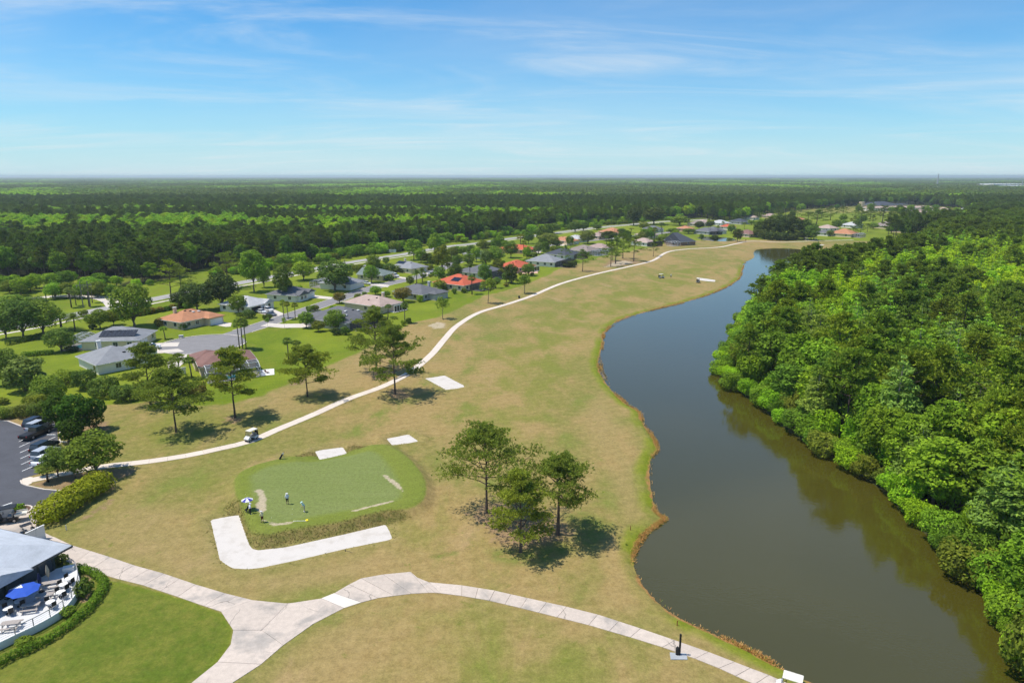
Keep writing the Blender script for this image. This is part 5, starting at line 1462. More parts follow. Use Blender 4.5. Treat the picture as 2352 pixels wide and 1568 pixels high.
# large building with a round tower, far right
e = house(14, None, 24, 55, 34, 'slate', 'beige', 'large dark roofed building with a pale tower beyond the far houses', at=(1310, 322), vents=False, wh=6.0, pitch=.3, wings=((34, -4, 46, 18, {'pitch': .15}), (-18, -15, 20, 18, {'pitch': .5})), name='clubhouse_building')
e['category'] = 'building'
put('tower', MB().tube([(-34, 4, 0), (-34, 4, 11)], 4.0, 16).mesh('tower', WMt['beige']), e)
e = house(14, None, 8, 110, 20, 'tan', 'white', 'long low tan roofed building right of the dark roofed building', at=(1450, 338), vents=False, wh=5.0, pitch=.2, name='long_building'); e['category'] = 'building'
for p, L, Wd, lab, hgt in (((1840, 196), 330, 60, 'long white flat warehouse roof far off at the right', 13), ((2185, 184), 130, 90, 'white industrial block near the right end of the horizon', 20), ((2300, 190), 90, 60, 'low white industrial shed at the right end of the horizon', 16)):
    x, y = GZ(14, *p)
    b = empty('warehouse', (x, y, 0), .05); tag(b, lab, 'warehouse')
    put('wall', MB().box((0, 0, hgt / 2), (L, Wd, hgt)).mesh('wall', WMt['white']), b)
    put('roof', MB().box((0, 0, hgt + .4), (L + 1, Wd + 1, .8)).mesh('roof', pm('white_roof', (.75, .76, .77), .7, .06, .1)), b)
    for i in range(8): put('roof_ridge', MB().box(((i - 3.5) * L / 8, 0, hgt + 1.2), (L / 8 * .35, Wd * .8, .9)).mesh('roof_ridge', m_trim), b)
    for i in range(6): put('door', MB().box(((i - 2.5) * L / 6.5, -Wd / 2 - .1, 3), (6, .3, 6)).mesh('door', m_dark), b)
# mast and stacks
def mast(z, x, yb, yt, w, lab):
    gx, gy = GZ(z, x, yb); h = rise(gx, gy, D(z, x, yt)[1])
    b = MB(); 
    for k in range(3): b.bar((w * math.cos(k * 2.09), w * math.sin(k * 2.09), 0), (w * .25 * math.cos(k * 2.09), w * .25 * math.sin(k * 2.09), h), w * .35)
    n = 16
    for i in range(n):
        z0, z1 = h * i / n, h * (i + 1) / n; r0, r1 = w * (1 - .75 * i / n), w * (1 - .75 * (i + 1) / n)
        for k in range(3): b.bar((r0 * math.cos(k * 2.09), r0 * math.sin(k * 2.09), z0), (r1 * math.cos((k + 1) * 2.09), r1 * math.sin((k + 1) * 2.09), z1), w * .2)
    o = b.build('radio_mast', pm('mast_steel', (.5, .5, .5), .6, .1, .2)); o.location = (gx, gy, 0); tag(o, lab, 'mast')
mast(14, 1727, 170, 72, 3.4, 'tall lattice mast rising above the horizon')
for i, (x, yt) in enumerate([(2110, 150), (2220, 135), (2332, 120), (2055, 150)]):
    mast(14, x, 192, yt, 2.0, ['slim mast left of the white industrial block', 'slim mast right of the white industrial block', 'slim mast at the far right end of the horizon', 'slim mast right of the long warehouse roof'][i])
# driveways and patios
DRV = [(2, [(430, 748), (505, 722), (650, 738), (640, 772), (590, 775)]), (2, [(905, 612), (1050, 606), (1155, 652), (1060, 685), (890, 640)]), (2, [(1385, 465), (1620, 492), (1600, 512), (1390, 498)]),
       (2, [(925, 768), (1000, 738), (1130, 748), (1310, 745), (1395, 715), (1450, 690), (1470, 730), (1400, 782), (1130, 785)]), (1, [(1400, 935), (1720, 922), (1700, 962), (1420, 968)]), (1, [(1380, 1015), (1530, 1000), (1705, 984), (1765, 1012), (1530, 1028)]),
       (3, [(470, 795), (560, 785), (720, 805), (705, 824), (560, 802)]), (3, [(215, 862), (300, 858), (460, 880), (430, 902), (250, 880)]), (3, [(840, 742), (900, 738), (1000, 765), (975, 778), (850, 755)]), (2, [(30, 1110), (110, 1075), (225, 1035), (210, 1100), (110, 1195), (50, 1205)]),
       (3, [(1900, 515), (2040, 498), (2130, 505), (2100, 525), (1920, 530)]), (4, [(480, 650), (560, 645), (640, 660), (600, 675), (480, 668)])]
for z, pl in DRV: sheet('driveway', poly_z(z, pl), .034, m_drive)
sheet('garden_pad', poly_z(2, [(880, 1190), (1055, 1175), (1058, 1232), (880, 1250)]), .04, m_trim)
sheet('terrace', poly_z(3, [(1840, 730), (2070, 705), (2075, 750), (1850, 755)]), .05, pm('terrace_salmon', (.62, .40, .28), .9, .08, 1))
# ------------------------------------------------------------------ trees and plants that stand singly
def T(kind, z, bx, by, ty, hw, tint, label, group=None, rz=None, var=None):
    """base point, top row and half width as seen in picture z"""
    x, y = GZ(z, bx, by)
    H = max(.6, rise(x, y, D(z, bx, ty)[1]))
    dist = math.hypot(y, HC) ; Rc = max(.4, hw * ZT[z][2] / FPX * math.sqrt(y * y + HC * HC) * 1.0)
    if tint in ('mid', 'oak', 'bright', 'dark'): tint = tuple(a * b for a, b in zip(TINT[tint], (.95, .84, 1.5)))
    return tree(kind, x, y, H, Rc, tint, label, group, var, rz)
def near_pine(z, bx, by, ty, hw, tint, label, seed, **kw):
    x, y = GZ(z, bx, by); H = rise(x, y, D(z, bx, ty)[1]) + .6; Rc = hw * ZT[z][2] / FPX * math.sqrt(y * y + HC * HC)
    tm, cm, H0, R0 = make_pine(seed, H, Rc, **kw)
    e = empty('pine_tree', (x, y, ground_z(x, y)), kw.get('rz', 0)); tag(e, label, 'tree')
    link(bpy.data.objects.new('trunk', tm), e); c = link(bpy.data.objects.new('crown', cm), e)
    c.color = (*TINT[tint], 1)
    return e
near_pine(8, 592, 790, 205, 335, 'near', 'largest of the three pines between the putting green and the lake', 31, base=.36, n_limb=28, n_sub=6, per=21, L=.36, w=.085, blades=9, spread=.74, flat=.6, lean=.01)
near_pine(8, 850, 1090, 520, 215, 'near_y', 'yellowish pine nearest the camera in the clump of three by the green', 32, base=.18, n_limb=19, n_sub=6, per=21, L=.36, w=.085, blades=9, spread=.74, flat=.6, lean=.01)
near_pine(8, 1135, 955, 405, 225, 'near', 'forked pine with a bare trunk, right one of the clump of three', 37, base=.5, n_limb=24, n_sub=6, per=21, L=.36, w=.085, blades=9, spread=.74, flat=.6, lean=.05, trunk_r=.26)
near_pine(15, 690, 1345, 440, 430, 'near', 'big pine overhanging the cart path beside the rhombus shaped bunker', 34, base=.26, n_limb=22, n_sub=6, per=21, L=.44, w=.115, blades=9, spread=.74, flat=.6, lean=.01, trunk_r=.24)
near_pine(15, 420, 1010, 130, 380, 'near', 'big pine just behind the one overhanging the cart path', 35, base=.22, n_limb=22, n_sub=6, per=21, L=.44, w=.115, blades=9, spread=.74, flat=.6, lean=.01)
near_pine(16, 765, 1205, 390, 400, 'near', 'spreading pine with a leaning trunk left of the golf cart', 36, base=.34, n_limb=22, n_sub=6, per=21, L=.44, w=.115, blades=9, spread=.74, flat=.6, lean=.05)
near_pine(16, 1610, 1000, 65, 330, 'near_y', 'slim tall pine in front of the brown roofed house', 40, base=.36, n_limb=22, n_sub=6, per=21, L=.44, w=.115, blades=9, spread=.74, flat=.6, lean=.04)
near_pine(16, 400, 800, -20, 330, 'near', 'dense pine in front of the white house with the chimney', 38, base=.2, n_limb=22, n_sub=6, per=21, L=.44, w=.115, blades=9, spread=.74, flat=.6, lean=.01)
near_pine(2, 1375, 1440, 1005, 215, 'near_y', 'round headed pine on a mulch bed beyond the cart path', 39, base=.3, n_limb=22, n_sub=6, per=21, L=.44, w=.115, blades=9, spread=.74, flat=.6, lean=.01)
# around the first houses
T('broad', 1, 1290, 775, 345, 205, 'mid', 'tall spreading light green tree between the solar roof and the main road')
T('pine', 1, 1640, 505, 150, 150, 'pine_y', 'tall thin pine standing by the main road')
T('pine', 1, 1740, 480, 180, 130, 'grey', 'grey sparse pine right beside the thin roadside pine')
T('broad', 2, 320, 625, 345, 175, 'dark', 'dark oak right behind the terracotta roof')
T('broad', 2, 560, 600, 262, 185, 'dark', 'tallest dark oak behind the open garage house')
T('broad', 2, 150, 590, 440, 90, 'dark', 'small dark oak at the left of the oak group behind the terracotta roof')
T('wbroad', 2, 865, 440, 25, 135, 'bright', 'bright green tall tree near the middle of the road verge')
T('pine', 2, 620, 400, 70, 165, 'pine_o', 'broad olive pine left of the bright green tall tree')
T('broad', 2, 960, 400, 180, 80, 'mid', 'leafy tree leaning on the right of the bright green tall tree')
T('wbroad', 2, 1150, 520, 175, 105, 'oak', 'tall ivy covered tree in front of the two gabled house')
T('broad', 2, 1640, 430, 130, 180, 'oak', 'big oak shading the white house with the pool cage')
T('broad', 2, 1340, 330, 140, 125, 'bright', 'bright round tree beyond the white house by the road')
T('broad', 2, 715, 645, 460, 95, 'mid', 'small tree in the garden of the open garage house')
T('shore', 2, 815, 690, 610, 65, 'oak', 'wide dark bush beside the three parked cars')
T('broad', 2, 1680, 550, 440, 70, 'brown', 'small brownish tree at the bend of the street')
T('broad', 2, 1365, 785, 630, 85, 'mid', 'umbrella shaped small tree beside the white driveway')
T('broad', 2, 1640, 810, 610, 115, 'mid', 'round light green tree before the wide dark grey roof')
T('broad', 2, 1480, 820, 720, 70, 'olive', 'low olive tree left of the round tree at the wide grey roof')
T('bush', 2, 1650, 850, 780, 55, 'dark', 'dark clipped bush under the round light green tree', 'garden bushes')
T('bush', 2, 1740, 850, 770, 50, 'oak', 'second clipped bush right of the dark one by the wide grey roof')
T('sapling', 2, 995, 780, 685, 22, 'mid', 'thin upright young tree at the corner of the driveway')
T('sapling', 2, 1155, 790, 680, 26, 'mid', 'thin upright young tree in the middle of the white driveway')
T('bush', 2, 190, 800, 740, 45, 'oak', 'round clipped bush in front of the terracotta roofed house')
T('bush', 2, 410, 745, 705, 22, 'dark', 'small round bush beside the white garage door')
T('bush', 2, 530, 720, 672, 28, 'oak', 'clipped bush right of the white garage door')
T('bush', 1, 1530, 780, 690, 48, 'brown', 'reddish bush at the left corner of the terracotta roofed house')
T('bush', 1, 945, 975, 915, 26, 'mid', 'clipped bush against the wall under the solar panels')
T('bush', 1, 1030, 960, 915, 36, 'mid', 'wider clipped bush against the wall under the solar panels')
for i, (bx, by, ty, r) in enumerate([(725, 980, 720, 58), (755, 985, 655, 58), (790, 1000, 712, 56)]):
    T('fan', 2, bx, by, ty, r, 'palm', ['left one of the three tall palms behind the brown roof', 'tallest of the three palms behind the brown roof', 'right one of the three tall palms behind the brown roof'][i])
T('fan', 2, 1195, 1090, 888, 62, 'palm', 'taller palm of the pair on the open lawn')
T('fan', 2, 1275, 1035, 912, 62, 'palm', 'shorter palm of the pair on the open lawn')
T('fan', 2, 158, 1262, 1038, 75, 'palm', 'left fan palm beside the white fence of the brown roofed house')
T('fan', 2, 270, 1272, 1076, 75, 'palm', 'right fan palm beside the brown roofed house')
for i, (bx, by, ty) in enumerate([(1150, 690, 525), (1192, 705, 540), (1258, 698, 552)]):
    T('fan', 2, bx, by, ty, 42, 'olive', ['left palm of the three beside the street mailbox', 'middle palm of the three beside the street', 'right palm of the three beside the street'][i])
T('feather', 1, 590, 805, 640, 140, 'palm', 'large date palm with arching fronds left of the solar roof')
T('feather', 1, 720, 815, 650, 85, 'palm', 'smaller feather palm right of the large date palm')
T('fan', 1, 1582, 892, 778, 48, 'mid', 'small palm on the lawn by the turning circle')
for i, (bx, by, ty, r) in enumerate([(685, 592, 408, 62), (730, 572, 430, 44), (855, 583, 395, 60), (885, 545, 390, 45)]):
    T('fan', 1, bx, by, ty, r, 'grey', ['front palm of the group by the side track', 'slim palm behind the front palm by the side track', 'palm beside the tall utility frame by the side track', 'rearmost palm by the side track'][i])
# left edge
T('broad', 1, 230, 880, 520, 190, 'oak', 'dark spreading oak at the left edge of the picture')
T('broad', 1, 420, 850, 530, 200, 'mid', 'wide flat topped oak left of the date palm')
T('broad', 1, 60, 890, 590, 130, 'oak', 'oak cut by the left edge above the dark hedge')
T('broad', 1, 130, 700, 470, 200, 'mid', 'light crowned oak at the left before the main road')
T('broad', 1, 330, 640, 480, 140, 'oak', 'oak by the side track left of the utility frame')
T('broad', 1, 590, 1010, 790, 145, 'oak', 'dense rounded tree left of the blue pool cage')
T('shore', 1, 690, 1010, 960, 60, 'dark', 'low dark bush at the foot of the dense rounded tree')
T('broad', 1, 960, 790, 600, 100, 'olive', 'thin olive tree behind the solar panels')
T('broad', 1, 1090, 760, 600, 80, 'olive', 'second olive tree behind the solar panels')
T('bush', 1, 890, 800, 745, 40, 'dark', 'small dark bush behind the roof with solar panels')
T('cedar', 1, 250, 1385, 1055, 185, 'grey', 'big pale viburnum shaped like a dome at the left')
T('broad', 1, 80, 1330, 985, 150, 'oak', 'dark tree behind the big dome shaped viburnum')
T('shore', 1, 480, 1470, 1230, 150, 'mid', 'loose light green shrub between the viburnum and the cedars')
T('shore', 1, 640, 1330, 1180, 120, 'mid', 'bright shrub below the white house with the chimney')
T('shore', 1, 820, 1370, 1190, 110, 'oak', 'dark shrub left of the dense pine')
T('shore', 1, 1000, 1440, 1240, 140, 'oak', 'wide dark shrub right of the cedars')
T('shore', 1, 1180, 1480, 1330, 120, 'oak', 'shrub under the dense pine')
T('shore', 16, 1080, 730, 470, 130, 'brown', 'brownish tall shrub beside the slim tall pine')
T('shore', 16, 900, 700, 500, 110, 'oak', 'dark shrub left of the brownish tall shrub')
T('shore', 16, 130, 730, 520, 150, 'oak', 'dark shrub below the dense pine at its left')
T('shore', 1, 330, 1530, 1400, 100, 'olive', 'low olive shrub by the parking lot')
T('shore', 5, 120, 300, 190, 110, 'grey', 'grey green shrub behind the parking kerb')
T('shore', 5, 290, 300, 150, 110, 'grey', 'second grey shrub behind the parked dark cars')
T('shore', 5, 440, 300, 140, 120, 'oak', 'dark shrub behind the parked dark cars')
T('shore', 5, 390, 200, 60, 110, 'olive', 'loose olive shrub above the parked dark cars')
T('shore', 5, 40, 320, 200, 90, 'mid', 'small green shrub at the left end of the parking kerb')
T('bush', 5, 30, 160, 90, 70, 'olive', 'low scrubby bush on the rough left of the parking lot')
T('cedar', 5, 660, 415, 30, 155, 'deep', 'left cedar of the dark cedar group by the parking lot')
T('cedar', 5, 850, 500, 40, 185, 'deep', 'tallest cedar of the dark group by the parking lot')
T('cedar', 5, 1040, 445, 90, 140, 'deep', 'right cedar of the dark group by the parking lot')
T('cedar', 5, 800, 570, 310, 130, 'deep', 'front cedar of the dark group beside the parking stalls')
T('broad', 5, 1062, 935, 475, 300, 'mid', 'wide round oak shading the start of the cart path')
T('broad', 5, 822, 972, 640, 140, 'oak', 'small oak left of the wide round oak by the parking lot')
T('broad', 5, 640, 955, 630, 160, 'oak', 'dark small oak in front of the parked silver cars')
T('fan', 5, 525, 1012, 850, 125, 'palm', 'low fan palm on the mulch island of the parking lot')
T('bush', 5, 1085, 1042, 945, 85, 'mid', 'round green bush at the end of the yellow hedge')
T('fan', 5, 470, 945, 830, 80, 'palm', 'lowest palm at the tip of the parking island')
# middle of the housing
T('wbroad', 3, 720, 605, 365, 105, 'bright', 'bright green tree at the junction beside the main road')
T('wbroad', 3, 945, 570, 305, 85, 'bright', 'second bright green tree by the main road junction')
T('wbroad', 3, 1030, 765, 435, 115, 'olive', 'tall brownish olive tree in the middle of the housing')
T('broad', 3, 1190, 690, 540, 65, 'oak', 'slim oak right of the tall brownish tree')
T('broad', 3, 1310, 660, 540, 90, 'mid', 'round tree on the lawn behind the weathered grey roof')
T('broad', 3, 1610, 655, 455, 120, 'mid', 'wide light tree behind the weathered grey roof')
T('broad', 3, 870, 640, 530, 80, 'dark', 'dark round tree right of the bright junction tree')
T('broad', 3, 1130, 575, 465, 70, 'oak', 'oak near the main road above the slim oak')
T('broad', 3, 1250, 560, 450, 60, 'mid', 'small tree by the main road right of the oak')
T('broad', 3, 1340, 580, 430, 65, 'oak', 'oak left of the half hidden grey roofed house')
T('broad', 3, 1500, 470, 400, 120, 'oak', 'low trees cluster leader along the main road verge')
T('broad', 3, 1780, 580, 400, 90, 'oak', 'oak in front of the red roof near the main road')
T('broad', 3, 2160, 470, 200, 115, 'oak', 'tall spreading oak beside the main road')
T('fan', 3, 1885, 510, 330, 62, 'olive', 'palm before the red roof near the main road')
T('fan', 3, 1920, 565, 400, 45, 'olive', 'slim palm right of the roadside palm at the red roof')
T('shore', 3, 340, 720, 640, 75, 'oak', 'left end of the clipped hedge by the cream house', 'clipped hedge')
T('shore', 3, 440, 735, 640, 85, 'oak', 'middle of the clipped hedge by the cream house')
T('shore', 3, 540, 735, 660, 60, 'oak', 'right end of the clipped hedge by the cream house')
T('shore', 3, 120, 735, 650, 80, 'olive', 'olive shrub behind the cream house with the green roof')
T('shore', 3, 230, 695, 630, 65, 'mid', 'round shrub on the verge above the green roof')
T('shore', 3, 20, 720, 640, 70, 'mid', 'shrub left of the green roofed house')
T('bush', 3, 320, 650, 600, 30, 'mid', 'small round bush on the road verge', 'verge bushes')
T('shore', 3, 415, 640, 570, 40, 'oak', 'taller bush on the road verge')
T('shore', 3, 880, 715, 645, 55, 'olive', 'olive bush by the parked white car')
T('shore', 3, 600, 740, 700, 50, 'dark', 'low dark hedge before the cream house')
T('bush', 3, 1035, 805, 760, 45, 'oak', 'round bush at the foot of the tall brownish tree')
T('bush', 3, 450, 830, 760, 55, 'oak', 'clipped bush at the garage of the green roofed house')
T('feather', 3, 750, 862, 715, 65, 'palm', 'left feather palm before the dark grey roof')
T('feather', 3, 812, 845, 690, 65, 'palm', 'right feather palm before the dark grey roof')
T('broad', 3, 600, 1065, 895, 110, 'brown', 'brownish round tree before the screened porch house')
T('broad', 3, 300, 985, 890, 80, 'bright', 'small bright tree at the corner of the street')
T('broad', 3, 420, 1010, 940, 50, 'mid', 'small round tree right of the bright street corner tree')
T('bush', 3, 785, 1062, 985, 40, 'bright', 'bright bush before the white porch')
T('broad', 3, 1000, 930, 820, 85, 'olive', 'olive bushy tree left of the red tile roof')
T('sapling', 3, 1035, 1248, 1005, 88, 'mid', 'young tree at the edge of the fairway near the bare sandy patch')
T('sapling', 3, 1530, 1078, 795, 98, 'mid', 'taller young tree at the edge of the rough below the red roof')
T('sapling', 3, 1620, 912, 790, 60, 'mid', 'small tree on the lawn before the black domed cage')
T('sapling', 3, 1930, 972, 770, 78, 'mid', 'young tree near the cart path beside the bin')
T('cedar', 3, 1785, 862, 635, 72, 'dark', 'dark magnolia on a mulch bed by the salmon house')
T('broad', 3, 1730, 850, 735, 60, 'oak', 'small oak left of the dark magnolia')
T('bush', 3, 1730, 895, 855, 32, 'brown', 'reddish low bush before the dark magnolia')
T('broad', 3, 1975, 775, 635, 82, 'mid', 'flat topped small tree by the salmon terrace')
T('bush', 3, 1160, 972, 912, 30, 'mid', 'upright bush at the red roofed house wall')
T('bush', 3, 1270, 962, 910, 35, 'oak', 'round bush right of the upright one at the red roofed house')
T('fan', 3, 1355, 980, 780, 60, 'palm', 'palm standing before the red tile roof')
T('fan', 3, 620, 1295, 1075, 55, 'palm', 'thick stemmed palm on the green lawn edge')
T('fan', 3, 435, 1230, 1095, 50, 'palm', 'palm at the terrace of the tan roofed house')
T('bush', 3, 608, 1322, 1258, 34, 'mid', 'left clipped ball at the thick stemmed palm')
T('bush', 3, 660, 1300, 1235, 34, 'oak', 'right clipped ball at the thick stemmed palm')
T('bush', 3, 280, 1150, 1110, 45, 'olive', 'olive bush at the tan roofed house')
T('broad', 3, 1190, 780, 690, 45, 'grey', 'pale small tree left of the red tile roof')
# farther along the course
for i, (bx, by, ty, hw) in enumerate([(1080, 897, 640, 90), (1132, 867, 580, 110), (1212, 812, 540, 110), (1330, 842, 580, 108), (1095, 835, 700, 80)]):
    T('pine', 4, bx, by, ty, hw, 'pine', ['front left pine of the clump beside the cart path', 'second pine of the clump beside the cart path', 'rear pine of the clump beside the cart path', 'right pine of the clump beside the cart path', 'low pine in the middle of the clump beside the cart path'][i])
T('pine', 4, 772, 952, 720, 95, 'pine', 'lone pine at the edge of the lawn before the taupe roof')
T('pine', 4, 1545, 788, 620, 55, 'pine', 'small lone pine right of the clump by the cart path')
T('sapling', 4, 135, 1192, 990, 76, 'mid', 'young tree near the cart path left of the long grey roof')
T('broad', 4, 400, 705, 525, 130, 'grey', 'spreading grey green oak between the red and orange roofs')
T('broad', 4, 490, 690, 605, 70, 'oak', 'smaller oak right of the spreading grey green oak')
T('broad', 4, 430, 540, 420, 110, 'oak', 'tall round oak by the main road')
T('broad', 4, 830, 650, 505, 100, 'grey', 'round grey green tree before the silver roof')
T('broad', 4, 1060, 615, 510, 105, 'dark', 'dark oak before the wide orange brown roof')
T('broad', 4, 690, 525, 400, 75, 'oak', 'round tree on the main road verge')
T('broad', 4, 780, 510, 400, 70, 'oak', 'round tree right of the verge tree')
T('broad', 4, 1550, 440, 245, 145, 'dark', 'great dark oak at the edge of the far wood')
T('broad', 4, 1330, 450, 250, 100, 'dark', 'tall dark tree left of the great dark oak')
T('broad', 4, 1440, 495, 410, 62, 'olive', 'olive tree below the great dark oak')
T('broad', 4, 1830, 450, 345, 125, 'mid', 'wide green tree right of the great dark oak')
T('shore', 4, 1660, 630, 560, 95, 'oak', 'long green hedge like bush left of the brown gable')
T('broad', 4, 1490, 650, 585, 70, 'oak', 'tree among the black cages')
T('broad', 4, 1760, 540, 480, 80, 'oak', 'tree behind the slate roof')
T('broad', 4, 1930, 540, 480, 80, 'oak', 'tree right behind the slate roof by the pond')
T('fan', 4, 1505, 590, 470, 40, 'olive', 'left tall palm before the pink roof')
T('fan', 4, 1555, 645, 480, 42, 'olive', 'right tall palm before the pink roof')
T('fan', 4, 1640, 550, 425, 48, 'palm', 'palm above the slate roof')
T('fan', 4, 1300, 530, 480, 40, 'olive', 'low golden palm by the far lawn')
T('broad', 4, 1200, 560, 480, 60, 'oak', 'tree right of the wide orange roof')
T('broad', 4, 930, 500, 440, 60, 'oak', 'tree left of the wide orange roof')
T('bush', 4, 210, 790, 740, 75, 'oak', 'wide clipped bush by the white parked car')
T('shore', 4, 620, 905, 840, 80, 'dark', 'low hedge before the black domed cage')
# beyond the pond
far_t = [(520, 538, 385, 75, 'dark'), (600, 545, 368, 85, 'dark'), (690, 542, 378, 92, 'dark'), (765, 525, 395, 75, 'oak'), (450, 520, 400, 60, 'oak'), (560, 470, 360, 70, 'oak'), (660, 460, 360, 80, 'dark')]
for i, (bx, by, ty, hw, tn) in enumerate(far_t):
    T('wbroad', 14, bx, by, ty, hw * .8, tn, 'dark oak in the clump at the far end of the course', 'oaks of the far clump')
for bx, by in [(490, 540), (545, 548), (610, 550), (660, 548), (720, 545), (775, 540), (455, 530)]:
    T('shore', 14, bx, by, by - 60, 48, 'dark', 'low dark bush under the far oak clump', 'bushes under the far oak clump')
T('broad', 14, 825, 548, 440, 62, 'oak', 'round lighter tree at the right end of the far oak clump')
T('broad', 14, 295, 558, 462, 42, 'dark', 'lone dark round tree right of the small pond')
T('broad', 14, 132, 548, 492, 32, 'dark', 'round bush like tree on the bank of the small pond')
T('broad', 14, 37, 552, 500, 20, 'oak', 'smallest tree on the left bank of the small pond')
far_p = [(1180, 502, 435, 42), (1228, 490, 430, 36), (860, 460, 335, 90), (962, 405, 305, 52), (1052, 385, 305, 52), (1182, 435, 325, 45), (1335, 425, 305, 75), (1480, 445, 318, 40), (1455, 445, 325, 34), (1420, 440, 315, 40), (1250, 400, 325, 48), (1500, 430, 325, 40), (900, 380, 310, 50), (640, 380, 315, 46), (590, 385, 320, 40), (1620, 380, 310, 50), (1700, 400, 310, 60), (1560, 400, 330, 50), (1800, 390, 310, 60), (440, 400, 340, 60), (800, 430, 350, 60), (1120, 520, 455, 40)]
for bx, by, ty, hw in far_p:
    T('pine', 14, bx, by, ty, hw, R.choice(['pine_d', 'pine', 'pine_d']), 'dark pine among the far houses beyond the end of the lake', 'pines among the far houses')
T('wbroad', 14, 752, 345, 285, 34, 'bright', 'bright green tree by the far road')
far_s = [(1005, 470, 400, 40), (1060, 450, 400, 30), (250, 500, 430, 30), (100, 460, 405, 35), (20, 470, 410, 40), (395, 440, 400, 30), (470, 450, 395, 40), (1270, 470, 420, 40), (960, 520, 475, 30), (1560, 480, 430, 60), (1650, 450, 390, 60), (840, 500, 430, 40), (700, 440, 380, 50), (1400, 500, 440, 50), (1150, 460, 400, 35), (1850, 420, 350, 70), (1980, 420, 330, 90), (1930, 380, 320, 60), (1740, 380, 330, 60)]
for bx, by, ty, hw in far_s:
    T('broad', 14, bx, by, ty, hw, R.choice(['oak', 'dark', 'mid']), 'round green tree among the far houses beyond the end of the lake', 'round trees among the far houses')
for bx, by, ty in [(155, 505, 445), (190, 460, 415), (1112, 455, 395), (345, 470, 425), (85, 480, 400)]:
    T('fan', 14, bx, by, ty, 16, 'olive', 'small palm among the far houses beyond the pond', 'palms among the far houses')
# scattered trees on the far open ground
for i in range(95):
    px, py = R.uniform(1640, 2230), R.uniform(478, 528)
    x, y = G(px, py); q = sdf(np.array([(x, y)]), TOWN)[0]
    if q > -3 or (px < 1950 and py > 512): continue
    if min(math.hypot(x - o_.location.x, y - o_.location.y) for o_ in COL.objects if o_.name.startswith(('house', 'clubhouse_b', 'long_b'))) < 15: continue
    if R.random() < .55: tree('pine', x, y, R.uniform(9, 15), R.uniform(3.5, 5.5), R.choice(['pine_d', 'pine']), 'dark pine among the far houses beyond the end of the lake', 'pines among the far houses')
    else: tree('broad', x, y, R.uniform(7, 12), R.uniform(4, 6.5), R.choice(['oak', 'dark', 'mid']), 'round green tree among the far houses beyond the end of the lake', 'round trees among the far houses')
# trees in the gardens and on the verges
GA = [G(*q) for q in [(560, 692), (800, 622), (1000, 587), (1200, 560), (1400, 540), (1560, 530), (1590, 548), (1450, 578), (1300, 606), (1150, 645), (1000, 688), (880, 728), (700, 722)]]
HS = [(o_.location.x, o_.location.y) for o_ in COL.objects if o_.name.startswith('house')]
TS = [(o_.location.x, o_.location.y) for o_ in COL.objects if o_.type == 'EMPTY' and 'tree' in o_.name]
STA = np.array(STREET); nt_ = 0
for i in range(4000):
    if nt_ >= 48: break
    x, y = R.uniform(-110, 135), R.uniform(225, 560)
    if not inside((x, y), GA): continue
    if min(math.hypot(x - a, y - b) for a, b in HS) < 12.5 or np.hypot(*(STA - (x, y)).T).min() < 6 or min(math.hypot(x - a, y - b) for a, b in TS) < 6 or abs(beyond_road(np.array([(x, y)]))[0]) < 11: continue
    nt_ += 1; TS.append((x, y)); H = R.uniform(4.5, 10)
    k_ = R.random()
    if k_ < .72: tree('broad', x, y, H, H * R.uniform(.38, .52), R.choice(['oak', 'mid', 'olive', 'dark', 'mid', 'grey']), 'leafy garden tree in the gardens between the houses', 'garden trees between the houses')
    elif k_ < .88: tree('fan', x, y, H * .9, 1.8, 'palm', 'garden palm in the gardens between the houses', 'garden palms between the houses')
    else: tree('pine', x, y, H * 1.3, 3.2, 'pine', 'garden pine in the gardens between the houses', 'garden pines between the houses')
# gardens: loose shrubs between the houses
GP = [(-140, 255), (-128, 262), (-150, 240), (-70, 262), (-60, 285), (-30, 305), (-5, 330), (12, 350), (-40, 345), (-20, 365), (10, 395), (30, 410), (-85, 318), (20, 430), (45, 450), (60, 470), (-10, 400), (-30, 390), (75, 500), (95, 520), (40, 480), (-100, 300), (-95, 232)]
for i, (x, y) in enumerate(GP):
    for k in range(3):
        H = R.uniform(1.0, 3.0)
        tree('shore' if H > 1.8 else 'bush', x + R.uniform(-8, 8), y + R.uniform(-8, 8), H, H * R.uniform(.6, .9), R.choice(['oak', 'mid', 'olive', 'dark']), 'garden shrub between the houses along the street', 'garden shrubs between the houses')
# bushes at the left of the main road (orchard like row)
for i in range(34):
    zx, zy = R.uniform(-100, 1120), R.uniform(330, 470)
    zy = 470 - (zy - 330) * .9 + .02 * zx if False else zy
    x, y = GZ(1, zx, zy + 40)
    H = R.uniform(4.5, 7.5)
    tree('broad', x, y, H, H * R.uniform(.55, .7), R.choice(['mid', 'mid', 'olive', 'oak']), 'rounded light tree in the grove at the left before the dark wood', 'grove of rounded trees at the left')
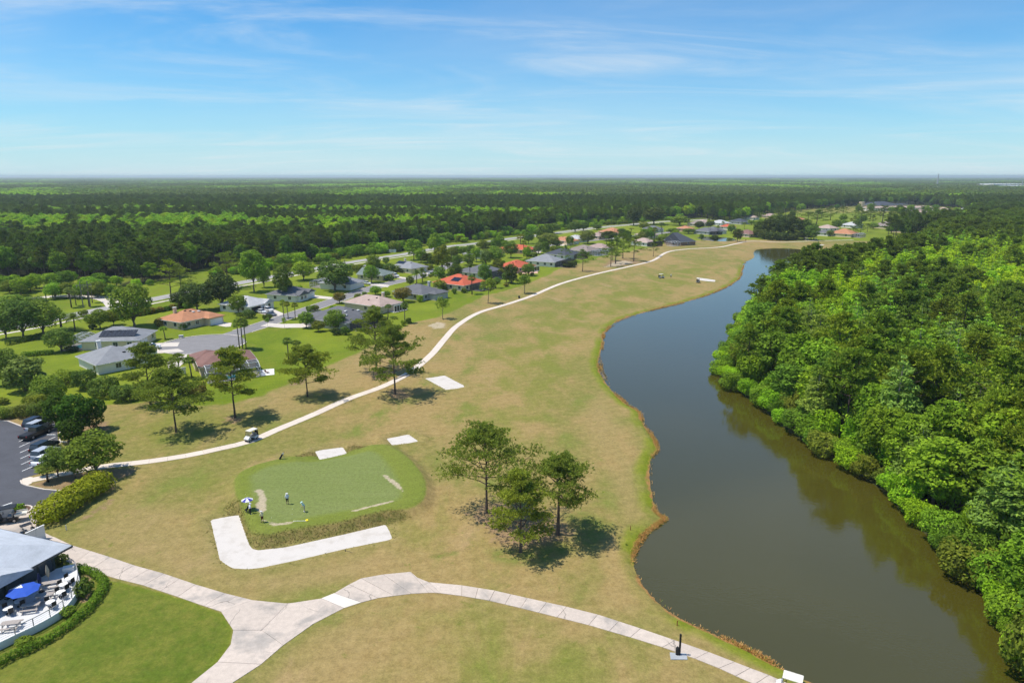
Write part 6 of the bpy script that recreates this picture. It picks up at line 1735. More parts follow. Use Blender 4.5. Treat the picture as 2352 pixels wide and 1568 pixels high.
# hedge along the main road
for i in range(26):
    f = i / 25.0; zx = 1060 + 700 * f; zy = 720 - 130 * f
    x, y = GZ(1, zx, zy); H = R.uniform(1.3, 2.4)
    tree('bush', x, y, H, H * .75, R.choice(['olive', 'brown', 'oak', 'olive']), 'olive hedge bush along the sidewalk of the main road', 'hedge bushes along the main road')
m_yleaf = m_leaf
def hedge(name, pts, w, h, tint, label, n, size, cat='hedge'):
    """a clipped hedge of leaves along a line, with the stems inside it"""
    ng = np.random.default_rng(int(abs(pts[0][0] * 100))); P_ = catmull(pts, .8); lob = []; tb = MB()
    for p in P_:
        lob.append(((p[0] + R.uniform(-.12, .12), p[1] + R.uniform(-.12, .12), h * .5), (w * R.uniform(.46, .56), w * R.uniform(.46, .56), h * R.uniform(.48, .56))))
        tb.tube([(p[0], p[1], -.1), (p[0] + R.uniform(-.3, .3), p[1] + R.uniform(-.3, .3), h * .7)], [.05, .02], 4, False)
    Pt, N_ = lobes_pts(lob, n, ng, fill=.2, up=.3, jit=.6); Pt[:, 2] = np.maximum(Pt[:, 2], .04)
    c0 = np.array([*P_[0], 0]); V, q = cards(Pt - c0, N_, size, ng)
    e = empty(name, (P_[0][0], P_[0][1], 0)); tag(e, label, cat)
    tb.v = [(v[0] - c0[0], v[1] - c0[1], v[2]) for v in tb.v]
    link(bpy.data.objects.new('stem', tb.mesh('stem', m_bark)), e)
    c = link(bpy.data.objects.new('foliage', np_mesh('foliage', V, q, None, (m_leaf,))), e); c.color = (*TINT[tint], 1)
hedge('hedge', [GZ(5, 540, 1450), GZ(5, 760, 1300), GZ(5, 960, 1180), GZ(5, 1090, 1110)], 4.5, 3.1, 'yellow', 'big rounded hedge with yellow green leaves behind the clubhouse', 7200, .19)
hedge('hedge', [GZ(6, 640, 640), GZ(6, 780, 690), GZ(6, 850, 760), GZ(6, 820, 860), GZ(6, 720, 980), GZ(6, 600, 1090), GZ(6, 450, 1190), GZ(6, 280, 1290), GZ(6, 60, 1390), GZ(6, -120, 1470)], 1.25, .95, 'oak', 'low dark clipped hedge curving around the white terrace', 9000, .085)
T('bush', 6, 690, 850, 720, 75, 'oak', 'round shrub between the terrace wall and the clipped hedge')
T('bush', 6, 560, 1010, 940, 60, 'mid', 'loose light shrub against the terrace wall')
T('bush', 6, 210, 1260, 1190, 70, 'mid', 'loose light shrub near the corner of the terrace wall')
T('bush', 6, 500, 590, 520, 60, 'dark', 'dark shrub under the corner of the clubhouse roof')
hedge('hedge', [GZ(1, 240, 1060), GZ(1, 360, 1050), GZ(1, 490, 1040)], 1.6, 1.5, 'oak', 'low clipped hedge left of the dense rounded tree', 1500, .16)
hedge('hedge', [GZ(1, 80, 950), GZ(1, 230, 920), GZ(1, 400, 880)], 1.8, 1.7, 'dark', 'dark hedge under the left oaks', 1600, .17)

# ------------------------------------------------------------------ dry reeds on the shore, a mass nobody could count
ng = np.random.default_rng(77)
LK = np.array(LAKE); seg = LK[:72]
left = [p for p in catmull([G(*q, WATER_Z) for q in shore_px[1:33]], .22)]
Vr, Tr = [], []; cnt = 0
LA = np.array(left)
dA = np.gradient(LA, axis=0); dA /= np.linalg.norm(dA, axis=1)[:, None]; nA = np.stack([dA[:, 1], -dA[:, 0]], 1)
sg = np.sign(sdf(LA[:1] + nA[:1] * 1.0, LAKE)[0]); nA = nA * sg   # outward, onto the land
dens = np.array([max(.03, .35 + 1.5 * lown(p[0], p[1], 7.0, 2.7)) for p in LA])
pts_r = []
for rep in range(16):
    k = ng.uniform(size=len(LA)) < dens * np.clip(130 / LA[:, 1], .25, 1.3)
    off = ng.uniform(-.35, .75, size=k.sum())
    wdt = np.array([.7 + 3.0 * max(0, lown(p[0], p[1], 11.0, 6.1)) for p in LA[k]])
    pts_r.append(LA[k] + nA[k] * (off * wdt)[:, None] + ng.uniform(-.15, .15, size=(k.sum(), 2)))
pts_r = np.concatenate(pts_r)
# spit of reeds near the bend
C0 = np.array([(x, y, -.45) for x, y in pts_r]); n_ = len(C0)
V, q, tr_ = tufts(C0, np.tile([0, 0, 1.2], (n_, 1)), 3, .42, .055, ng)
me_r = np_mesh('dry_reeds', V, q, tr_, ())
m_reed, nt, out = newmat('dry_reed'); t = NT(nt)
isl = t.n('ShaderNodeNewGeometry').outputs['Random Per Island']
t.principled(out, t.mix(t.ramp(isl, .80, .9), t.mix(isl, (.50, .26, .075), (.78, .48, .17)), (.25, .30, .04)), .8, .1)
me_r.materials.append(m_reed)
o = link(bpy.data.objects.new('dry_reeds', me_r)); tag(o, 'orange dry reeds fringing the golf course side of the lake', 'reeds', None, 'stuff')
# ------------------------------------------------------------------ shaggy grass on the bunker lips and the bank of the green
ng = np.random.default_rng(99)
sel = np.where((bank > .25) | ((rim > .35) & (P[:, 1] < 200)))[0]
wsel = np.clip(bank[sel] * 1.2 + rim[sel] * .12, 0, 1)
base = np.repeat(P[sel], 5, 0); wv = np.repeat(wsel, 5)
k = ng.uniform(size=len(base)) < wv
base = base[k] + ng.uniform(-.3, .3, size=(k.sum(), 2))
dl_ = np.minimum.reduce([sdf_box(base, BUNK[q], 3) for q in 'labc']); base = base[dl_ > .12]
C0 = np.array([(x, y, ground_z(x, y) - .02) for x, y in base])
V, q, tr_ = tufts(C0, np.tile([0, 0, 1.0], (len(C0), 1)), 4, .20, .05, ng)
m_rg, nt, out = newmat('rough_grass'); t = NT(nt)
isl = t.n('ShaderNodeNewGeometry').outputs['Random Per Island']; cl_ = t.noise(t.pos(), .7, 3, .6)
t.principled(out, t.mix(t.ramp(t.math('ADD', t.math('MULTIPLY', isl, .5), t.math('MULTIPLY', cl_, .7)), .45, .8), t.mix(isl, (.13, .165, .02), (.21, .23, .04)), (.34, .235, .10)), .9, .1)
o = link(bpy.data.objects.new('rough_grass', np_mesh('rough_grass', V, q, tr_, (m_rg,)))); tag(o, 'shaggy rough grass on the bank of the green and the bunker lips', 'grass', None, 'stuff')
# ------------------------------------------------------------------ parking lot and clubhouse
sheet('parking_lot', poly_z(5, [(-700, 330), (0, 345), (90, 352), (240, 412), (430, 300), (560, 290), (625, 430), (640, 600), (640, 700), (600, 800), (480, 905), (250, 975), (225, 1000), (240, 1030), (300, 1052), (480, 1092), (660, 1108), (825, 1092), (600, 1190), (330, 1290), (0, 1420), (-700, 1700)]), .012, m_lot)
sheet('service_apron', poly_z(5, [(820, 1095), (870, 1110), (560, 1300), (400, 1440), (390, 1480), (470, 1560), (640, 1640), (560, 1760), (300, 1760), (-300, 1700), (-100, 1470), (110, 1385), (260, 1310), (330, 1290), (600, 1190)]), .020, m_conc)
sheet('sidewalk_tip', poly_z(5, [(232, 1000), (250, 978), (330, 958), (360, 962), (345, 1030), (300, 1048), (255, 1036)]), .045, m_conc2)
kb = MB()
for pl in ([(0, 345), (90, 350), (240, 408), (290, 425)], [(625, 430), (655, 440), (655, 600)], [(225, 1000), (240, 1034), (300, 1056), (480, 1096), (660, 1112)]):
    q = poly_z(5, pl)
    for a, b in zip(q[:-1], q[1:]): kb.bar((*a, .06), (*b, .06), .22, .15)
kb.build('parking_kerb', m_conc2)['kind'] = 'structure'
STR = [((205, 572), (300, 530)), ((210, 632), (585, 463)), ((218, 693), (608, 518)), ((225, 757), (625, 578)), ((230, 823), (640, 640)), ((240, 895), (640, 716)), ((300, 440), (560, 325)), ((250, 505), (600, 345))]
for a, b in STR:
    A, B = Vector((*GZ(5, *a), .017)), Vector((*GZ(5, *b), .017)); d = (B - A).normalized(); n = Vector((-d.y, d.x, 0)) * .075
    o = MB().add([A + n, A - n, B - n, B + n], [(0, 1, 2, 3)]).build('stall_line', m_white); o['kind'] = 'structure'
def block(name, z, x, y, dims, rz, mat, label, cat, zoff=0.0, bevel=.03):
    gx, gy = GZ(z, x, y); o = MB().box((0, 0, dims[2] / 2), dims).build(name, mat, bevel=bevel); o.location = (gx, gy, ground_z(gx, gy) + zoff); o.rotation_euler = (0, 0, rz); tag(o, label, cat); return o
for i, (x, y) in enumerate([(562, 503), (572, 568), (684, 578)]):
    block('wheel_stop', 5, x, y, (1.8, .22, .2), -.05, m_trim, ['upper white wheel stop right of the black pickup', 'lower white wheel stop above the black hatchback', 'white wheel stop beside the front cedar'][i], 'wheel stop')

TIP = Vector(GZ(17, 1255, 365, 3.6)); u1 = Vector((-.327, -.945)); u2 = Vector((-.945, .327))
CA = math.atan2(-u1.y, -u1.x); CL, CW = 30.0, 19.0
ctr = TIP + u1 * CL / 2 + u2 * CW / 2
club = empty('clubhouse', (ctr.x, ctr.y, 0), CA); tag(club, 'clubhouse with a pale blue grey roof and dark glass front at the lower left', 'building')
OVH = 1.5; l_, w_ = CL - 2 * OVH, CW - 2 * OVH
put('wall', MB().box((0, 0, 1.75), (l_, w_, 3.5)).mesh('wall', pm('club_wall_dark', (.035, .055, .055), .7, .2, 1)), club)
rb = MB(); hip_roof(rb, 0, 0, CL, CW, 3.62, .38, ax='x', th=.22); m_cr = roofmat('club_roof', (.47, .50, .54))
ro = put('roof', rb.mesh('roof', m_cr), club)
fb = MB()
for s in (-1, 1): fb.box((0, s * (CW / 2 + .02), 3.5), (CL + .08, .06, .26)); fb.box((s * (CL / 2 + .02), 0, 3.5), (.06, CW, .26))
put('gutter', fb.mesh('gutter', pm('gutter_dark', (.05, .06, .065), .5, .1, 1)), ro)
# low gable over the terrace doors
gx0 = CL / 2 - 9.2
gb = MB(); hip_roof(gb, gx0, -CW / 2 + 2.0, 7.2, 5.2, 3.68, .36, (True, False), 'y', .18); put('roof', gb.mesh('roof', m_cr), club)
put('gable', MB().add([(gx0 - 3.1, -CW / 2 - .3, 3.6), (gx0 + 3.1, -CW / 2 - .3, 3.6), (gx0, -CW / 2 - .3, 4.75)], [(0, 1, 2)]).mesh('gable', pm('club_gable', (.10, .14, .18), .7, .15, 1)), club)
m_mull = pm('mullion_dark', (.02, .032, .032), .5, .1, 1); m_tran = pm('transom_glass', (.20, .26, .24), .15, .1, 1, .7)
wfm = MB()
for sx in (-1, 1): wfm.box((sx * .95, 0, 1.2), (.10, .12, 2.45))
for zz_ in (.05, 1.75, 2.4): wfm.box((0, 0, zz_), (1.9, .12, .09))
wfm = wfm.mesh('window', m_mull); pnm = MB().box((0, 0, .92), (1.8, .05, 1.55)).mesh('pane', m_glass); trm = MB().box((0, 0, 2.08), (1.8, .05, .52)).mesh('transom', m_tran)
for i in range(13):
    x = l_ / 2 - 1.3 - i * 2.02
    wnd = put('window', wfm, club, (x, -w_ / 2 - .05, .86)); put('pane', pnm, wnd); put('transom', trm, wnd)
    if i % 3 == 2: put('column', shared('ccol', lambda: MB().box((0, 0, 1.75), (.34, .34, 3.4)).mesh('column', m_mull)), club, (x - 1.01, -w_ / 2 - .22, .02))
for i in range(5):
    wnd = put('window', wfm, club, (l_ / 2 + .05, -5.5 + i * 2.6, .86), math.pi / 2); put('pane', pnm, wnd); put('transom', trm, wnd)
# terrace
DZ = .85
outer = catmull([GZ(6, x, y, DZ) for x, y in [(575, 600), (615, 622), (640, 680), (645, 740), (630, 810), (585, 885), (515, 960), (430, 1018), (300, 1090), (150, 1160), (0, 1232), (-150, 1300), (-330, 1370)]], .9)
Mx = Matrix.Translation((ctr.x, ctr.y, 0)) @ Matrix.Rotation(CA, 4, 'Z')
wa = Mx @ Vector((l_ / 2, -w_ / 2, 0)); wb_ = Mx @ Vector((-l_ / 2 + 2, -w_ / 2, 0))
terr = empty('terrace', (outer[0][0], outer[0][1], 0)); tag(terr, 'white raised terrace with a curved wall in front of the clubhouse', 'terrace')
o0 = Vector(outer[0]); rel = lambda p: (p[0] - o0.x, p[1] - o0.y)
dk = [rel(p) for p in outer] + [rel((wb_.x, wb_.y)), rel((wa.x, wa.y))]
m_deck = pm('deck_white', (.62, .62, .62), .8, .08, .5)
def ngon_prism(pts, z0, z1, name, mat):
    bm = bmesh.new(); vs = [bm.verts.new((x, y, z1)) for x, y in pts]; f = bm.faces.new(vs); bm.normal_update()
    if f.normal.z < 0: f.normal_flip()
    r = bmesh.ops.extrude_face_region(bm, geom=[f]); 
    for v in r['geom']:
        if isinstance(v, bmesh.types.BMVert): v.co.z = z0
    bmesh.ops.triangulate(bm, faces=[q for q in bm.faces if len(q.verts) > 4]); bmesh.ops.recalc_face_normals(bm, faces=bm.faces[:])
    m_ = bpy.data.meshes.new(name); bm.to_mesh(m_); bm.free(); m_.materials.append(mat); return m_
put('deck', ngon_prism(dk, .02, DZ, 'deck', m_deck), terr)
ww_ = MB()
for a, b in zip(outer[:-1], outer[1:]): ww_.bar((*rel(a), DZ * .5 + .03), (*rel(b), DZ * .5 + .03), .16, DZ + .06)
put('wall', ww_.mesh('wall', m_trim), terr)
m_rail = pm('rail_grey', (.30, .29, .28), .5, .1, 2)
rl = put('railing', MB().add([], []).mesh('railing', m_rail), terr) if False else None
top = MB()
for a, b in zip(outer[:-1], outer[1:]):
    top.bar((*rel(a), DZ + 1.0), (*rel(b), DZ + 1.0), .07)
    for zz_ in (.25, .5, .75): top.bar((*rel(a), DZ + zz_), (*rel(b), DZ + zz_), .018)
rl = put('railing', top.mesh('railing', m_rail), terr)
pmh = MB().box((0, 0, .5), (.07, .07, 1.0)).mesh('post', m_rail)
for p in outer[::2]: put('post', pmh, rl, (*rel(p), DZ + .04))
# terrace furniture
m_wood = pm('weathered_wood', (.42, .37, .33), .85, .15, 3); m_black = pm('black_plastic', (.018, .018, .02), .5, .1, 3); m_steel = pm('steel', (.55, .55, .55), .35, .1, 3, .5, .8)
def on_deck(x, y): return GZ(6, x, y, DZ)
def picnic(x, y, rz, label):
    gx, gy = on_deck(x, y); e = empty('picnic_table', (gx, gy, DZ + .005), rz); tag(e, label, 'table', 'picnic tables on the terrace')
    for i in range(5): put('top_board', shared('ptb', lambda: MB().box((0, 0, .74), (1.9, .13, .045)).mesh('top_board', m_wood)), e, (0, (i - 2) * .15, 0))
    for s in (-1, 1):
        for k in (0, 1): put('bench_board', shared('pbb', lambda: MB().box((0, 0, .45), (1.9, .13, .045)).mesh('bench_board', m_wood)), e, (0, s * (.66 + k * .15), 0))
        for q in (-.7, .7):
            put('leg', MB().bar((q, s * .25, .72), (q, s * .62, .0), .09, .05).mesh('leg', m_wood), e)
        put('crossbar', MB().bar((s * .72, -.75, .41), (s * .72, .75, .41), .09, .05).mesh('crossbar', m_wood), e)
picnic(420, 785, .35, 'picnic table nearest the closed beige umbrella on the terrace'); picnic(372, 885, .3, 'picnic table right of the blue canopy on the terrace'); picnic(258, 968, .25, 'picnic table in the middle of the terrace'); picnic(95, 1118, .2, 'picnic table at the front left of the terrace')
def chair(x, y, rz, label):
    gx, gy = on_deck(x, y); e = empty('terrace_chair', (gx, gy, DZ + .005), rz); tag(e, label, 'chair', 'dark chairs on the terrace')
    put('seat', shared('cs', lambda: MB().box((0, 0, .44), (.52, .5, .05)).mesh('seat', m_black)), e)
    put('backrest', shared('cb', lambda: MB().box((0, .26, .75), (.52, .05, .6)).mesh('backrest', m_black)), e)
    for sx in (-1, 1):
        put('armrest', shared('ca', lambda: MB().box((0, 0, .64), (.05, .5, .04)).mesh('armrest', m_steel)), e, (sx * .27, 0, 0))
        for sy in (-1, 1): put('leg', shared('cl', lambda: MB().tube([(0, 0, 0), (0, 0, .44)], .022, 6).mesh('leg', m_steel)), e, (sx * .24, sy * .22, 0))
for i, (x, y, r_) in enumerate([(560, 735, 1.2), (590, 765, -1.8), (505, 790, 1.0), (545, 815, -2.0), (485, 850, 1.1), (525, 875, -2.1), (400, 930, 1.0), (440, 960, -2.0), (50, 985, .8), (95, 1010, -2.4), (140, 930, .9), (185, 945, -2.2), (70, 900, 1.3)]):
    chair(x, y, r_, 'dark terrace chair on the clubhouse terrace')
def table(x, y, label):
    gx, gy = on_deck(x, y); e = empty('terrace_table', (gx, gy, DZ + .005)); tag(e, label, 'table', 'small round tables on the terrace')
    put('top', shared('tt', lambda: MB().tube([(0, 0, .70), (0, 0, .74)], .5, 16).mesh('top', m_trim)), e); put('stem', shared('ts', lambda: MB().tube([(0, 0, .05), (0, 0, .70)], .04, 8).mesh('stem', m_steel)), e); put('base', shared('tb', lambda: MB().tube([(0, 0, 0), (0, 0, .05)], .28, 12).mesh('base', m_black)), e)
for i, (x, y) in enumerate([(575, 750), (525, 800), (505, 862), (420, 945), (72, 998), (162, 938)]): table(x, y, 'small pale round table among dark chairs on the terrace')
def closed_umbrella(x, y, col, label):
    gx, gy = on_deck(x, y); e = empty('closed_umbrella', (gx, gy, DZ + .005)); tag(e, label, 'umbrella')
    put('pole', MB().tube([(0, 0, 0), (0, 0, 2.6)], .03, 8).mesh('pole', m_wood), e); put('base', MB().tube([(0, 0, 0), (0, 0, .09)], .3, 12).mesh('base', m_black), e)
    put('folded_canopy', MB().tube([(0, 0, 1.0), (0, 0, 1.2), (.02, 0, 1.8), (0, 0, 2.4), (0, 0, 2.6)], [.12, .19, .22, .10, .02], 9).mesh('folded_canopy', col), e)
m_blue = pm('canvas_blue', (.025, .09, .46), .8, .08, 2); m_navy = pm('canvas_navy', (.015, .022, .075), .8, .1, 2); m_beige = pm('canvas_beige', (.38, .33, .25), .8, .1, 2)
closed_umbrella(405, 752, m_beige, 'closed beige umbrella on the terrace near the glass front'); closed_umbrella(340, 820, m_navy, 'closed navy umbrella right of the open blue one')
def open_umbrella(x, y, rad, h, mats, label, n=8, base_z=DZ, loc=None, tilt=0.0, drop=.35):
    gx, gy = loc or on_deck(x, y); e = empty('umbrella', (gx, gy, base_z + .005)); tag(e, label, 'umbrella')
    put('pole', MB().tube([(0, 0, 0.0), (0, 0, h + .12)], .025, 8).mesh('pole', m_steel), e)
    for i in range(n):
        a, b = 2 * math.pi * i / n, 2 * math.pi * (i + 1) / n; m2 = (a + b) / 2
        P0, Pa, Pb = Vector((0, 0, h)), Vector((rad * math.cos(a), rad * math.sin(a), h - drop)), Vector((rad * math.cos(b), rad * math.sin(b), h - drop))
        ha, hb = Vector((rad * .55 * math.cos(a), rad * .55 * math.sin(a), h - drop * .35)), Vector((rad * .55 * math.cos(b), rad * .55 * math.sin(b), h - drop * .35)); sag = Vector((0, 0, -.05 * rad))
        mm = (Pa + Pb) / 2 * .965 + Vector((0, 0, (h - drop) * .035))
        put('canopy_panel', MB().add([P0, ha, hb, Pa, mm, Pb], [(0, 1, 2), (1, 3, 4), (1, 4, 2), (2, 4, 5)]).mesh('canopy_panel', mats[i % len(mats)]), e)
        put('rib', MB().bar(P0 + Vector((0, 0, -.02)), Pa + Vector((0, 0, -.02)), .015).mesh('rib', m_steel), e)
    return e
open_umbrella(215, 925, 1.75, 2.3, (m_blue, m_blue, m_blue, m_trim, m_blue, m_blue, m_blue, m_blue), 'open blue umbrella with white patches on the terrace')
block('planter_box', 6, 575, 690, (1.3, .7, .55), .4, m_trim, 'white planter box in the corner of the terrace', 'planter', DZ + .005)
# white screen walls, utility cart, round planter
def screen_wall(pa, pb, h, th, label):
    A, B = Vector(pa), Vector(pb); d = (B - A); e = empty('screen_wall', (A.x, A.y, 0), math.atan2(d.y, d.x)); tag(e, label, 'wall'); L = d.length
    n = max(2, int(L / 1.8))
    for i in range(n): put('panel', MB().box((L * (i + .5) / n, 0, h / 2 + .01), (L / n - .03, th, h)).mesh('panel', m_trim), e)
    put('coping', MB().box((L / 2, 0, h + .045), (L + .1, th + .08, .06)).mesh('coping', m_trim), e)
b0 = GZ(17, 800, 232); t0 = Vector(GZ(17, 770, 28, 2.0)); t1 = Vector(GZ(17, 455, 172, 2.0)); dv = (t1 - t0)
screen_wall(b0, (b0[0] + dv.x, b0[1] + dv.y), 2.0, .14, 'white screen wall between the clubhouse roof and the yellow hedge')
b0 = GZ(5, 152, 1368); t0 = Vector(GZ(5, 132, 1266, 1.9)); t1 = Vector(GZ(5, 0, 1312, 1.9)); dv = (t1 - t0) * 1.6
screen_wall(b0, (b0[0] + dv.x, b0[1] + dv.y), 1.9, .14, 'white screen wall beside the parking lot at the left edge')
gx, gy = GZ(5, 205, 1335)
pl = empty('round_planter', (gx, gy, 0)); tag(pl, 'round planting bed with a curved pale kerb by the white wall', 'planter')
kk = MB(); q = ring_pts((0, 0), 1.7, 22)
for a, b in zip(q, q[1:] + q[:1]): kk.bar((*a, .1), (*b, .1), .22, .24)
put('kerb', kk.mesh('kerb', m_conc2), pl); put('soil', MB().prism(ring_pts((0, 0), 1.58, 20), .0, .12).mesh('soil', pm('mulch', (.13, .08, .05), .95, .3, 5)), pl)
tree('bush', gx - .3, gy + .5, 1.0, .9, 'mid', 'low bush inside the round planting bed')
tree('bush', gx - .9, gy - .2, .8, .7, 'oak', 'second low bush inside the round planting bed')

# ------------------------------------------------------------------ vehicles
m_tyre = pm('tyre', (.012, .012, .013), .85, .1, 5); m_rim = pm('rim', (.45, .45, .46), .35, .08, 5, .5, .7); m_lampw = pm('lamp_clear', (.75, .75, .72), .2, .05, 5, .6); m_lampr = pm('lamp_red', (.42, .02, .02), .3, .1, 5, .6)
def paint(name, col): return pm('paint_' + name, col, .28, .05, .6, .6)
def wheel(e, x, y, r, w):
    wl_ = put('wheel', shared(('wh', r, w), lambda: MB().tube([(0, -w / 2, 0), (0, -w * .35, 0), (0, w * .35, 0), (0, w / 2, 0)], [r * .86, r, r, r * .86], 16).mesh('wheel', m_tyre)), e, (x, y, r))
    put('rim', shared(('rm', r, w), lambda: MB().tube([(0, -w / 2 - .012, 0), (0, w / 2 + .012, 0)], r * .6, 12).mesh('rim', m_rim)), wl_)
def car(kind, col, x, y, rz, label, group=None, sc=1.0, z=0.0, name=None):
    e = empty(name or {'suv': 'parked_car', 'sedan': 'parked_car', 'pickup': 'pickup_truck'}[kind], (x, y, z), rz); e.scale = (sc, sc, sc); tag(e, label, 'pickup truck' if kind == 'pickup' else 'car', group)
    if kind == 'suv':
        L, Wd = 4.75, 1.88; prof = [(-2.3, .35), (-2.37, .7), (-2.3, 1.02), (1.05, 1.05), (2.15, .92), (2.36, .72), (2.34, .35)]; cab = [(-2.22, 1.02), (-1.95, 1.66), (.35, 1.70), (1.25, 1.04)]; tr = .36
    elif kind == 'sedan':
        L, Wd = 4.7, 1.82; prof = [(-2.3, .33), (-2.35, .6), (-2.25, .93), (-1.4, .97), (1.0, .95), (2.1, .80), (2.34, .6), (2.32, .33)]; cab = [(-1.75, .95), (-1.05, 1.42), (.25, 1.45), (1.15, .95)]; tr = .33
    else:
        L, Wd = 5.9, 2.0; prof = [(-2.9, .5), (-2.95, .8), (-2.92, 1.08), (1.55, 1.15), (2.7, 1.08), (2.93, .8), (2.9, .45)]; cab = [(-.75, 1.1), (-.62, 1.82), (.85, 1.85), (1.7, 1.14)]; tr = .40
    bpaint = col
    hw = Wd / 2
    def skin(p, yb, yt, z_lo, z_hi):
        n = len(p); vs = []
        for s in (-1, 1):
            for (px, pz) in p:
                f = (pz - z_lo) / max(z_hi - z_lo, 1e-6); vs.append((px, s * (yb + (yt - yb) * f), pz))
        fs = [tuple(range(n)), tuple(range(n, 2 * n))[::-1]] + [(i, n + i, n + (i + 1) % n, (i + 1) % n) for i in range(n)]
        return vs, fs
    b = MB(); b.add(*skin(prof, hw, hw * .97, .3, 1.1)); bo = b.build('body', bpaint, e, bevel=.07)
    for f in bo.data.polygons: f.use_smooth = False
    g = MB(); g.add(*skin(cab, hw * .93, hw * .76, cab[0][1], cab[1][1])); g.build('windows', m_glass, e, bevel=.04)
    (x1, z1), (x2, z2) = cab[1], cab[2]
    MB().box(((x1 + x2) / 2, 0, (z1 + z2) / 2 + .012), (x2 - x1 + .06, Wd * .77, .05)).build('roof', bpaint, e, bevel=.02)
    for xx in ((x1 + x2) / 2, x1 + .05):
        for s in (-1, 1): MB().bar((xx, s * hw * .77, z1), (xx - .05, s * hw * .94, cab[0][1]), .08, .05).build('pillar', bpaint, e)
    for s in (-1, 1):
        MB().box((L / 2 - .12, s * hw * .72, .78 if kind != 'pickup' else .92), (.14, .36, .14)).build('headlight', m_lampw, e)
        MB().box((-L / 2 + .06, s * hw * .82, .85 if kind != 'pickup' else .95), (.12, .22, .22)).build('taillight', m_lampr, e)
        MB().box((.95, s * (hw + .08), 1.0), (.12, .2, .14)).build('mirror', bpaint, e)
    if kind == 'pickup': MB().box((-1.83, 0, 1.09), (1.95, 1.66, .06)).build('bed_liner', m_black, e)
    wb = L * .30
    for sx in (-1, 1):
        for sy in (-1, 1): wheel(e, sx * wb + .05, sy * (hw - .10), tr, .24)
    MB().box((0, 0, .42), (L * .86, Wd * .84, .3)).build('chassis', m_black, e)
    return e
P_BLACK = paint('black', (.008, .009, .012)); P_SIL = paint('silver', (.42, .45, .50)); P_WHITE = paint('white', (.75, .75, .75)); P_GREY = paint('grey', (.12, .13, .15)); P_NAVY = paint('navy', (.015, .02, .04))
A_ = math.radians(81)
def pcar(kind, col, z, x, y, rz, label, sc=1.0, group=None):
    gx, gy = GZ(z, x, y); return car(kind, col, gx, gy, rz, label, group, sc, .02)
pcar('suv', P_NAVY, 5, 400, 392, A_, 'dark navy car farthest from the camera in the parking lot', 1.1)
pcar('suv', P_SIL, 5, 432, 432, A_, 'silver blue car between the navy car and the black pickup', 1.1)
pcar('pickup', P_BLACK, 5, 400, 510, A_, 'black pickup truck in the parking lot', 1.08)
pcar('suv', P_BLACK, 5, 492, 662, A_, 'black hatchback with red tail lamps in the parking lot', 1.1)
pcar('suv', P_SIL, 5, 505, 735, A_, 'silver car right below the black hatchback in the parking lot', 1.1)
pcar('sedan', P_WHITE, 5, 500, 805, A_, 'pale small car half hidden under the dark small oak', 1.05)
SD = math.radians(56)
pcar('sedan', P_WHITE, 2, 935, 642, SD - 1.6, 'white sedan on the left of the three cars at the open garage')
pcar('suv', P_WHITE, 2, 1000, 625, SD - 1.6, 'white car behind the other two at the open garage')
pcar('sedan', P_GREY, 2, 1030, 668, SD - 1.6, 'dark grey sedan in front of the open garage house')
pcar('pickup', P_WHITE, 3, 512, 787, SD - 1.9, 'white pickup truck beside the green roofed cream house')
pcar('suv', P_WHITE, 3, 915, 765, SD - 1.8, 'white car near the round bush in the middle of the street')
pcar('sedan', P_WHITE, 3, 205, 867, SD - 1.7, 'white sedan on the drive left of the green roofed house')
pcar('suv', P_WHITE, 3, 2085, 512, SD - 1.6, 'white car on the drive of the far red roofed house')
pcar('suv', P_WHITE, 2, 1430, 740, SD, 'white car parked by the wide dark grey roof')
pcar('suv', P_WHITE, 1, 1455, 985, .3, 'white car half hidden behind the flowering shrub by the turning circle')

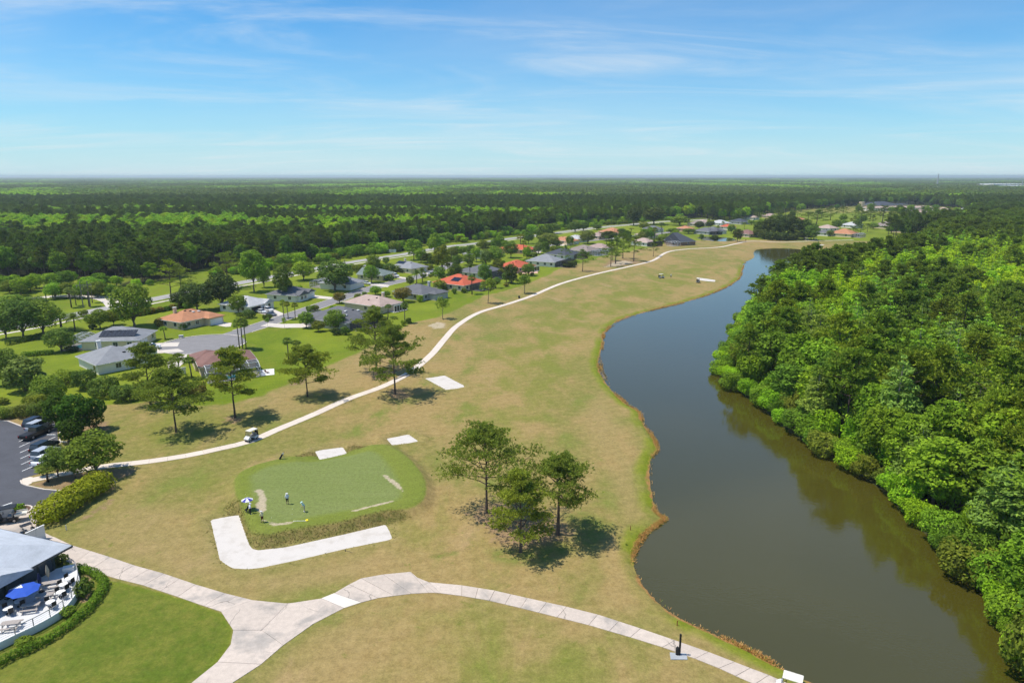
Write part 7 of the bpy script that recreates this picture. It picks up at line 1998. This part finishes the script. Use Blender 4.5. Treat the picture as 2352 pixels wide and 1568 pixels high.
def golf_cart(x, y, rz, label, roof=None, z=None, bags=True, sc=1.0, group=None):
    e = empty('golf_cart', (x, y, ground_z(x, y) if z is None else z), rz); e.scale = (sc,) * 3; tag(e, label, 'golf cart', group)
    mc = P_WHITE if roof is None else P_BLACK; rf = roof or m_cream
    MB().add(*_cowl()).build('front_cowl', mc, e, bevel=.03)
    MB().box((0.05, 0, .32), (2.1, 1.08, .12)).build('floor', m_black, e)
    MB().box((-.72, 0, .52), (.95, 1.16, .36), taper=.92).build('rear_body', mc, e, bevel=.06)
    MB().box((-.40, 0, .78), (.52, 1.10, .15)).build('seat', m_seat, e, bevel=.04)
    MB().box((-.68, 0, 1.06), (.13, 1.08, .46)).build('backrest', m_seat, e, bevel=.04)
    MB().box((-.20, 0, 1.86), (1.75, 1.18, .09)).build('canopy', rf, e, bevel=.04)
    for sx, bx in ((.55, .78), (-1.0, -.82)):
        for s in (-1, 1): MB().bar((bx, s * .52, .8), (sx, s * .52, 1.83), .04).build('strut', m_black, e)
    MB().add([(.80, -.5, .95), (.80, .5, .95), (.60, .5, 1.78), (.60, -.5, 1.78)], [(0, 1, 2, 3)]).build('windshield', m_scr_l, e)
    MB().tube([(.5, -.26, .85), (.36, -.26, 1.08)], .02, 6).build('steering_column', m_black, e)
    st = MB(); q = [(.36 + .05 * math.sin(a), -.26 + .17 * math.cos(a), 1.08 + .16 * math.sin(a)) for a in np.linspace(0, 6.283, 13)]; st.tube(q, .018, 5, False); st.build('steering_wheel', m_black, e)
    for sx in (.82, -.78):
        for s in (-1, 1): wheel(e, sx, s * .52, .23, .2)
    for s in (-1, 1): MB().box((1.16, s * .34, .62), (.05, .2, .1)).build('headlight', m_lampw, e)
    if bags:
        MB().box((-1.22, 0, .62), (.3, .9, .06)).build('bag_rack', m_black, e)
        for s in (-1, 1): MB().tube([(-1.22, s * .22, .62), (-1.18, s * .22, 1.2), (-1.16, s * .22, 1.45)], [.15, .15, .13], 10).build('golf_bag', m_black, e)
    return e
def _cowl():
    p = [(.55, .35), (1.18, .38), (1.22, .6), (1.05, .78), (.74, .98), (.62, .96)]; n = len(p); vs = [(x, s * (.56 if z < .7 else .50), z) for s in (-1, 1) for x, z in p]
    return vs, [tuple(range(n)), tuple(range(n, 2 * n))[::-1]] + [(i, n + i, n + (i + 1) % n, (i + 1) % n) for i in range(n)]
m_cream = pm('cart_cream', (.74, .70, .60), .45, .06, 1.5); m_seat = pm('seat_grey', (.30, .29, .27), .6, .1, 3)
def cart_at(px, py, rz, label, **kw):
    x, y = G(px, py); return golf_cart(x, y, rz, label, **kw)
ca = math.atan2(G(640, 985)[1] - G(575, 1013)[1], G(640, 985)[0] - G(575, 1013)[0])
cart_at(578, 1011, ca + math.pi, 'golf cart with a cream canopy driving on the cart path', z=.06, sc=1.12)
cart_at(1519, 639, .3, 'golf cart parked on the fairway beside a standing player', sc=1.15)
cart_at(1603, 649, 1.1, 'golf cart parked in front of the thin far bunker', sc=1.15)
cart_at(1812, 1592, math.radians(-28) + math.pi, 'golf cart cut by the bottom edge of the picture on the broad path', z=.06, sc=1.06)
cart_at(1852, 552, .2, 'left one of the two golf carts by the far oak clump', sc=1.2); cart_at(1872, 552, .2, 'right one of the two golf carts by the far oak clump', sc=1.2)
x, y = GZ(5, 85, 1450)
e = golf_cart(x, y, math.radians(205), 'black utility cart with a tan cargo bed at the left edge', roof=m_black, bags=False, sc=1.25, z=.03); e.name = 'utility_cart'; e['category'] = 'utility cart'
MB().box((-1.45, 0, .78), (1.15, 1.2, .1)).build('cargo_bed', m_cream, e); MB().box((-1.45, .58, .92), (1.15, .05, .22)).build('bed_side', m_cream, e); MB().box((-1.45, -.58, .92), (1.15, .05, .22)).build('bed_side', m_cream, e)
# small black cart behind the white screen wall
x, y = GZ(17, 500, 160); golf_cart(x, y, .9, 'small black cart behind the white screen wall by the clubhouse', roof=m_black, bags=False, sc=.8, z=.03)

# ------------------------------------------------------------------ people
m_skin = pm('skin', (.50, .30, .20), .6, .08, 6)
def person(x, y, rz, label, shirt, legs, pose='stand', shoes=None, hat=None, shorts=True, z=None, h=1.76):
    k = h / 1.76
    lean = {'stand': .05, 'putt': .55, 'look': .12}[pose]; hip = Vector((0, 0, .93)); up = Vector((math.sin(lean), 0, math.cos(lean)))
    J = {'hip': hip, 'waist': hip + up * .16, 'chest': hip + up * .40, 'neck': hip + up * .56}
    hd = (up * .6 + Vector((.25 if pose != 'stand' else .05, 0, .5))).normalized()
    J['head'] = J['neck'] + hd * .14; J['crown'] = J['neck'] + hd * .27
    edges = [('hip', 'waist'), ('waist', 'chest'), ('chest', 'neck'), ('neck', 'head'), ('head', 'crown')]
    rad = {'hip': (.15, .12), 'waist': (.15, .115), 'chest': (.17, .12), 'neck': (.06, .06), 'head': (.095, .105), 'crown': (.07, .08)}
    bone = {}
    for s, n in ((1, 'l'), (-1, 'r')):
        step = .06 * s if pose == 'stand' else .0
        J['th' + n] = hip + Vector((0, s * .095, -.04)); J['kn' + n] = Vector((.03 + step + (.05 if pose == 'putt' else 0), s * .11, .49)); J['an' + n] = Vector((-.02 + step, s * .13, .085)); J['to' + n] = Vector((.17 + step, s * .15, .035))
        rad.update({'th' + n: (.095, .095), 'kn' + n: (.06, .06), 'an' + n: (.045, .045), 'to' + n: (.045, .032)})
        edges += [('hip', 'th' + n), ('th' + n, 'kn' + n), ('kn' + n, 'an' + n), ('an' + n, 'to' + n)]
        J['sh' + n] = J['chest'] + Vector((0, s * .19, .08))
        if pose == 'putt': J['el' + n] = J['sh' + n] + Vector((.10, s * .02, -.25)); J['wr' + n] = J['sh' + n] + Vector((.20, -s * .14, -.46)); fd = Vector((.03, -s * .02, -.08))
        elif pose == 'look': J['el' + n] = J['sh' + n] + Vector((-.02, s * .08, -.27)); J['wr' + n] = J['sh' + n] + Vector((.16, -s * .02, -.42)); fd = Vector((.06, -s * .03, -.05))
        else: J['el' + n] = J['sh' + n] + Vector((-.03, s * .05, -.28)); J['wr' + n] = J['sh' + n] + Vector((.05, s * .06, -.52)); fd = Vector((.01, 0, -.09))
        fd = fd.normalized(); J['pa' + n] = J['wr' + n] + fd * .08
        rad.update({'sh' + n: (.065, .065), 'el' + n: (.042, .042), 'wr' + n: (.030, .030), 'pa' + n: (.034, .022)})
        edges += [('chest', 'sh' + n), ('sh' + n, 'el' + n), ('el' + n, 'wr' + n), ('wr' + n, 'pa' + n)]
        sd_ = Vector((1, 0, 0)) if abs(fd.x) < .7 else Vector((0, 1, 0))
        for i, ln in enumerate((.065, .075, .08, .072)):
            a = 'f%d%s' % (i, n); o = sd_ * (.03 - .02 * i); J[a] = J['pa' + n] + o + fd * ln * .55; J[a + 't'] = J['pa' + n] + o * 1.1 + fd * ln + Vector((.012, -s * .012, 0))
            rad[a] = (.009, .009); rad[a + 't'] = (.008, .008); edges += [('pa' + n, a), (a, a + 't')]
        J['tb' + n] = J['wr' + n] + fd * .035 + sd_ * .045; J['tt' + n] = J['wr' + n] + fd * .075 + sd_ * .06; rad['tb' + n] = (.011, .011); rad['tt' + n] = (.009, .009); edges += [('wr' + n, 'tb' + n), ('tb' + n, 'tt' + n)]
    names = list(J); idx = {n: i for i, n in enumerate(names)}
    me = bpy.data.meshes.new('person'); me.from_pydata([J[n] * k for n in names], [(idx[a], idx[b]) for a, b in edges], []); me.update()
    o = bpy.data.objects.new('body_tmp', me); COL.objects.link(o)
    md = o.modifiers.new('skin', 'SKIN'); md.use_smooth_shade = True
    for i, n in enumerate(names):
        sv = me.skin_vertices[0].data[i]; sv.radius = (rad[n][0] * k, rad[n][1] * k); sv.use_root = (n == 'hip')
    o.modifiers.new('sub', 'SUBSURF').levels = 1
    dg = bpy.context.evaluated_depsgraph_get(); bmh = bpy.data.meshes.new_from_object(o.evaluated_get(dg)); bpy.data.objects.remove(o)
    bmh.materials.clear(); bmh.materials.append(m_skin)
    e = bpy.data.objects.new('person', bmh); link(e); e.location = (x, y, (ground_z(x, y) if z is None else z)); e.rotation_euler = (0, 0, rz); tag(e, label, 'person')
    n = len(bmh.polygons); cen = np.empty(n * 3, np.float32); bmh.polygons.foreach_get('center', cen); cen = cen.reshape(-1, 3)
    best = np.full(n, 9e9); who = np.zeros(n, int)
    for i, (a, b) in enumerate(edges):
        A, B = np.array(J[a] * k), np.array(J[b] * k); ab = B - A; t_ = np.clip(((cen - A) @ ab) / max(ab @ ab, 1e-9), 0, 1); d = np.linalg.norm(cen - A - t_[:, None] * ab, axis=1)
        d = d - .5 * max(rad[a][0], rad[b][0]) * k
        m_ = d < best; best[m_] = d[m_]; who[m_] = i
    def region(test): 
        return [i for i in range(n) if test(edges[who[i]], cen[i])]
    def shell(name, faces, mat, off):
        bm = bmesh.new(); bm.from_mesh(bmh); bm.faces.ensure_lookup_table(); keep = set(faces)
        bmesh.ops.delete(bm, geom=[f for f in bm.faces if f.index not in keep], context='FACES'); bm.normal_update()
        for v in bm.verts: v.co += v.normal * off
        m_ = bpy.data.meshes.new(name); bm.to_mesh(m_); bm.free(); m_.materials.clear(); m_.materials.append(mat); m_.polygons.foreach_set('material_index', [0] * len(m_.polygons)); put(name, m_, e)
    shell('shirt', region(lambda ed, c: ed[0] in ('hip', 'waist', 'chest') and ed[1] in ('waist', 'chest', 'neck', 'shl', 'shr') and c[2] > .90 * k or ed in (('shl', 'ell'), ('shr', 'elr'))), shirt, .016)
    shell('trousers', region(lambda ed, c: ed[1] in ('thl', 'thr', 'knl', 'knr') or (ed == ('hip', 'waist') and c[2] < .98 * k) or (not shorts and ed[1] in ('anl', 'anr'))), legs, .014)
    shell('shoes', region(lambda ed, c: ed[1] in ('tol', 'tor')), shoes or m_trim, .010)
    hc = J['head'] * k; hx = hd
    mh_ = MB().ball((hc + hx * .055 * k), (.112 * k, .112 * k, .10 * k), 12, 6)
    if hat: mh_.tube([hc + hx * .06 * k, hc + hx * .075 * k], [.19 * k, .18 * k], 14); mh_.build('hat', hat, e, smooth=False)
    else: mh_.build('hair', pm('hair_grey', (.12, .10, .08), .8, .2, 6), e)
    for s in (-1, 1): MB().ball(hc + Vector((.098, s * .036, .0)) * k, .012 * k, 6, 4).build('eye', m_black, e)
    MB().ball(hc + Vector((.112, 0, -.025)) * k, (.02 * k, .014 * k, .02 * k), 6, 4).build('nose', m_skin, e)
    MB().box(hc + Vector((.10, 0, -.062)) * k, (.012, .045 * k, .010)).build('mouth', pm('lips', (.35, .12, .10), .6, .1, 5), e)
    return e
def pgreen(zx, zy): return G((560 + zx / 10.69) * .9408, (1180 + zy / 10.69) * .9408, .95)
sh_w = pm('cloth_white', (.72, .73, .78), .85, .06, 4); sh_y = pm('cloth_cream_yellow', (.72, .66, .42), .85, .06, 4); sh_b = pm('cloth_pale_blue', (.45, .66, .68), .85, .06, 4); lg_k = pm('cloth_black', (.015, .015, .02), .85, .1, 4); lg_b = pm('cloth_khaki', (.55, .46, .38), .85, .08, 4); lg_r = pm('cloth_maroon', (.10, .02, .02), .85, .1, 4)
p = pgreen(1520, 555); person(*p, 1.9, 'person in a white shirt and black shorts standing on the putting green', sh_w, lg_k, 'stand', m_black, sh_w, h=1.85)
p = pgreen(1970, 745); person(*p, 3.6, 'person in a pale blue shirt bent over a putt on the putting green', sh_b, lg_b, 'putt', m_trim, sh_b, h=1.8)
put_ = empty('putter', (0, 0, 0))
pz = ground_z(*p); fx_, fy_ = p[0] + math.cos(3.6) * .42, p[1] + math.sin(3.6) * .42
put_.location = (fx_, fy_, pz); tag(put_, 'steel putter held by the bent player', 'golf club')
MB().tube([(-.12 * math.cos(3.6), -.12 * math.sin(3.6), .86), (0, 0, .04)], .012, 6).build('shaft', m_steel, put_); MB().box((.0, .0, .02), (.05, .11, .03), 3.6).build('head', m_steel, put_)
p = pgreen(868, 1030); person(*p, 2.5, 'person in a pale yellow shirt and maroon shorts at the corner of the green', sh_y, lg_r, 'look', m_black, sh_w, h=1.75)
p = pgreen(550, 835); person(*p, .8, 'person in a white shirt and dark trousers beside the striped umbrella', sh_w, lg_k, 'look', m_trim, sh_w, False, h=1.8)
# push cart with bag, striped umbrella clamped to it
q = pgreen(495, 735); qz = ground_z(*q)
pc = empty('push_cart', (q[0], q[1], qz), .6); tag(pc, 'black golf push cart with a bag at the left corner of the green', 'push cart')
MB().tube([(-.3, 0, .18), (.28, 0, 1.0)], .15, 12).build('golf_bag', m_black, pc); MB().tube([(-.35, 0, .16), (.35, 0, 1.05)], .02, 6).build('frame', m_steel, pc)
MB().tube([(.3, -.2, 1.02), (.3, .2, 1.02)], .02, 6).build('handle', m_black, pc)
for yy in (-.35, .35): wheel(pc, -.3, yy, .15, .05)
wheel(pc, .35, 0, .12, .05)
for i in range(5): MB().tube([(.25, -.08 + .04 * i, 1.0), (.33, -.09 + .045 * i, 1.22)], .014, 5).build('club', m_steel, pc)
m_ublue = pm('umbrella_blue', (.06, .06, .32), .7, .08, 4); m_uwhite = pm('umbrella_white', (.76, .76, .78), .7, .05, 4)
open_umbrella(0, 0, .88, 2.15, (m_uwhite, m_ublue), 'blue and white striped golf umbrella over the push cart', 8, qz, q, drop=.34)
x, y = G(1541, 638); person(x, y, 2.0, 'person standing on the far fairway beside the parked golf cart', sh_w, lg_k, 'stand', m_black, sh_w, h=1.9)
x, y = G(1713, 553.5); person(x, y, 2.0, 'person in dark red walking on the far cart path', lg_r, lg_k, 'stand', m_black, None, False, h=1.9)
# golf bag on its stand
x, y = GZ(7, 972, 280); bz = ground_z(x, y)
gb_ = empty('golf_bag', (x, y, bz), .35); tag(gb_, 'black golf bag standing on its legs beyond the putting green', 'golf bag')
MB().tube([(-.35, 0, .05), (.2, 0, .95)], [.17, .16], 12).build('bag', m_black, gb_); MB().tube([(.2, 0, .93), (.24, 0, 1.0)], [.17, .17], 12).build('collar', m_steel, gb_)
for s in (-1, 1): MB().tube([(.12, s * .1, .85), (.45, s * .28, .0)], .018, 6).build('leg', m_steel, gb_)
for i in range(6):
    hx_ = (.46 + .03 * (i % 2), -.12 + .05 * i, 1.22 + .03 * (i % 3)); MB().tube([(.2, -.1 + .04 * i, .95), hx_], .013, 5).build('club', m_steel, gb_)
    if i % 2 == 0: MB().ball(hx_, (.08, .06, .06), 8, 5).build('head_cover', pm('cover_brown', (.16, .09, .06), .8, .1, 5), gb_)
# flag lying on the green
A = Vector(pgreen(1665, 995)); B = Vector(pgreen(2000, 992)); Cc = pgreen(2050, 955); gz_ = ground_z(*A) + .03
fl = empty('flagstick', (A.x, A.y, gz_)); tag(fl, 'yellow flag on a white stick lying on the putting green', 'flag')
MB().tube([(0, 0, 0), (B.x - A.x, B.y - A.y, 0)], .045, 6).build('stick', pm('stick_yellow_white', (.75, .74, .60), .5, .05, 2), fl)
q = [Vector(pgreen(*k_)) - A for k_ in ((1975, 985), (2005, 955), (2055, 945), (2060, 990), (2010, 1000))]
MB().add([(*v, .02 + .03 * (i % 2)) for i, v in enumerate(q)] + [(*v, -.01) for v in q], [(0, 1, 2, 3, 4), (9, 8, 7, 6, 5)]).build('flag', pm('flag_yellow', (.80, .62, .02), .8, .08, 3), fl)
for i, (zx, zy) in enumerate(((1100, 905), (1640, 680), (1640, 815), (420, 300))):
    gx, gy = pgreen(zx, zy); o = MB().ball((0, 0, .022), .035, 8, 6).build('golf_ball', m_white); o.location = (gx, gy, ground_z(gx, gy)); tag(o, 'white golf ball lying on the putting green', 'golf ball', 'golf balls on the green')
# rake by the bunker
A = Vector(GZ(7, 1488, 985)); B = Vector(GZ(7, 1550, 1005)); rk = empty('bunker_rake', (A.x, A.y, ground_z(A.x, A.y) + .03)); tag(rk, 'dark bunker rake lying on the grass below the long bunker', 'rake')
MB().tube([(0, 0, 0), (B.x - A.x, B.y - A.y, 0)], .02, 6).build('handle', pm('rake_wood', (.2, .15, .1), .7, .1, 3), rk); MB().bar((-.1, .28, .02), (.08, -.28, .02), .07).build('head', m_black, rk)
# signpost, ball washer and pad by the broad path
x, y = GZ(11, 612, 985); pad = MB().prism([(-.95, -.55), (.85, -.55), (.95, .4), (-.8, .55)], .0, .07).build('concrete_pad', pm('pad_grey', (.36, .38, .40), .9, .1, 1)); pad.location = (x, y, 0); tag(pad, 'grey concrete pad beside the broad path', 'pad')
x, y = GZ(11, 622, 972); po = MB().box((0, 0, 1.25), (.19, .19, 2.5)).build('tee_post', m_black, bevel=.02); po.location = (x, y, .07); tag(po, 'tall black post on the grey pad by the broad path', 'post')
x, y = GZ(11, 601, 970); bw = empty('waste_bin', (x, y, .07)); tag(bw, 'small black bin beside the tall black post', 'bin'); MB().tube([(0, 0, 0), (0, 0, .7), (0, 0, .8)], [.19, .21, .16], 12).build('body', m_black, bw); MB().tube([(0, 0, .8), (0, 0, .95)], [.17, .05], 12).build('lid', m_black, bw)
x, y = GZ(3, 1870, 1022); bn = empty('waste_bin', (x, y, 0)); tag(bn, 'green black bin on the rough beside the cart path', 'bin'); MB().tube([(0, 0, 0), (0, 0, 1.0)], [.36, .42], 12).build('body', m_bronze, bn); MB().tube([(0, 0, 1.0), (0, 0, 1.15)], [.44, .2], 12).build('lid', m_black, bn)
x, y = GZ(6, 545, 315); o = MB().box((0, 0, .4), (.1, .1, .8), taper=.9).build('marker_post', m_trim); o.location = (x, y, 0); tag(o, 'short white marker post beside the yellow hedge', 'post')
x, y = GZ(5, 1262, 1045); o = MB().box((0, 0, .4), (.1, .1, .8), taper=.9).build('marker_post', m_trim); o.location = (x, y, 0); tag(o, 'short white marker post at the far end of the yellow hedge', 'post')
for i, (z, zx, zy) in enumerate(((8, 1690, 920), (11, 600, 692))):
    x, y = GZ(z, zx, zy); o = MB().box((0, 0, .35), (.09, .09, .7), taper=.85).build('stake', pm('stake_red', (.35, .10, .05), .7, .1, 3)); o.location = (x, y, ground_z(x, y)); tag(o, ['reddish stake near the bend of the lake shore', 'reddish stake on the bank near the broad path'][i], 'stake')
for i, zx in enumerate((1776, 1790)):
    x, y = GZ(8, zx, 62, WATER_Z); o = MB().tube([(0, 0, -.4), (0.05, 0, 1.2)], .05, 6).build('pipe_stake', m_wood); o.location = (x, y, WATER_Z); tag(o, ['left wooden stake standing in the lake at the reeds', 'right wooden stake standing in the lake at the reeds'][i], 'stake')
# utility frames and poles
m_pole = pm('pole_wood', (.24, .21, .18), .9, .2, 2)
def hframe(z, bx, by, ty, label, gap=2.4):
    x, y = GZ(z, bx, by); h = rise(x, y, D(z, bx, ty)[1]); e = empty('power_pole', (x, y, 0), .5); tag(e, label, 'power pole')
    for s in (-1, 1): MB().tube([(s * gap / 2, 0, -.3), (s * gap / 2, 0, h)], [.2, .13], 8).build('pole', m_pole, e)
    MB().box((0, 0, h - 1.4), (gap + 3.0, .18, .24)).build('crossarm', m_pole, e); MB().bar((-gap / 2, 0, h - 4), (gap / 2, 0, h - 1.6), .1).build('brace', m_pole, e); MB().bar((gap / 2, 0, h - 4), (-gap / 2, 0, h - 1.6), .1).build('brace', m_pole, e)
    for s in (-1, 0, 1): MB().tube([(s * (gap / 2 + 1.2), 0, h - 1.5), (s * (gap / 2 + 1.2), 0, h - 2.3)], .07, 6).build('insulator', m_steel, e)
hframe(1, 475, 505, 370, 'pale wooden power frame at the left by the grove'); hframe(1, 832, 588, 340, 'dark wooden power frame among the palms by the side track')
def pole(z, bx, by, ty, label):
    x, y = GZ(z, bx, by); h = rise(x, y, D(z, bx, ty)[1]); e = empty('utility_pole', (x, y, 0)); tag(e, label, 'power pole'); MB().tube([(0, 0, -.3), (0, 0, h)], [.22, .14], 8).build('pole', m_pole if 'pale' not in label else m_steel, e); MB().box((0, 0, h - .8), (2.4, .14, .18), .6).build('crossarm', m_pole, e)
    for s in (-1, 0, 1): MB().tube([(s * .95 * math.cos(.6), s * .95 * math.sin(.6), h - .7), (s * .95 * math.cos(.6), s * .95 * math.sin(.6), h - .4)], .06, 6).build('insulator', m_steel, e)
pole(3, 1257, 360, 245, 'pale utility pole against the dark wood right of the junction'); pole(4, 808, 440, 350, 'utility pole by the far stretch of the main road'); pole(2, 1732, 200, 130, 'white topped utility pole left of the road junction'); pole(4, 905, 420, 300, 'slim utility pole in front of the far tall pines')
# cabinets by the road junction
for i in range(3):
    block('utility_cabinet', 3, 440 + i * 34, 520, (1.9, 1.2, 2.0), .4, m_trim, ['left white utility cabinet beside the main road', 'middle white utility cabinet beside the main road', 'right white utility cabinet beside the main road'][i], 'cabinet')
block('transformer_box', 1, 1735, 880, (1.3, 1.1, .9), .3, pm('box_green_grey', (.45, .46, .42), .7, .1, 1), 'pale transformer box on the lawn by the turning circle', 'box')
# white fence beside the brown roofed house
screen_wall(GZ(2, 95, 1245), GZ(2, 215, 1225), 1.8, .1, 'white garden fence by the two fan palms')
# chairs on the garden pad
def lounge(z, zx, zy, rz, label):
    x, y = GZ(z, zx, zy); e = empty('lounge_chair', (x, y, .045), rz); tag(e, label, 'chair')
    MB().box((0, 0, .32), (1.2, .55, .06)).build('seat', m_door, e); MB().box((-.75, 0, .55), (.6, .55, .06), ry=.9).build('backrest', m_door, e)
    for sx in (-.5, .5):
        for sy in (-.22, .22): MB().tube([(sx, sy, 0), (sx, sy, .32)], .025, 6).build('leg', m_black, e)
lounge(2, 918, 1215, .6, 'left brown lounge chair on the white garden pad'); lounge(2, 990, 1218, -.5, 'right brown lounge chair on the white garden pad')
# ------------------------------------------------------------------ haze
mh, nt, out = newmat('haze_air')
pv = nt.nodes.new('ShaderNodeVolumePrincipled')
pv.inputs['Color'].default_value = (.82, .94, .97, 1)
pv.inputs['Density'].default_value = 0.00010
pv.inputs['Anisotropy'].default_value = 0.2
nt.links.new(pv.outputs[0], out.inputs['Volume'])
hz = MB().box((0, 12500, 28), (60000, 26800, 70)).build('haze', mh)
hz['kind'] = 'stuff'
